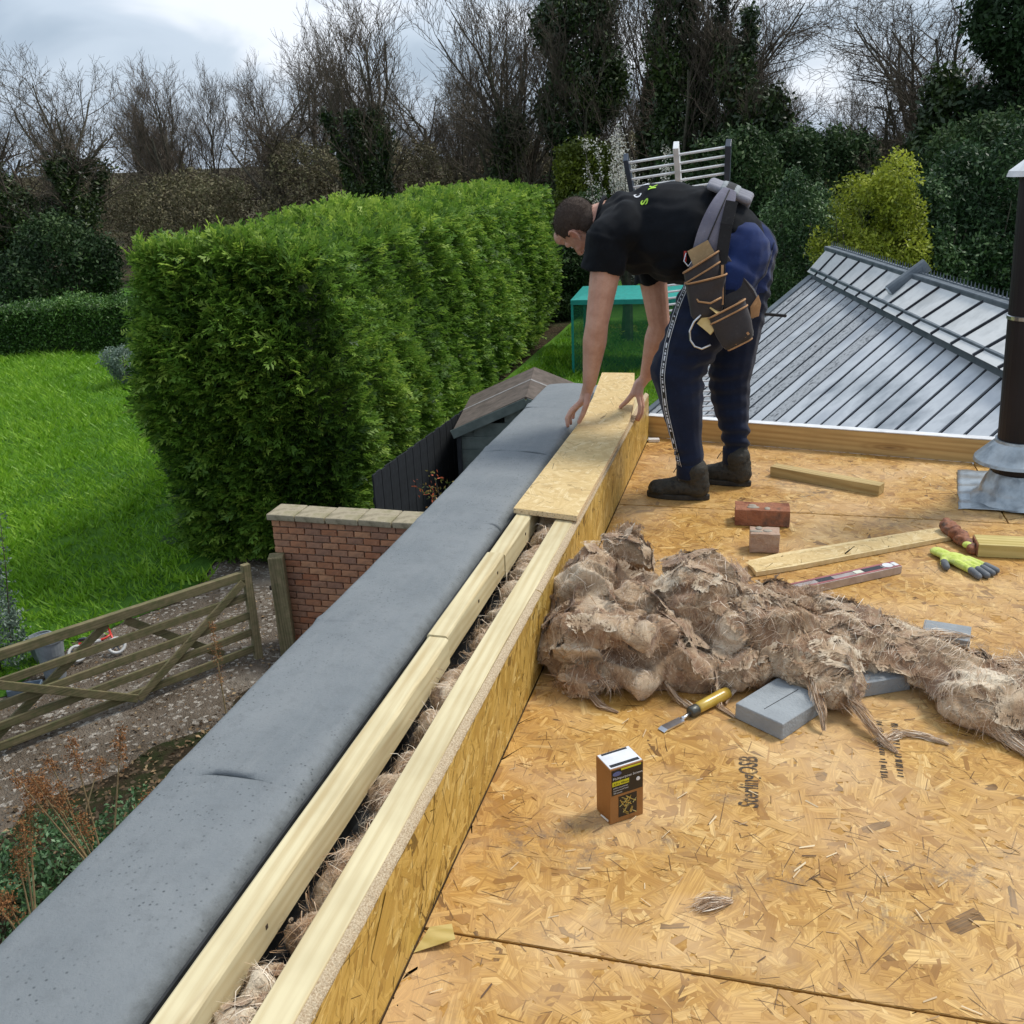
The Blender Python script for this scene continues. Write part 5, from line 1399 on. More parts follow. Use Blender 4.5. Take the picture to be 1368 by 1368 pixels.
# dry seed heads
M['seed'] = mottled('dry_seed_head', (0.14, 0.055, 0.02), (0.36, 0.17, 0.06), 30, 0.9, 0.5, 90, 0.004)
M['dry_stem'] = plain('dry_stem', (0.30, 0.22, 0.11), 0.8)
def seed_plant(label, x, y, n, h, seed, sp=0.35, head=0.34, upright=False):
    o = thing('dry_seed_plant', label, 'dried plant', (x, y, -3.2), 0, 'dried plants below the parapet')
    gg = random.Random(seed); m = MB(); hd = []
    for k in range(n):
        a = gg.uniform(0, 2 * PI); r = sp * gg.uniform(0.2, 1)
        t = Vector((r * math.cos(a), r * math.sin(a), h * gg.uniform(0.75, 1.05))); c = Vector((t.x * 0.3, t.y * 0.3, t.z * 0.6))
        m.tube([(0, 0, 0), c, t], [0.009, 0.006, 0.003], 5)
        for j in range(int(80 if not upright else 90)):
            f = gg.random(); q = c.lerp(t, 1 - head * f / max(0.01, 0.4) * 0.4 if not upright else 1 - f)
            w = 0.012 + 0.02 * f * (0.6 if upright else 1)
            hd.append((q.x + gg.gauss(0, w), q.y + gg.gauss(0, w), q.z + gg.gauss(0, w)))
    m.build('stems', M['dry_stem'], o)
    hd = np.array(hd); g = np.random.default_rng(seed); k = len(hd)
    V, F, T = scatter(*CLUST[0], hd, g.normal(0, 1, (k, 3)), g.normal(0, 1, (k, 3)), g.uniform(0.022, 0.045, k), g.random(k)); link('seed_heads', np_mesh('seed_heads', V, F, T), M['seed'], o)
seed_plant('dried plant with drooping rusty seed heads beside the parapet, lower left', -3.55, 3.75, 9, 1.65, 5, 0.42)
seed_plant('dried plant with rusty seed heads nearest the lower left corner', -3.75, 3.35, 6, 1.35, 6, 0.30)
seed_plant('single tall thin dried stem rising in front of the gate', -4.05, 5.85, 1, 1.42, 7, 0.05, upright=True)
seed_plant('short dried plant behind the rusty seed heads', -4.5, 4.6, 4, 0.9, 8, 0.3)
# ================================================================== ORGANIC SHAPES
def cap_mesh(V, F, a, b, ra, rb, n=14, flat=False, squash=None, axis=None):
    """tapered capsule (rounded, or flat ended) from a to b; squash = (unit vector, factor) flattens it"""
    a = Vector(a); b = Vector(b); d = (b - a); L = d.length; d.normalize()
    s = Vector(axis) if axis is not None else d.orthogonal()
    s = (s - d * s.dot(d)).normalized(); t = d.cross(s)
    rings = []
    if flat:
        rings = [(0, ra), (L, rb)]
    else:
        for k in range(1, 4):
            w = k / 4 * PI / 2; rings.append((-ra * math.cos(w), ra * math.sin(w)))
        rings += [(0, ra), (L, rb)]
        for k in range(3, 0, -1):
            w = k / 4 * PI / 2; rings.append((L + rb * math.cos(w), rb * math.sin(w)))
    n0 = len(V)
    f_ = squash or 1.0
    for (h, r) in rings:
        for k in range(n):
            q = 2 * PI * k / n
            V.append(a + d * h + s * (r * math.cos(q)) + t * (r * math.sin(q) * f_))
    for i in range(len(rings) - 1):
        for k in range(n): F.append((n0 + i * n + k, n0 + i * n + (k + 1) % n, n0 + (i + 1) * n + (k + 1) % n, n0 + (i + 1) * n + k))
    if flat:
        F.append(tuple(n0 + k for k in range(n - 1, -1, -1))); F.append(tuple(n0 + (len(rings) - 1) * n + k for k in range(n)))
    else:
        V.append(a - d * ra); p = len(V) - 1
        for k in range(n): F.append((p, n0 + (k + 1) % n, n0 + k))
        V.append(b + d * rb); p = len(V) - 1; q0 = n0 + (len(rings) - 1) * n
        for k in range(n): F.append((p, q0 + k, q0 + (k + 1) % n))
def ell_mesh(V, F, c, r, rot=None, n=16, m=10):
    mb = MB(); mb.ball((0, 0, 0), r, n, m)
    T = Matrix.Translation(c) @ (rot.to_4x4() if rot is not None else Matrix())
    n0 = len(V); V.extend(T @ Vector(v) for v in mb.V); F.extend(tuple(i + n0 for i in f) for f in mb.F)
def prims(lst):
    V = []; F = []
    for p in lst:
        k = p[0]
        if k == 'c': cap_mesh(V, F, p[1], p[2], p[3], p[4], **(p[5] if len(p) > 5 else {}))
        elif k == 'e': ell_mesh(V, F, p[1], p[2], p[3] if len(p) > 3 else None)
    return V, F
def blob(name, lst, voxel, smooth=6, factor=0.5):
    """fuse primitives into ONE continuous surface"""
    V, F = prims(lst)
    me = bpy.data.meshes.new(name); me.from_pydata([tuple(v) for v in V], [], F)
    ob = bpy.data.objects.new('_tmp', me); COL.objects.link(ob)
    md = ob.modifiers.new('r', 'REMESH'); md.mode = 'VOXEL'; md.voxel_size = voxel; md.adaptivity = 0
    if smooth:
        s = ob.modifiers.new('s', 'SMOOTH'); s.iterations = smooth; s.factor = factor
    dg = bpy.context.evaluated_depsgraph_get()
    out = bpy.data.meshes.new_from_object(ob.evaluated_get(dg)); out.name = name
    bpy.data.objects.remove(ob); bpy.data.meshes.remove(me)
    out.shade_smooth()
    return out
def get_co(me):
    a = np.empty(len(me.vertices) * 3, np.float32); me.vertices.foreach_get('co', a); return a.reshape(-1, 3).astype(float)
def get_no(me):
    a = np.empty(len(me.vertices) * 3, np.float32); me.vertex_normals.foreach_get('vector', a); return a.reshape(-1, 3).astype(float)
def set_co(me, co):
    me.vertices.foreach_set('co', co.astype(np.float32).ravel()); me.update()
def vnoise(P_, f, seed=0.0):
    o = Vector((seed, seed * 1.7, -seed))
    return np.array([mnoise.noise(Vector((p[0] * f, p[1] * f, p[2] * f)) + o) for p in P_])
def sinnoise(P_, f, seed=0, octs=4):
    g = np.random.default_rng(seed); out = np.zeros(len(P_)); amp = 1
    for o_ in range(octs):
        for k in range(3):
            d = g.normal(0, 1, 3); d /= np.linalg.norm(d)
            d2 = g.normal(0, 1, 3); d2 /= np.linalg.norm(d2)
            out += amp * np.sin(P_ @ d * f * 6.28 * (1 + 0.3 * k) + g.uniform(0, 6) + 1.3 * np.sin(P_ @ d2 * f * 4.1 + g.uniform(0, 6))) / 3
        f *= 2.1; amp *= 0.52
    return out

# ---- mineral wool
def wool_m():
    t = NT('brown_mineral_wool')
    w = t.noise(9, 6, 0.7, dist=1.5)
    c = t.ramp(w, [(0.28, (0.13, 0.068, 0.032)), (0.45, (0.31, 0.18, 0.10)), (0.58, (0.46, 0.31, 0.19)), (0.72, (0.74, 0.62, 0.48))])
    fine = t.noise(60, 5, 0.8, t.map((1, 0.25, 1), (0, 0, R(35))), 2)
    c = t.mix(t.ramp(fine, [(0.42, 0.0), (0.62, 0.75)]), c, (0.13, 0.08, 0.05))
    fin2 = t.noise(70, 5, 0.85, t.map((0.25, 1, 0.6), (0, 0, R(-20))), 2.5)
    c = t.mix(t.ramp(fin2, [(0.50, 0.0), (0.68, 0.7)]), c, (0.66, 0.58, 0.49))
    t.bump(t.noise(90, 6, 0.8, dist=2), 1.0, 0.008)
    return t.set(c, 0.95, spec=0.1, Sheen_Weight=0.3)
M['wool'] = wool_m()
def fibre_mat():
    t = NT('wool_fibre')
    c = t.ramp(t.attr('tint'), [(0.0, (0.11, 0.055, 0.025)), (0.3, (0.29, 0.165, 0.085)), (0.6, (0.50, 0.34, 0.21)), (1.0, (0.86, 0.76, 0.62))])
    return t.set(c, 0.85, spec=0.15)
M['fibre'] = fibre_mat()
def fibres(name, me, n, parent, seed, L=(0.03, 0.09), w=0.0013, lift=0.006, flow=5.0, tm=0.45, loose=0.05, zmin=0.001):
    g = np.random.default_rng(seed)
    co, no = get_co(me), get_no(me)
    k = g.integers(0, len(co), n)
    P_ = co[k].copy(); N_ = no[k]
    SEG = 5
    fl = np.stack([sinnoise(P_, flow * 0.35, seed + 1, 2), sinnoise(P_, flow * 0.35, seed + 2, 2), sinnoise(P_, flow * 0.35, seed + 3, 2)], 1) * 1.6 + g.normal(0, 0.10, (n, 3))
    fl = np.where(g.random(n)[:, None] < 0.30, np.cross(N_, fl), fl)
    D = fl - N_ * (fl * N_).sum(1, keepdims=True)
    D /= np.linalg.norm(D, axis=1, keepdims=True) + 1e-6
    ln = g.uniform(L[0], L[1], n); ls = g.random(n) < loose
    curl = g.normal(0, 0.9, n); flip = np.where(g.random(n) < 0.3, 1, 0)[:, None]
    side = np.cross(N_, D)
    ww = w * g.uniform(0.5, 1.6, n)
    up = g.uniform(0.1, 1, n) * lift * np.where(ls, 2.0, 0.12)
    Vs = np.zeros((n, (SEG + 1) * 2, 3))
    for s in range(SEG + 1):
        t = s / SEG
        c = P_ + D * (ln * (t - 0.5))[:, None] + side * (curl * ln * (t - 0.5) ** 2)[:, None] + N_ * (up * (0.4 + (4 * t * (1 - t))) - 3.0 * np.abs(t - 0.5) ** 2 * ln * 0.5 + np.where(ls, up * t * 1.2, 0))[:, None]
        c[:, 2] = np.maximum(c[:, 2], zmin)
        wd = (ww * (1 - 0.8 * abs(2 * t - 1)))[:, None]
        Vs[:, 2 * s] = c - side * wd; Vs[:, 2 * s + 1] = c + side * wd
    q = np.array([[2 * s, 2 * s + 1, 2 * s + 3, 2 * s + 2] for s in range(SEG)])
    F = (q[None] + (np.arange(n) * (SEG + 1) * 2)[:, None, None]).reshape(-1, 4)
    ti = np.clip(tm + 0.20 * sinnoise(P_, 3.2, seed + 9, 3) + g.normal(0, 0.16, n), 0, 1)
    return link(name, np_mesh(name, Vs.reshape(-1, 3), F, np.repeat(ti, (SEG + 1) * 2)), M['fibre'], parent, kind='stuff')
from mathutils.bvhtree import BVHTree
def wool_flaps(me, n, seed, parent, sizes=(0.05, 0.13), floor=0.0, lift=0.010):
    """torn overlapping layers of the batt: ragged sheets laid over the body, curling up at their edges"""
    g = np.random.default_rng(seed); bv = BVHTree.FromPolygons([v.co.copy() for v in me.vertices], [tuple(p.vertices) for p in me.polygons])
    co, no = get_co(me), get_no(me); up = np.where(no[:, 2] > -0.1)[0]; NX, NY = 14, 12; parts = []; edges = []
    for f in range(n):
        k = up[g.integers(0, len(up))]; P0, N0 = co[k], no[k]
        a = g.normal(0, 1, 3); a -= N0 * a.dot(N0); a /= np.linalg.norm(a); b = np.cross(N0, a)
        w = g.uniform(*sizes); h = w * g.uniform(0.45, 0.85); fz = g.uniform(0, 9)
        V = np.zeros(((NX + 1) * (NY + 1), 3)); T = np.zeros(len(V)); E_ = np.zeros(len(V)); i = 0
        tone = g.normal(0.42, 0.16); cu = g.uniform(0.4, 1.6)
        for y in range(NY + 1):
            for x in range(NX + 1):
                u, v = x / NX * 2 - 1, y / NY * 2 - 1
                # ragged outline
                ang = math.atan2(v, u); rag = 1 + 0.12 * math.sin(ang * 2 + fz) + 0.08 * math.sin(ang * 5 + fz * 2)
                m_ = max(abs(u), abs(v)); rr = m_ * rag / max(1e-6, math.hypot(u, v)) if m_ > 0 else 0
                p = P0 + a * (u * rr * w * 0.5) + b * (v * rr * h * 0.5)
                q, nn, _, d_ = bv.find_nearest(Vector(p + N0 * 0.01))
                q = np.array(q); nn = np.array(nn)
                wob = 0.5 + 0.5 * math.sin(u * 3.1 + v * 2.2 + fz) 
                off = 0.0025 + lift * (0.35 * wob + 0.65 * cu * m_ ** 4 * max(0, math.sin(ang * 1.0 + fz)))
                blend = 0.40 * m_ ** 2; E_[i] = m_
                V[i] = (q * (1 - blend) + p * blend) + nn * off
                T[i] = tone + 0.34 * m_ ** 6 + 0.14 * math.sin(u * 4 + v * 3 + fz); i += 1
        V[:, 2] = np.maximum(V[:, 2], floor + 0.003)
        F = np.array([[y * (NX + 1) + x, y * (NX + 1) + x + 1, (y + 1) * (NX + 1) + x + 1, (y + 1) * (NX + 1) + x] for y in range(NY) for x in range(NX)])
        parts.append((V, F, np.clip(T, 0, 1))); edges.append(E_)
    V, F, T = join_np(parts)
    fme = np_mesh('torn_layers', V, F, T, smooth=True)
    at = fme.attributes.new('edge', 'FLOAT', 'POINT'); at.data.foreach_set('value', np.concatenate(edges).astype(np.float32))
    o = link('torn_layers', fme, M['wool_wisp'], parent, kind='stuff')
    return o
def wool_sheet_m(name, wispy):
    t = NT(name)
    base = t.ramp(t.attr('tint'), [(0.0, (0.12, 0.062, 0.032)), (0.35, (0.30, 0.18, 0.105)), (0.65, (0.44, 0.31, 0.19)), (1.0, (0.74, 0.63, 0.47))])
    warp = t.n.new('ShaderNodeTexNoise'); warp.inputs['Scale'].default_value = 7; t.l.new(t.tc, warp.inputs['Vector'])
    vs_ = t.n.new('ShaderNodeVectorMath'); vs_.operation = 'SCALE'; vs_.inputs['Scale'].default_value = 0.16; t.l.new(warp.outputs['Color'], vs_.inputs[0])
    va = t.n.new('ShaderNodeVectorMath'); va.operation = 'ADD'; t.l.new(t.tc, va.inputs[0]); t.l.new(vs_.outputs[0], va.inputs[1])
    f1 = t.noise(1, 5, 0.75, t.map((28, 150, 60), (0, 0, R(25)), (0, 0, 0), va.outputs[0]))
    f2 = t.noise(1, 5, 0.75, t.map((160, 30, 50), (0, 0, R(-15)), (4, 0, 0), va.outputs[0]))
    c = t.mix(t.ramp(f1, [(0.50, 0.0), (0.68, 0.65)]), base, (0.085, 0.045, 0.022))
    c = t.mix(t.ramp(f2, [(0.52, 0.0), (0.72, 0.55)]), c, (0.74, 0.63, 0.48))
    t.bump(t.math('ADD', f1, f2), 0.8, 0.004)
    t.set(c, 0.9, spec=0.12, Sheen_Weight=0.25)
    if wispy:      # the torn edges thin out into separate fibres
        lo = t.noise(1, 3, 0.6, t.map((22, 22, 22)))
        k = t.math('ADD', t.math('MULTIPLY', t.math('SUBTRACT', t.math('ADD', f1, f2), 1.0), 1.8), t.math('MULTIPLY', t.math('SUBTRACT', lo, 0.5), 1.6))
        a = t.ramp(t.math('SUBTRACT', t.math('ADD', k, 0.92), t.attr('edge')), [(0.0, 0.0), (0.16, 1.0)])
        tr = t.n.new('ShaderNodeBsdfTransparent'); ms = t.n.new('ShaderNodeMixShader')
        t.l.new(a, ms.inputs[0]); t.l.new(tr.outputs[0], ms.inputs[1]); t.l.new(t.b.outputs[0], ms.inputs[2])
        t.l.new(ms.outputs[0], t.n['Material Output'].inputs['Surface'])
    return t.m
M['wool_sheet'] = wool_sheet_m('brown_wool_batt', False)
M['wool_wisp'] = wool_sheet_m('torn_wool_layer', True)
def wisp(parent, path, n, rad, seed, tm=0.6, L=0.05, w=0.0008):
    # a hanging pulled strand: many fine fibres running along a curve
    g = np.random.default_rng(seed); path = np.array(path, float); m_ = len(path) - 1
    SEG = 5; Vs = np.zeros((n, (SEG + 1) * 2, 3)); tl = np.linalg.norm(np.diff(path, axis=0), axis=1).sum()
    t0 = g.uniform(-0.1, 1.0, n); dl = L / tl * g.uniform(0.5, 1.5, n); off = g.normal(0, 1, (n, 3)); off2 = off + g.normal(0, 0.7, (n, 3)); wd = w * g.uniform(0.5, 1.6, n)
    sd = g.normal(0, 1, (n, 3)); sd /= np.linalg.norm(sd, axis=1, keepdims=True)
    for s in range(SEG + 1):
        t = np.clip(t0 + dl * s / SEG, 0, 1) * m_; i = np.minimum(t.astype(int), m_ - 1); f = (t - i)[:, None]
        c = path[i] * (1 - f) + path[i + 1] * f
        rr = (rad * (1 - 0.75 * (t / m_) ** 1.5))[:, None]
        c = c + (off * (1 - s / SEG) + off2 * (s / SEG)) * rr * np.array([1, 1, 0.6])
        c[:, 2] = np.maximum(c[:, 2], 0.0022); k = (wd * (1 - 0.8 * abs(2 * s / SEG - 1)))[:, None]
        Vs[:, 2 * s] = c - sd * k; Vs[:, 2 * s + 1] = c + sd * k
    q = np.array([[2 * s, 2 * s + 1, 2 * s + 3, 2 * s + 2] for s in range(SEG)])
    F = (q[None] + (np.arange(n) * (SEG + 1) * 2)[:, None, None]).reshape(-1, 4)
    return link('pulled_strand', np_mesh('pulled_strand', Vs.reshape(-1, 3), F, np.repeat(np.clip(g.normal(tm, 0.2, n), 0, 1), (SEG + 1) * 2)), M['fibre'], parent, kind='stuff')
def wool_piece(name, label, lst, seed, nf, cat='insulation', voxel=0.006, amp=0.020, parent=None, floor=0.0, cfreq=4.5, tm=0.45, fl=0.006, Lr=(0.03, 0.09), group=None, flaps=0, fsize=(0.05, 0.13)):
    o = thing(name, label, cat, (0, 0, 0), 0, group)
    me = blob('wool_body', lst, voxel, 22 if flaps and fsize[1] > 0.1 else 3)
    co, no = get_co(me), get_no(me)
    # soft rolling folds with sharp valleys, warped so that no two run alike
    wp = co + 0.05 * np.stack([sinnoise(co, 2.2, seed + 11, 2), sinnoise(co, 2.2, seed + 12, 2), sinnoise(co, 2.2, seed + 13, 2)], 1)
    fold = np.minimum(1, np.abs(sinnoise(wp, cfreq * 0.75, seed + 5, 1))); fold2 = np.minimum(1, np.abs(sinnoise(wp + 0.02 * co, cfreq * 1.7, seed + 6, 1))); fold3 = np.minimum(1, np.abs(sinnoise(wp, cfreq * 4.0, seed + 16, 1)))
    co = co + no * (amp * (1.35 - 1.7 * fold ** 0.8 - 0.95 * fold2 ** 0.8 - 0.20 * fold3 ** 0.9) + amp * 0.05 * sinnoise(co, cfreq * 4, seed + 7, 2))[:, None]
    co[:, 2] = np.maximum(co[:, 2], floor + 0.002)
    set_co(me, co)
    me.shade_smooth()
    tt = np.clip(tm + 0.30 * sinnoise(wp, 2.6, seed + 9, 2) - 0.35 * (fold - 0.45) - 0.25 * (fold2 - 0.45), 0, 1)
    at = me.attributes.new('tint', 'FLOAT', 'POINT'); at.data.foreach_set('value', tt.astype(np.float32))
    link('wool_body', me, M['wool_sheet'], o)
    if flaps: wool_flaps(me, flaps, seed + 50, o, fsize, floor)
    fibres('loose_fibres', me, int(nf * 0.85), o, seed + 20, tm=tm + 0.15, lift=fl, L=Lr, w=0.0007, zmin=floor + 0.002)
    return o
RX = lambda a, b, c: Euler((R(a), R(b), R(c))).to_matrix()
WISPS = [([(0.19, 2.40, 0.07), (0.25, 2.29, 0.04), (0.30, 2.21, 0.015), (0.335, 2.165, 0.006)], 900, 0.011), ([(0.14, 2.38, 0.075), (0.15, 2.31, 0.062), (0.165, 2.25, 0.045), (0.17, 2.22, 0.012)], 420, 0.008), ([(-0.07, 2.42, 0.05), (-0.105, 2.35, 0.03), (-0.09, 2.29, 0.008), (-0.05, 2.25, 0.005)], 380, 0.007), ([(-0.02, 2.44, 0.05), (-0.06, 2.36, 0.02), (-0.075, 2.31, 0.006)], 320, 0.006), ([(-0.25, 2.36, 0.04), (-0.20, 2.30, 0.012), (-0.16, 2.27, 0.006), (-0.155, 2.235, 0.005)], 320, 0.006), ([(-0.45, 2.28, 0.03), (-0.40, 2.235, 0.008), (-0.35, 2.215, 0.005)], 300, 0.006), ([(0.10, 2.44, 0.10), (0.20, 2.33, 0.07), (0.27, 2.29, 0.04)], 500, 0.012)]
wool_piece('insulation_wool', 'biggest crumpled heap of brown insulation wool against the upstand', [
    ('e', (-0.485, 2.47, 0.085), (0.115, 0.17, 0.095), RX(0, -15, 20)), ('e', (-0.51, 2.64, 0.13), (0.085, 0.13, 0.12), RX(0, 10, 0)),
    ('e', (-0.435, 2.80, 0.175), (0.10, 0.045, 0.085), RX(0, -25, 15)), ('e', (-0.42, 2.88, 0.22), (0.045, 0.03, 0.055)),
    ('e', (-0.35, 2.45, 0.085), (0.14, 0.12, 0.085), RX(0, 10, 30)), ('e', (-0.39, 2.31, 0.045), (0.15, 0.05, 0.040), RX(0, 0, 8)),
    ('e', (-0.22, 2.39, 0.05), (0.13, 0.06, 0.045), RX(0, 5, 12)), ('e', (-0.33, 2.60, 0.12), (0.11, 0.11, 0.08), RX(10, 0, 0)),
    ('c', (-0.53, 2.38, 0.14), (-0.30, 2.33, 0.17), 0.030, 0.022), ('c', (-0.30, 2.33, 0.17), (-0.20, 2.46, 0.15), 0.022, 0.02)], 3, 15000, amp=0.034, flaps=54, fsize=(0.08, 0.24))
wool_piece('insulation_wool', 'rounded pale-topped lump of insulation wool in the middle of the pile', [
    ('e', (-0.165, 2.585, 0.135), (0.125, 0.115, 0.125), RX(0, 0, 20)), ('e', (-0.17, 2.70, 0.205), (0.115, 0.075, 0.06), RX(-15, 5, 0)),
    ('e', (-0.08, 2.52, 0.10), (0.08, 0.07, 0.09))], 8, 9500, amp=0.022, tm=0.55, flaps=26, fsize=(0.08, 0.20))
wp_ = wool_piece('insulation_wool', 'torn brown slab of insulation wool leaning over the front grey block', [
    ('e', (0.035, 2.56, 0.125), (0.14, 0.10, 0.085), RX(10, 18, 0)), ('e', (0.14, 2.46, 0.085), (0.14, 0.09, 0.055), RX(10, 15, -20)),
    ('e', (-0.06, 2.43, 0.05), (0.11, 0.06, 0.045)), ('e', (0.06, 2.70, 0.10), (0.10, 0.10, 0.06), RX(0, 10, 0)), ('e', (0.20, 2.38, 0.055), (0.07, 0.06, 0.04), RX(0, 0, -30)),
    ('c', (0.20, 2.38, 0.055), (0.24, 2.31, 0.03), 0.022, 0.012)], 12, 12000, amp=0.022, tm=0.42, flaps=44, fsize=(0.06, 0.20))
wt_ = wool_piece('insulation_wool', 'long pulled-out tail of insulation wool running off the right of the picture', [
    ('e', (0.27, 2.60, 0.07), (0.13, 0.12, 0.055), RX(0, 12, -20)), ('e', (0.40, 2.57, 0.055), (0.13, 0.09, 0.04)), ('e', (0.51, 2.50, 0.06), (0.13, 0.10, 0.045), RX(8, 5, -25)),
    ('e', (0.56, 2.38, 0.05), (0.10, 0.10, 0.050), RX(12, 0, 0)), ('e', (0.68, 2.36, 0.05), (0.14, 0.11, 0.046), RX(10, 0, -15)), ('e', (0.84, 2.40, 0.055), (0.18, 0.15, 0.050)), ('e', (0.74, 2.52, 0.045), (0.20, 0.09, 0.028), RX(0, 0, 10)),
    ('e', (0.27, 2.74, 0.075), (0.11, 0.05, 0.030), RX(0, 8, -18)), ('e', (0.42, 2.67, 0.06), (0.11, 0.05, 0.028), RX(0, 5, -30)), ('e', (0.15, 2.82, 0.07), (0.09, 0.06, 0.035), RX(0, -5, -30)),
    ('c', (0.54, 2.32, 0.04), (0.58, 2.27, 0.02), 0.03, 0.014)], 17, 15000, amp=0.020, tm=0.62, flaps=60, fsize=(0.06, 0.20), Lr=(0.04, 0.12), fl=0.009)
for (p_, n_, r_) in (([(0.57, 2.30, 0.04), (0.61, 2.24, 0.02), (0.66, 2.18, 0.006)], 800, 0.014), ([(0.42, 2.66, 0.06), (0.50, 2.74, 0.05), (0.60, 2.77, 0.03)], 500, 0.010), ([(0.12, 2.88, 0.07), (0.22, 2.82, 0.09), (0.34, 2.74, 0.08)], 800, 0.018), ([(0.62, 2.55, 0.07), (0.72, 2.60, 0.05), (0.80, 2.66, 0.03)], 500, 0.016)): wisp(wt_, p_, n_, r_, int(n_ * 3 + 1000 * r_), tm=0.75)
for (p_, n_, r_) in WISPS: wisp(wp_, p_, n_, r_, int(n_ * 7 + 100 * r_))
for (lb, pth, sd, rad) in (('thin pale strand of wool lying right of the printed board lettering', [(0.30, 2.195, 0.006), (0.345, 2.245, 0.010), (0.40, 2.25, 0.008), (0.46, 2.225, 0.005)], 31, 0.007),
                      ('small grey-brown tuft of wool alone in the middle of the deck', [(-0.090, 1.545, 0.008), (-0.06, 1.562, 0.012), (-0.03, 1.575, 0.006)], 33, 0.011)):
    ob_ = thing('wool_tuft', lb, 'insulation', (0, 0, 0))
    wisp(ob_, pth, 620, rad, sd, tm=0.70, L=0.03)
gt = random.Random(21); lst = []
for k in range(44):
    y = 0.75 + k * 0.057 + gt.uniform(-0.02, 0.02); big = gt.random() < 0.82
    if big: lst.append(('e', (-0.706 + gt.uniform(-0.022, 0.004), y, gt.uniform(0.10, 0.165)), (0.030 + gt.random() * 0.018, 0.045, 0.05), RX(gt.uniform(-40, 40), 0, gt.uniform(-30, 30))))
lst.append(('e', (-0.72, 1.9, 0.055), (0.04, 1.3, 0.045)))
wool_piece('cavity_insulation', 'tufts of brown wool stuffed in the dark gap between batten and rail', lst, 41, 30000, voxel=0.008, amp=0.014, floor=0.02, cfreq=7, tm=0.58, fl=0.010, flaps=60, fsize=(0.03, 0.07))

# ================================================================== LOOSE THINGS ON THE DECK
# screw box
M['kraft'] = mottled('kraft_card', (0.26, 0.115, 0.032), (0.36, 0.165, 0.05), 10, 0.55, 0.1, 90, 0.001)
M['label_black'] = plain('black_label_print', (0.012, 0.012, 0.013), 0.3)
M['label_yellow'] = plain('yellow_label_print', (0.60, 0.56, 0.02), 0.35)
M['label_white'] = plain('white_label_print', (0.72, 0.73, 0.75), 0.3)
M['label_blue'] = plain('blue_label_print', (0.10, 0.13, 0.30), 0.35)
M['brass'] = mottled('yellow_zinc_screw', (0.45, 0.35, 0.10), (0.62, 0.52, 0.22), 30, 0.3, 0.1, 90, 0.0006, metal=0.9)
def text_mesh(s, size, name='lettering', bold=0.0, sx=1.0):
    cu = bpy.data.curves.new('txt', 'FONT'); cu.body = s; cu.size = size; cu.offset = bold; cu.resolution_u = 3
    ob = bpy.data.objects.new('_t', cu); COL.objects.link(ob)
    me = bpy.data.meshes.new_from_object(ob.evaluated_get(bpy.context.evaluated_depsgraph_get())); me.name = name
    bpy.data.objects.remove(ob); bpy.data.curves.remove(cu)
    for v in me.vertices: v.co.x *= sx
    return me
bx = thing('screw_box', 'small brown cardboard box of screws with a black and yellow label standing on the deck', 'screw box', (-0.296, 1.761, 0.0015), R(39))
W_, D_, H_ = 0.084, 0.062, 0.142
m = MB(); m.box((W_ / 2, D_ / 2, H_ / 2), (W_, D_, H_)); m.build('carton', M['kraft'], bx, bevel=0.0012)
m = MB(); m.box((W_ / 2, D_ / 2 , H_ + 0.0006), (W_ - 0.004, D_ - 0.004, 0.0011)); m.build('lid_label', M['label_white'], bx, rot=(0, 0, 0))
m = MB(); m.box((W_ / 2, 0.010, H_ + 0.0014), (W_ - 0.012, 0.009, 0.0006)); m.box((W_ / 2, D_ - 0.006, H_ + 0.0014), (W_ - 0.02, 0.006, 0.0006)); m.build('lid_band', M['label_black'], bx)
m = MB(); m.box((W_ / 2 + 0.001, -0.0004, 0.106), (0.078, 0.0009, 0.064)); m.build('black_label', M['label_black'], bx)
m = MB(); m.box((0.026, -0.0012, 0.1035), (0.042, 0.0008, 0.011)); m.box((0.052, -0.0012, 0.1365), (0.050, 0.0008, 0.0035)); m.build('yellow_band', M['label_yellow'], bx)
m = MB(); m.lathe([(0.0, 0), (0.011, 0), (0.011, 0.0008), (0, 0.0008)], 20, M=Matrix.Translation((0.017, -0.0010, 0.1285)) @ Matrix.Rotation(PI / 2, 4, 'X') @ Matrix.Diagonal((1, 0.48, 1, 1))); m.build('brand_oval', M['label_blue'], bx)
m = MB(); m.lathe([(0.0025, 0), (0.0048, 0), (0.0048, 0.0008), (0.0025, 0.0008)], 16, M=Matrix.Translation((0.070, -0.0010, 0.100)) @ Matrix.Rotation(PI / 2, 4, 'X')); m.build('seal_ring', M['label_white'], bx)
for s_, sz_, x, z, mt in (('Multipurpose Screws', 0.0088, 0.006, 0.1145, 'label_white'), ('4.0 x 40mm', 0.008, 0.008, 0.1006, 'label_black'), ('yellow passivated', 0.0052, 0.007, 0.0915, 'label_white'), ('countersunk head', 0.0052, 0.007, 0.0850, 'label_white'), ('200 pieces', 0.0052, 0.007, 0.0785, 'label_white')):
    link('lettering', text_mesh(s_, sz_), M[mt], bx, loc=(x, -0.0022, z), rot=(PI / 2, 0, 0))
m = MB(); m.box((0.044, -0.0004, 0.040), (0.046, 0.0009, 0.054)); win = m.build('window', M['label_black'], bx)
m = MB(); gs = random.Random(3)
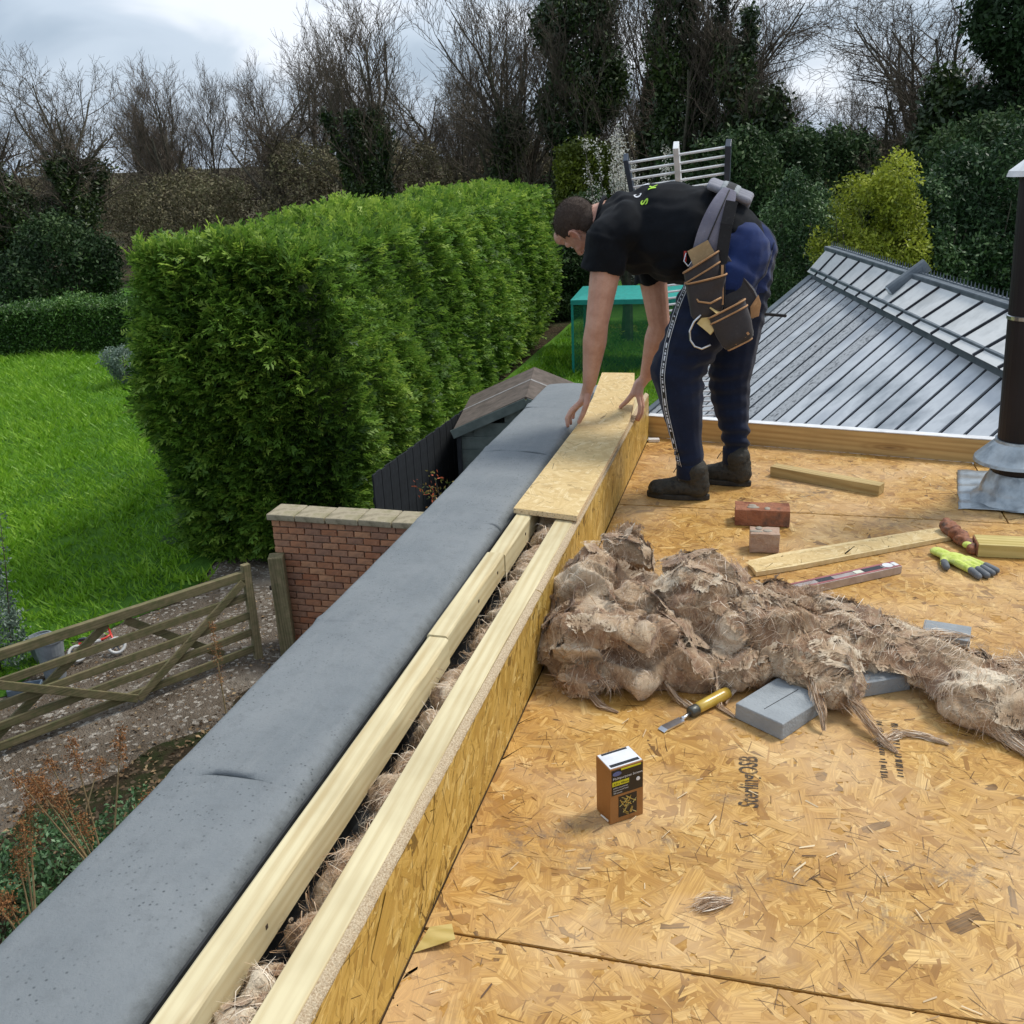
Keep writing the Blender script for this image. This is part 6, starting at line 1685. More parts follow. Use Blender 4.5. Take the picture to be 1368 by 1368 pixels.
for k in range(26):
    c = Vector((0.044 + gs.uniform(-0.018, 0.018), -0.0016, 0.040 + gs.uniform(-0.022, 0.022))); a = gs.choice([0.7, 0.9, 2.3, 2.5, 1.2]) + gs.gauss(0, 0.2)
    d = Vector((math.cos(a), 0, math.sin(a))) * 0.0075
    p, q = c - d, c + d
    p.x = min(max(p.x, 0.0225), 0.0655); q.x = min(max(q.x, 0.0225), 0.0655); p.z = min(max(p.z, 0.0145), 0.0655); q.z = min(max(q.z, 0.0145), 0.0655)
    m.tube([p, q], [0.0012, 0.0006], 5)
m.build('screws', M['brass'], win, kind='stuff')
m = MB(); m.add([(0.006, -0.001, 0.004), (0.036, -0.012, 0.002), (0.034, -0.0135, 0.0045), (0.005, -0.001, 0.010)], [(0, 1, 2, 3)]); m.build('loose_flap', M['label_white'], bx, loc=(-0.0, 0.0, 0), rot=(0, 0, R(115)))

# printed board lettering
t = NT('stamped_ink'); nz = t.noise(130, 4, 0.8, t.map((1, 0.22, 1)))
t.set((0.045, 0.035, 0.028), 0.8)
tr = t.n.new('ShaderNodeBsdfTransparent'); ms = t.n.new('ShaderNodeMixShader')
t.l.new(t.ramp(nz, [(0.47, 0.95), (0.56, 0.05)]), ms.inputs[0]); t.l.new(t.b.outputs[0], ms.inputs[1]); t.l.new(tr.outputs[0], ms.inputs[2])
t.l.new(t.ramp(nz, [(0.44, 0.0), (0.60, 0.85)]), ms.inputs[0])
t.l.new(ms.outputs[0], t.n['Material Output'].inputs['Surface']); M['ink'] = t.m
pr_ = thing('board_lettering', 'dark stamped SterlingOSB lettering on the deck board below the grey block', 'stamped print', (0.018, 1.885, 0.0019), R(92))
link('lettering', text_mesh('SterlingOSB', 0.062, bold=0.0012, sx=0.66), M['ink'], pr_)
pr2 = thing('board_lettering', 'smudged unreadable stamp marks on the deck right of the SterlingOSB print', 'stamped print', (0.30, 2.06, 0.0019), R(88))
m = MB(); gs = random.Random(5)
for rw in (0, -0.036):
    x = 0.0
    while x < 0.25:
        w = gs.uniform(0.004, 0.012)
        if gs.random() < 0.8: m.box((x, rw, 0), (w * 0.5, gs.uniform(0.010, 0.018), 0.0002), rz=gs.gauss(0, 0.12))
        x += w
m.build('smudged_marks', M['ink'], pr2, kind='stuff')

# chisel
ch = thing('wood_chisel', 'wood chisel with an amber handle lying beside the wool, blade towards the upstand', 'chisel', (-0.229, 2.151, 0.004), math.atan2(0.188, 0.153))
M['amber'] = mottled('amber_plastic', (0.42, 0.26, 0.03), (0.55, 0.38, 0.07), 20, 0.25, 0.1, 90, 0.0006, spec=0.6)
m = MB(); m.add([(0, -0.012, 0.0), (0, 0.012, 0.0), (0.012, -0.012, 0.0045), (0.012, 0.012, 0.0045), (0.075, -0.0115, 0.0045), (0.075, 0.0115, 0.0045), (0.075, -0.0115, 0), (0.075, 0.0115, 0), (0.012, -0.012, 0), (0.012, 0.012, 0)],
    [(0, 2, 3, 1), (2, 4, 5, 3), (0, 8, 2), (1, 3, 9), (8, 6, 4, 2), (9, 3, 5, 7), (0, 1, 9, 8), (8, 9, 7, 6), (4, 6, 7, 5)]); m.build('blade', M['steel'], ch)
m = MB(); m.tube([(0.075, 0, 0.004), (0.085, 0, 0.006), (0.105, 0, 0.010)], [0.007, 0.0045, 0.006], 10); m.build('shank', M['steel'], ch, smooth=True)
m = MB(); m.tube([(0.103, 0, 0.012), (0.106, 0, 0.012), (0.128, 0, 0.012), (0.131, 0, 0.012)], [0.012, 0.0145, 0.0155, 0.013], 16); m.build('ferrule', mottled('worn_dark_ferrule', (0.06, 0.065, 0.06), (0.14, 0.14, 0.125), 40, 0.4, 0.3, 200, 0.002, metal=0.6), ch, smooth=True)
m = MB(); m.tube([(0.130, 0, 0.013), (0.136, 0, 0.014), (0.17, 0, 0.015), (0.225, 0, 0.016), (0.245, 0, 0.016), (0.25, 0, 0.016)], [0.0125, 0.0150, 0.0155, 0.0175, 0.0165, 0.010], 14); m.build('handle', M['amber'], ch, smooth=True)

# grey blocks
M['block'] = mottled('grey_aerated_block', (0.20, 0.22, 0.235), (0.31, 0.335, 0.35), 5, 0.9, 0.8, 110, 0.004, c3=(0.25, 0.27, 0.285))
def slab(name, label, cat, c, d, rz, mat, group=None, bevel=0.003, tilt=(0, 0), z0=0.0015):
    o = thing(name, label, cat, (c[0], c[1], z0), rz, group, rot=(tilt[0], tilt[1], rz))
    m = MB(); nx = 8
    m.box((0, 0, d[2] / 2), d); me = m.mesh(name + '_body', bevel, 2)
    g = random.Random(int((c[0] + 5) * 1000))
    for v in me.vertices: v.co += Vector((g.gauss(0, 0.0006), g.gauss(0, 0.0006), g.gauss(0, 0.0004)))
    b = link('body', me, mat, o)
    return o
blk = slab('grey_block', 'thin grey block nearest the screw box, its end poking out from under the wool', 'block', (0.062, 2.285), (0.142, 0.185, 0.046), R(-34.5), M['block'], 'thin grey blocks under the wool')
m = MB(); m.box((0.005, 0.0, 0.0465), (0.142, 0.0018, 0.0006)); m.build('scored_line', M['dark_lining'], blk, rot=(0, 0, R(88)))
slab('grey_block', 'grey block almost buried under the tail of wool, behind the front block', 'block', (0.30, 2.50), (0.16, 0.13, 0.045), R(28), M['block'], 'thin grey blocks under the wool')
slab('grey_block', 'thin pale grey piece of block right of the pulled wool', 'block', (0.535, 2.80), (0.13, 0.10, 0.03), R(-12), M['block'], 'thin grey blocks under the wool')
# bricks
M['old_brick'] = mottled('old_brick', (0.16, 0.055, 0.030), (0.34, 0.14, 0.075), 14, 0.95, 1.0, 70, 0.006, c3=(0.12, 0.075, 0.055))
M['old_brick_end'] = mottled('dusty_brick', (0.30, 0.18, 0.12), (0.44, 0.31, 0.23), 14, 0.95, 1.0, 70, 0.006, c3=(0.36, 0.22, 0.15))
def rough_brick(label, c, d, rz, seed, mat):
    o = thing('loose_brick', label, 'brick', (c[0], c[1], 0.0015), rz, 'loose bricks on the deck')
    m = MB(); m.box((0, 0, d[2] / 2), d); me = m.mesh('brick_body')
    bm = bmesh.new(); bm.from_mesh(me)
    bmesh.ops.subdivide_edges(bm, edges=bm.edges[:], cuts=11, use_grid_fill=True)
    for v in bm.verts:
        p = v.co * 30; e_ = sum(1 for a, b in zip((v.co.x / d[0] * 2, v.co.y / d[1] * 2, (v.co.z / d[2] - 0.5) * 2), (1, 1, 1)) if abs(a) > 0.93)
        n_ = mnoise.noise(p + Vector((seed, 0, 0)))
        v.co += Vector((v.co.x, v.co.y, v.co.z - d[2] / 2)).normalized() * (n_ * 0.0022 - (0.004 * max(0, mnoise.noise(p * 0.6 + Vector((0, seed, 0))) + 0.35) if e_ >= 2 else 0))
        v.co.z = max(v.co.z, 0)
    bm.to_mesh(me); bm.free(); link('brick_body', me, mat, o)
    m = MB(); gg = random.Random(seed)
    for k in range(3): m.ball((gg.uniform(-d[0] * .35, d[0] * .35), gg.uniform(-d[1] * .3, d[1] * .3), d[2]), (gg.uniform(0.012, 0.026), gg.uniform(0.01, 0.02), 0.0035), 9, 5)
    m.build('mortar_crust', M['mortar'], o, smooth=True)
rough_brick('whole dark red brick lying right of the man\'s boots', (-0.012, 3.70), (0.208, 0.10, 0.066), R(2), 3, M['old_brick'])
rough_brick('paler broken half brick between the whole brick and the wool', (0.002, 3.415), (0.105, 0.075, 0.075), R(2), 8, M['old_brick_end'])
# long board with a torn pale face
pl = thing('loose_plank', 'long pale strand board strip lying between the half brick and the glove', 'strand board', (0, 0, 0.0015))
poly_ = [(-0.02, 3.165), (0.105, 3.237), (0.678, 3.615), (0.628, 3.690), (0.053, 3.345), (-0.05, 3.26)]
m = MB(); m.prism(poly_, 0.0, 0.018); b = m.build('board_face', M['pale_core'], pl, bevel=0.001, seg=1)
ang_ = math.atan2(3.615 - 3.165, 0.698); ex_ = (math.cos(ang_), math.sin(ang_), 0); ey_ = (-math.sin(ang_), math.cos(ang_), 0)
strands('wood_strands', M['pale'], b, 0.80, 0.085, ((-0.015, 3.172, 0.0182), ex_, ey_, (0, 0, 1)), 420, seed=91, tone=(0.65, 0.2), thick=0.0006)
# spirit level
M['alu'] = mottled('worn_aluminium', (0.36, 0.30, 0.28), (0.55, 0.50, 0.48), 20, 0.4, 0.2, 120, 0.001, metal=0.5)
M['level_red'] = plain('faded_red_paint', (0.33, 0.10, 0.10), 0.4)
M['vial'] = plain('vial_plastic', (0.62, 0.62, 0.50), 0.25)
lv = thing('spirit_level', 'faded red spirit level half buried in the wool, end towards the gloves', 'spirit level', (0.447, 3.290, 0.0015), math.atan2(-0.190, -0.265))
m = MB(); m.box((0.30, 0, 0.014), (0.60, 0.046, 0.028)); m.build('body', M['alu'], lv, bevel=0.0015)
for y in (-0.017, 0.017):
    m = MB(); m.box((0.30, y, 0.0289), (0.596, 0.009, 0.0012)); m.build('red_stripe', M['level_red'], lv)
for x_, w_ in ((0.105, 0.075), (0.30, 0.06)):
    m = MB(); m.box((x_, 0, 0.0289), (w_, 0.024, 0.0016)); m.build('handle_slot', M['label_black'], lv)
m = MB(); m.lathe([(0.009, 0), (0.0175, 0), (0.0175, 0.0026), (0.009, 0.0026)], 22, (0.043, 0, 0.0282)); m.build('vial_ring', M['label_white'], lv)
m = MB(); m.lathe([(0.0, 0), (0.009, 0), (0.009, 0.0018), (0, 0.0018)], 18, (0.043, 0, 0.0282)); m.build('vial', M['label_black'], lv)
m = MB(); m.box((0.012, 0, 0.0290), (0.016, 0.026, 0.0016)); m.build('end_label', M['label_white'], lv)
m = MB(); m.box((0.165, 0, 0.0290), (0.03, 0.022, 0.0022)); m.build('centre_vial', M['vial'], lv)
# timber pieces
M['offcut'] = timber('treated_offcut_timber', (0.50, 0.37, 0.16), (0.33, 0.22, 0.08), 'x', False)
M['yellow_timber'] = timber('yellow_offcut_timber', (0.58, 0.47, 0.19), (0.40, 0.30, 0.08), 'x', False)
slab('timber_offcut', 'short square timber offcut lying between the man\'s boots and the flue', 'timber', (0.245, 4.205), (0.49, 0.058, 0.045), math.atan2(-0.213, 0.44), M['offcut'], 'timber offcuts on the deck')
tb = slab('timber_offcut', 'yellowish timber length cut by the right picture edge beside the gloves', 'timber', (1.08, 3.52), (0.70, 0.098, 0.047), R(1.5), M['yellow_timber'], 'timber offcuts on the deck')
m = MB(); m.box((-0.3515, 0, 0.0235), (0.003, 0.09, 0.042)); m.build('dark_end_grain', M['old_brick'], tb)
# card flap at the foot of the upstand
fl = thing('card_flap', 'small bent piece of yellow card at the foot of the upstand, nearest corner', 'card', (-0.57, 1.36, 0.002))
m = MB(); m.add([(-0.026, -0.04, 0.001), (0.046, -0.006, 0.016), (0.026, 0.034, 0.012), (-0.018, 0.028, 0.001), (-0.026, -0.04, 0.0), (0.046, -0.006, 0.0145), (0.026, 0.034, 0.0105), (-0.018, 0.028, 0.0)], [(0, 1, 2, 3), (7, 6, 5, 4), (0, 4, 5, 1), (1, 5, 6, 2), (2, 6, 7, 3)])
m.build('card', M['yellow_timber'], fl)
wp = thing('white_packer', 'small white plastic packer by the far end of the upstand', 'packer', (-0.565, 4.775, 0.0015), 0.2)
m = MB(); m.box((0, 0, 0.008), (0.055, 0.035, 0.015)); m.build('packer_body', M['white_paint'], wp, bevel=0.002)
# gloves
M['glove_lime'] = mottled('lime_knit', (0.36, 0.46, 0.06), (0.58, 0.66, 0.16), 40, 0.9, 0.6, 300, 0.001, c3=(0.50, 0.50, 0.22))
M['glove_grey'] = mottled('grey_rubber_dip', (0.075, 0.085, 0.095), (0.16, 0.17, 0.185), 25, 0.6, 0.5, 160, 0.001)
M['glove_maroon'] = mottled('dirty_maroon_glove', (0.10, 0.035, 0.02), (0.30, 0.12, 0.06), 30, 0.7, 0.6, 120, 0.002, c3=(0.06, 0.055, 0.05))
gl = thing('work_glove', 'lime green work glove with grey dipped fingers lying right of the spirit level', 'glove', (0, 0, 0))
tips = [((0.665, 3.335), (0.700, 3.262)), ((0.683, 3.345), (0.728, 3.275)), ((0.698, 3.358), (0.748, 3.296)), ((0.708, 3.374), (0.765, 3.322))]
lst = [('c', (0.598, 3.462, 0.014), (0.615, 3.435, 0.016), 0.026, 0.026, dict(squash=0.55, axis=(0.6, 0.5, 0))), ('e', (0.648, 3.392, 0.018), (0.052, 0.040, 0.017), RX(0, 0, -48)), ('c', (0.615, 3.41, 0.014), (0.605, 3.355, 0.013), 0.015, 0.012)]
for (a, b) in tips: lst.append(('c', (a[0] - 0.02, a[1] + 0.02, 0.018), (a[0] * .5 + b[0] * .5, a[1] * .5 + b[1] * .5, 0.016), 0.013, 0.011))
link('knit', blob('knit', lst, 0.003, 3), M['glove_lime'], gl)
for (a, b) in tips:
    link('dipped_finger', blob('dipped_finger', [('c', (a[0] * .5 + b[0] * .5, a[1] * .5 + b[1] * .5, 0.017), (b[0], b[1], 0.0125), 0.0125, 0.0118)], 0.003, 2), M['glove_grey'], gl)
link('dipped_finger', blob('dipped_finger', [('c', (0.607, 3.362, 0.014), (0.609, 3.325, 0.013), 0.0135, 0.0125)], 0.003, 2), M['glove_grey'], gl)
g2 = thing('work_glove', 'crumpled maroon work glove between the long plank and the yellowish timber', 'glove', (0, 0, 0))
me = blob('crumpled_fabric', [('e', (0.668, 3.635, 0.034), (0.038, 0.034, 0.032), RX(0, 20, 30)), ('e', (0.695, 3.575, 0.026), (0.030, 0.034, 0.024)), ('c', (0.70, 3.56, 0.022), (0.716, 3.49, 0.018), 0.020, 0.016), ('c', (0.68, 3.60, 0.03), (0.655, 3.66, 0.045), 0.02, 0.024)], 0.0035, 2)
co, no = get_co(me), get_no(me); co += no * (0.007 * sinnoise(co, 12, 3, 3))[:, None]; co[:, 2] = np.maximum(co[:, 2], 0.002); set_co(me, co)
link('crumpled_fabric', me, M['glove_maroon'], g2)
link('cuff', blob('cuff', [('e', (0.701, 3.50, 0.030), (0.018, 0.016, 0.012))], 0.003, 1), M['glove_lime'], g2)
# chips, splinters and dust on the deck
g = np.random.default_rng(61); n = 900
x = np.concatenate([g.uniform(-0.58, 1.3, 110), g.normal(-0.42, 0.12, 70), g.normal(0.15, 0.25, 90)]); y = np.concatenate([g.uniform(1.0, 4.6, 110), g.normal(1.95, 0.35, 70), g.normal(1.75, 0.15, 90)])
k = (x > -0.585) & (y < 4.6); x, y = x[k], y[k]; n = len(x)
an = g.uniform(0, PI, n)
V, F, T = scatter([(0, -0.03, 0), (1, -0.06, 0.05), (1.05, 0.03, 0.1), (0.05, 0.05, 0.04)], [(0, 1, 2, 3)], np.stack([x, y, np.full(n, 0.0022)], 1), np.stack([np.cos(an), np.sin(an), g.normal(0.0, 0.06, n)], 1), np.array([0, 0, 1.0]) + g.normal(0, 0.35, (n, 3)), g.uniform(0.008, 0.034, n), np.clip(g.normal(0.55, 0.35, n), 0, 1))
V[:, 2] = np.maximum(V[:, 2], 0.0018)
mw = NT('wood_splinter'); mw.set(mw.ramp(mw.attr('tint'), [(0.0, (0.10, 0.05, 0.02)), (0.35, (0.38, 0.22, 0.09)), (1.0, (0.74, 0.60, 0.38))]), 0.7)
link('wood_splinters', np_mesh('wood_splinters', V, F, T), mw.m, None, kind='stuff')
# ================================================================== THE MAN
M['skin'] = None
def skin_m():
    t = NT('skin')
    a = t.noise(14, 4, 0.6)
    c = t.ramp(a, [(0.3, (0.45, 0.235, 0.165)), (0.55, (0.57, 0.33, 0.245)), (0.75, (0.63, 0.39, 0.30))])
    red = t.attr('tint')
    c = t.mix(red, c, (0.50, 0.15, 0.095))
    c = t.mix(t.ramp(t.noise(160, 3), [(0.5, 0.0), (0.8, 0.25)]), c, (0.36, 0.16, 0.10))
    t.bump(t.noise(220, 4, 0.7), 0.25, 0.001)
    return t.set(c, 0.5, spec=0.4, Subsurface_Weight=0.08, Subsurface_Radius=(0.02, 0.008, 0.004))
M['skin'] = skin_m()
def cloth(name, c1, c2, rough=0.85, weave=420, spec=0.15, sheen=0.15):
    t = NT(name)
    c = t.ramp(t.noise(7, 5, 0.6), [(0.3, c1), (0.7, c2)])
    c = t.mix(t.ramp(t.noise(60, 5, 0.75), [(0.55, 0.0), (0.8, 0.35)]), c, tuple(min(1, x * 2.2 + 0.01) for x in c2))
    t.bump(t.noise(weave, 3, 0.7), 0.35, 0.0012)
    return t.set(c, rough, spec=spec, Sheen_Weight=sheen)
M['shirt'] = cloth('black_tshirt', (0.0035, 0.0045, 0.0065), (0.0065, 0.0085, 0.012), sheen=0.03)
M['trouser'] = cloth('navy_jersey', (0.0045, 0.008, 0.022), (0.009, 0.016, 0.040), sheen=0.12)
M['seat_highlight'] = cloth('lit_navy_jersey', (0.007, 0.017, 0.075), (0.013, 0.030, 0.115), sheen=0.15)  # brighter blue of the joggers, for the highlight painted on the seat
M['boot'] = mottled('black_muddy_boot', (0.006, 0.006, 0.0055), (0.040, 0.036, 0.027), 40, 0.7, 0.7, 150, 0.003, c3=(0.018, 0.018, 0.016))
M['sole'] = mottled('dirty_rubber_sole', (0.014, 0.013, 0.012), (0.05, 0.044, 0.034), 30, 0.8, 0.6, 90, 0.004)
M['hair'] = None
def hair_m():
    t = NT('short_brown_hair')
    n_ = t.noise(300, 5, 0.8)
    c = t.ramp(n_, [(0.35, (0.030, 0.019, 0.014)), (0.6, (0.085, 0.058, 0.044)), (0.8, (0.16, 0.12, 0.10))])
    t.bump(n_, 1.0, 0.003)
    return t.set(c, 0.7, spec=0.3)
M['hair'] = hair_m()
man = thing('person', 'man in a black T-shirt and navy joggers bending to hold the loose board', 'person', (0, 0, 0))
V3 = Vector
# --- head frame: up = crown direction, fwd = where the face looks (down and to the left, turned a little away)
Hc_ = V3((-0.800, 4.13, 1.105))
h_up = V3((-0.90, 0.02, 0.40)).normalized()
h_fw = V3((-0.36, 0.42, -0.84)); h_fw = (h_fw - h_up * h_fw.dot(h_up)).normalized()
h_rt = h_fw.cross(h_up).normalized()          # towards his right
HM = Matrix((h_rt, h_fw, h_up)).transposed()  # local (x right, y forward, z up) -> world
def HP_(x, y, z): return Hc_ + HM @ V3((x, y, z))
HR = HM
skinl = []
skinl += [('e', HP_(0, -0.012, 0.030), (0.077, 0.098, 0.082), HR), ('e', HP_(0, 0.022, -0.010), (0.068, 0.074, 0.085), HR), ('e', HP_(0, 0.030, -0.065), (0.054, 0.058, 0.048), HR),
          ('e', HP_(0, 0.074, -0.098), (0.026, 0.020, 0.020), HR), ('c', HP_(0, 0.088, 0.008), HP_(0, 0.112, -0.032), 0.010, 0.0145),
          ('e', HP_(-0.012, 0.104, -0.036), (0.009, 0.010, 0.008), HR), ('e', HP_(0.012, 0.104, -0.036), (0.009, 0.010, 0.008), HR),
          ('c', HP_(-0.044, 0.072, 0.020), HP_(0.044, 0.072, 0.020), 0.014, 0.014), ('c', HP_(0, 0.076, 0.060), HP_(0, 0.084, 0.022), 0.04, 0.02),
          ('e', HP_(-0.044, 0.060, -0.030), (0.022, 0.020, 0.018), HR), ('e', HP_(0.044, 0.060, -0.030), (0.022, 0.020, 0.018), HR),
          ('c', HP_(-0.018, 0.091, -0.062), HP_(0.018, 0.091, -0.062), 0.0075, 0.0075), ('c', HP_(-0.015, 0.090, -0.073), HP_(0.015, 0.090, -0.073), 0.0078, 0.0078)]
for s in (-1, 1):   # ears: rim and lobe
    skinl += [('e', HP_(s * 0.078, -0.006, -0.006), (0.006, 0.016, 0.026), HR)]
    rim = [(-0.004, 0.020), (-0.016, 0.022), (-0.025, 0.010), (-0.024, -0.008), (-0.014, -0.024), (-0.003, -0.034)]
    for a, b in zip(rim[:-1], rim[1:]):
        skinl.append(('c', HP_(s * 0.086, a[0] + 0.004, a[1]), HP_(s * 0.086, b[0] + 0.004, b[1]), 0.0048, 0.0048))
# neck into the collar
skinl += [('c', HP_(0, -0.030, -0.02), V3((-0.655, 4.125, 1.145)), 0.062, 0.072), ('c', V3((-0.70, 4.125, 1.13)), V3((-0.60, 4.12, 1.13)), 0.070, 0.10)]
# arms: shoulder, elbow, wrist
SL, EL, WL = V3((-0.645, 3.955, 1.075)), V3((-0.705, 3.960, 0.735)), V3((-0.757, 4.055, 0.468))
SR, ER, WR = V3((-0.545, 4.300, 1.040)), V3((-0.493, 4.335, 0.665)), V3((-0.556, 4.395, 0.425))
def arm(S, E_, W, k=1.0):
    o_ = []
    m1 = S.lerp(E_, 0.5)
    o_ += [('c', S, m1, 0.060 * k, 0.053 * k), ('c', m1, E_, 0.053 * k, 0.042 * k)]
    f1 = E_.lerp(W, 0.28)
    o_ += [('c', E_, f1, 0.042 * k, 0.0455 * k), ('c', f1, E_.lerp(W, 0.75), 0.0455 * k, 0.033 * k), ('c', E_.lerp(W, 0.75), W, 0.033 * k, 0.027 * k)]
    return o_
skinl += arm(SL, EL, WL, 1.13) + arm(SR, ER, WR, 1.13)
# hands ------------------------------------------------------------
def finger(root, joints, r0, r1):
    pts = [root] + joints; n = len(pts) - 1; o_ = []
    for i in range(n):
        a = r0 + (r1 - r0) * i / n; b = r0 + (r1 - r0) * (i + 1) / n
        o_.append(('c', pts[i], pts[i + 1], a, b, dict(n=10)))
    return o_
# left hand: over the board's left edge, fingers outside it, thumb lying on top
kl = [V3((-0.804, 4.082, 0.372)), V3((-0.808, 4.105, 0.368)), V3((-0.802, 4.128, 0.364)), V3((-0.791, 4.148, 0.362))]
skinl += [('c', WL, V3((-0.776, 4.085, 0.415)), 0.026, 0.025), ('e', V3((-0.782, 4.102, 0.405)), (0.022, 0.042, 0.045), RX(0, 28, 20))]
for k_ in kl: skinl.append(('c', V3((-0.761, 4.085, 0.435)), k_, 0.018, 0.0125))
tipsL = [[V3((-0.844, 4.072, 0.335)), V3((-0.863, 4.072, 0.300)), V3((-0.861, 4.074, 0.268))],
         [V3((-0.850, 4.104, 0.330)), V3((-0.872, 4.107, 0.292)), V3((-0.868, 4.108, 0.256))],
         [V3((-0.844, 4.136, 0.328)), V3((-0.865, 4.142, 0.292)), V3((-0.862, 4.144, 0.258))],
         [V3((-0.828, 4.162, 0.332)), V3((-0.852, 4.170, 0.304)), V3((-0.856, 4.173, 0.276))]]
for k_, tj, r in zip(kl, tipsL, (0.0110, 0.0113, 0.0108, 0.0096)): skinl += finger(k_, tj, r, r * 0.78)
skinl += finger(V3((-0.766, 4.070, 0.420)), [V3((-0.771, 4.048, 0.372)), V3((-0.788, 4.050, 0.325)), V3((-0.808, 4.062, 0.288))], 0.0155, 0.0098)
# right hand: thumb on top, fingers under the right edge
kr = [V3((-0.588, 4.340, 0.345)), V3((-0.582, 4.365, 0.338)), V3((-0.582, 4.390, 0.336)), V3((-0.586, 4.414, 0.340))]
skinl += [('c', WR, V3((-0.590, 4.397, 0.375)), 0.026, 0.025), ('e', V3((-0.598, 4.398, 0.370)), (0.022, 0.042, 0.042), RX(0, 12, 0))]
for k_ in kr: skinl.append(('c', V3((-0.584, 4.395, 0.395)), k_, 0.018, 0.0125))
tipsR = [[V3((-0.574, 4.320, 0.300)), V3((-0.578, 4.312, 0.266)), V3((-0.589, 4.312, 0.240))],
         [V3((-0.568, 4.350, 0.292)), V3((-0.572, 4.345, 0.256)), V3((-0.586, 4.345, 0.228))],
         [V3((-0.570, 4.380, 0.292)), V3((-0.574, 4.376, 0.256)), V3((-0.587, 4.376, 0.230))],
         [V3((-0.576, 4.408, 0.300)), V3((-0.580, 4.406, 0.268)), V3((-0.590, 4.406, 0.244))]]
for k_, tj, r in zip(kr, tipsR, (0.0110, 0.0113, 0.0108, 0.0096)): skinl += finger(k_, tj, r, r * 0.78)
skinl += finger(V3((-0.598, 4.372, 0.385)), [V3((-0.612, 4.335, 0.350)), V3((-0.640, 4.335, 0.315)), V3((-0.668, 4.345, 0.288))], 0.0155, 0.0098)
# hidden trunk and legs so that the body is one continuous figure
skinl += [('c', V3((-0.60, 4.12, 1.09)), V3((-0.40, 4.11, 1.06)), 0.13, 0.14), ('c', V3((-0.40, 4.11, 1.06)), V3((-0.17, 4.08, 0.97)), 0.14, 0.13),
          ('c', SL, V3((-0.58, 4.08, 1.09)), 0.055, 0.10), ('c', SR, V3((-0.58, 4.16, 1.09)), 0.055, 0.10),
          ('c', V3((-0.17, 3.99, 0.93)), V3((-0.365, 3.945, 0.55)), 0.095, 0.055), ('c', V3((-0.365, 3.945, 0.55)), V3((-0.305, 3.94, 0.12)), 0.055, 0.038),
          ('c', V3((-0.13, 4.17, 0.93)), V3((-0.165, 4.17, 0.50)), 0.095, 0.055), ('c', V3((-0.165, 4.17, 0.50)), V3((-0.125, 4.17, 0.12)), 0.055, 0.038)]
me = blob('body', skinl, 0.0042, 3, 0.45)
co = get_co(me)
# flush on ears, nose, knuckles, cheeks
ti = np.zeros(len(co))
for c_, r_, a_ in [(HP_(s * 0.084, -0.004, 0), 0.036, 0.75) for s in (-1, 1)] + [(HP_(0, 0.105, -0.03), 0.03, 0.4), (HP_(-0.05, 0.03, -0.05), 0.05, 0.35), (HP_(0.05, 0.03, -0.05), 0.05, 0.35), (HP_(-0.03, -0.08, -0.06), 0.06, 0.35)] + [(k_, 0.02, 0.45) for k_ in kl + kr] + [(t_[-1], 0.018, 0.45) for t_ in tipsL + tipsR]:
    d_ = np.linalg.norm(co - np.array(c_), axis=1); ti = np.maximum(ti, a_ * np.clip(1 - d_ / r_, 0, 1))
at = me.attributes.new('tint', 'FLOAT', 'POINT'); at.data.foreach_set('value', ti.astype(np.float32))
link('body', me, M['skin'], man)
# eyes and brows
for s in (-1, 1):
    m = MB(); m.ball(HP_(s * 0.031, 0.076, 0.002), 0.0115, 10, 8); m.build('eye', M['label_white'], man, smooth=True)
    m = MB(); m.tube([HP_(s * 0.014, 0.093, 0.018), HP_(s * 0.032, 0.090, 0.022), HP_(s * 0.050, 0.075, 0.016)], [0.003, 0.0042, 0.002], 6); m.build('eyebrow', M['hair'], man)
    # finger nails are too small to see; hair cap follows
hl = [('e', HP_(0, -0.014, 0.034), (0.0815, 0.1025, 0.0855), HR), ('e', HP_(0, -0.045, -0.022), (0.068, 0.060, 0.060), HR)]
me = blob('hair', hl, 0.0042, 3)
co = get_co(me); L_ = (co - np.array(Hc_)) @ np.array(HM)
# drop the part in front of the hairline, below the nape and round the ears
bm = bmesh.new(); bm.from_mesh(me); bm.verts.ensure_lookup_table()
kill = []
for v in bm.verts:
    x, y, z = L_[v.index]
    line = 0.045 + 0.012 * math.sin(x * 60)
    bad = (y > 0.058 - 0.30 * abs(x) and z < 0.075 + 0.010 * math.sin(x * 90)) or (z < -0.060) or (y > 0.012 and z < 0.030 and abs(x) > 0.03 and y > 0.022) or (abs(x) > 0.06 and -0.024 < y < 0.03 and z < 0.014)
    if bad: kill.append(v)
bmesh.ops.delete(bm, geom=kill, context='VERTS'); bm.to_mesh(me); bm.free()
hr = link('hair', me, M['hair'], man)
g = np.random.default_rng(4); co, no = get_co(me), get_no(me); k = g.integers(0, len(co), 9000)
D_ = no[k] * 0.8 + np.array(h_up)[None] * 0.1 - np.array(h_fw)[None] * 0.5 + g.normal(0, 0.35, (9000, 3))
V, F, T = scatter([(0, -0.06, 0), (0, 0.06, 0), (1, 0.0, 0)], [(0, 1, 2)], co[k], D_, g.normal(0, 1, (9000, 3)), g.uniform(0.004, 0.009, 9000), g.random(9000))
link('hair_strands', np_mesh('hair_strands', V, F, T), M['hair'], hr, kind='stuff')

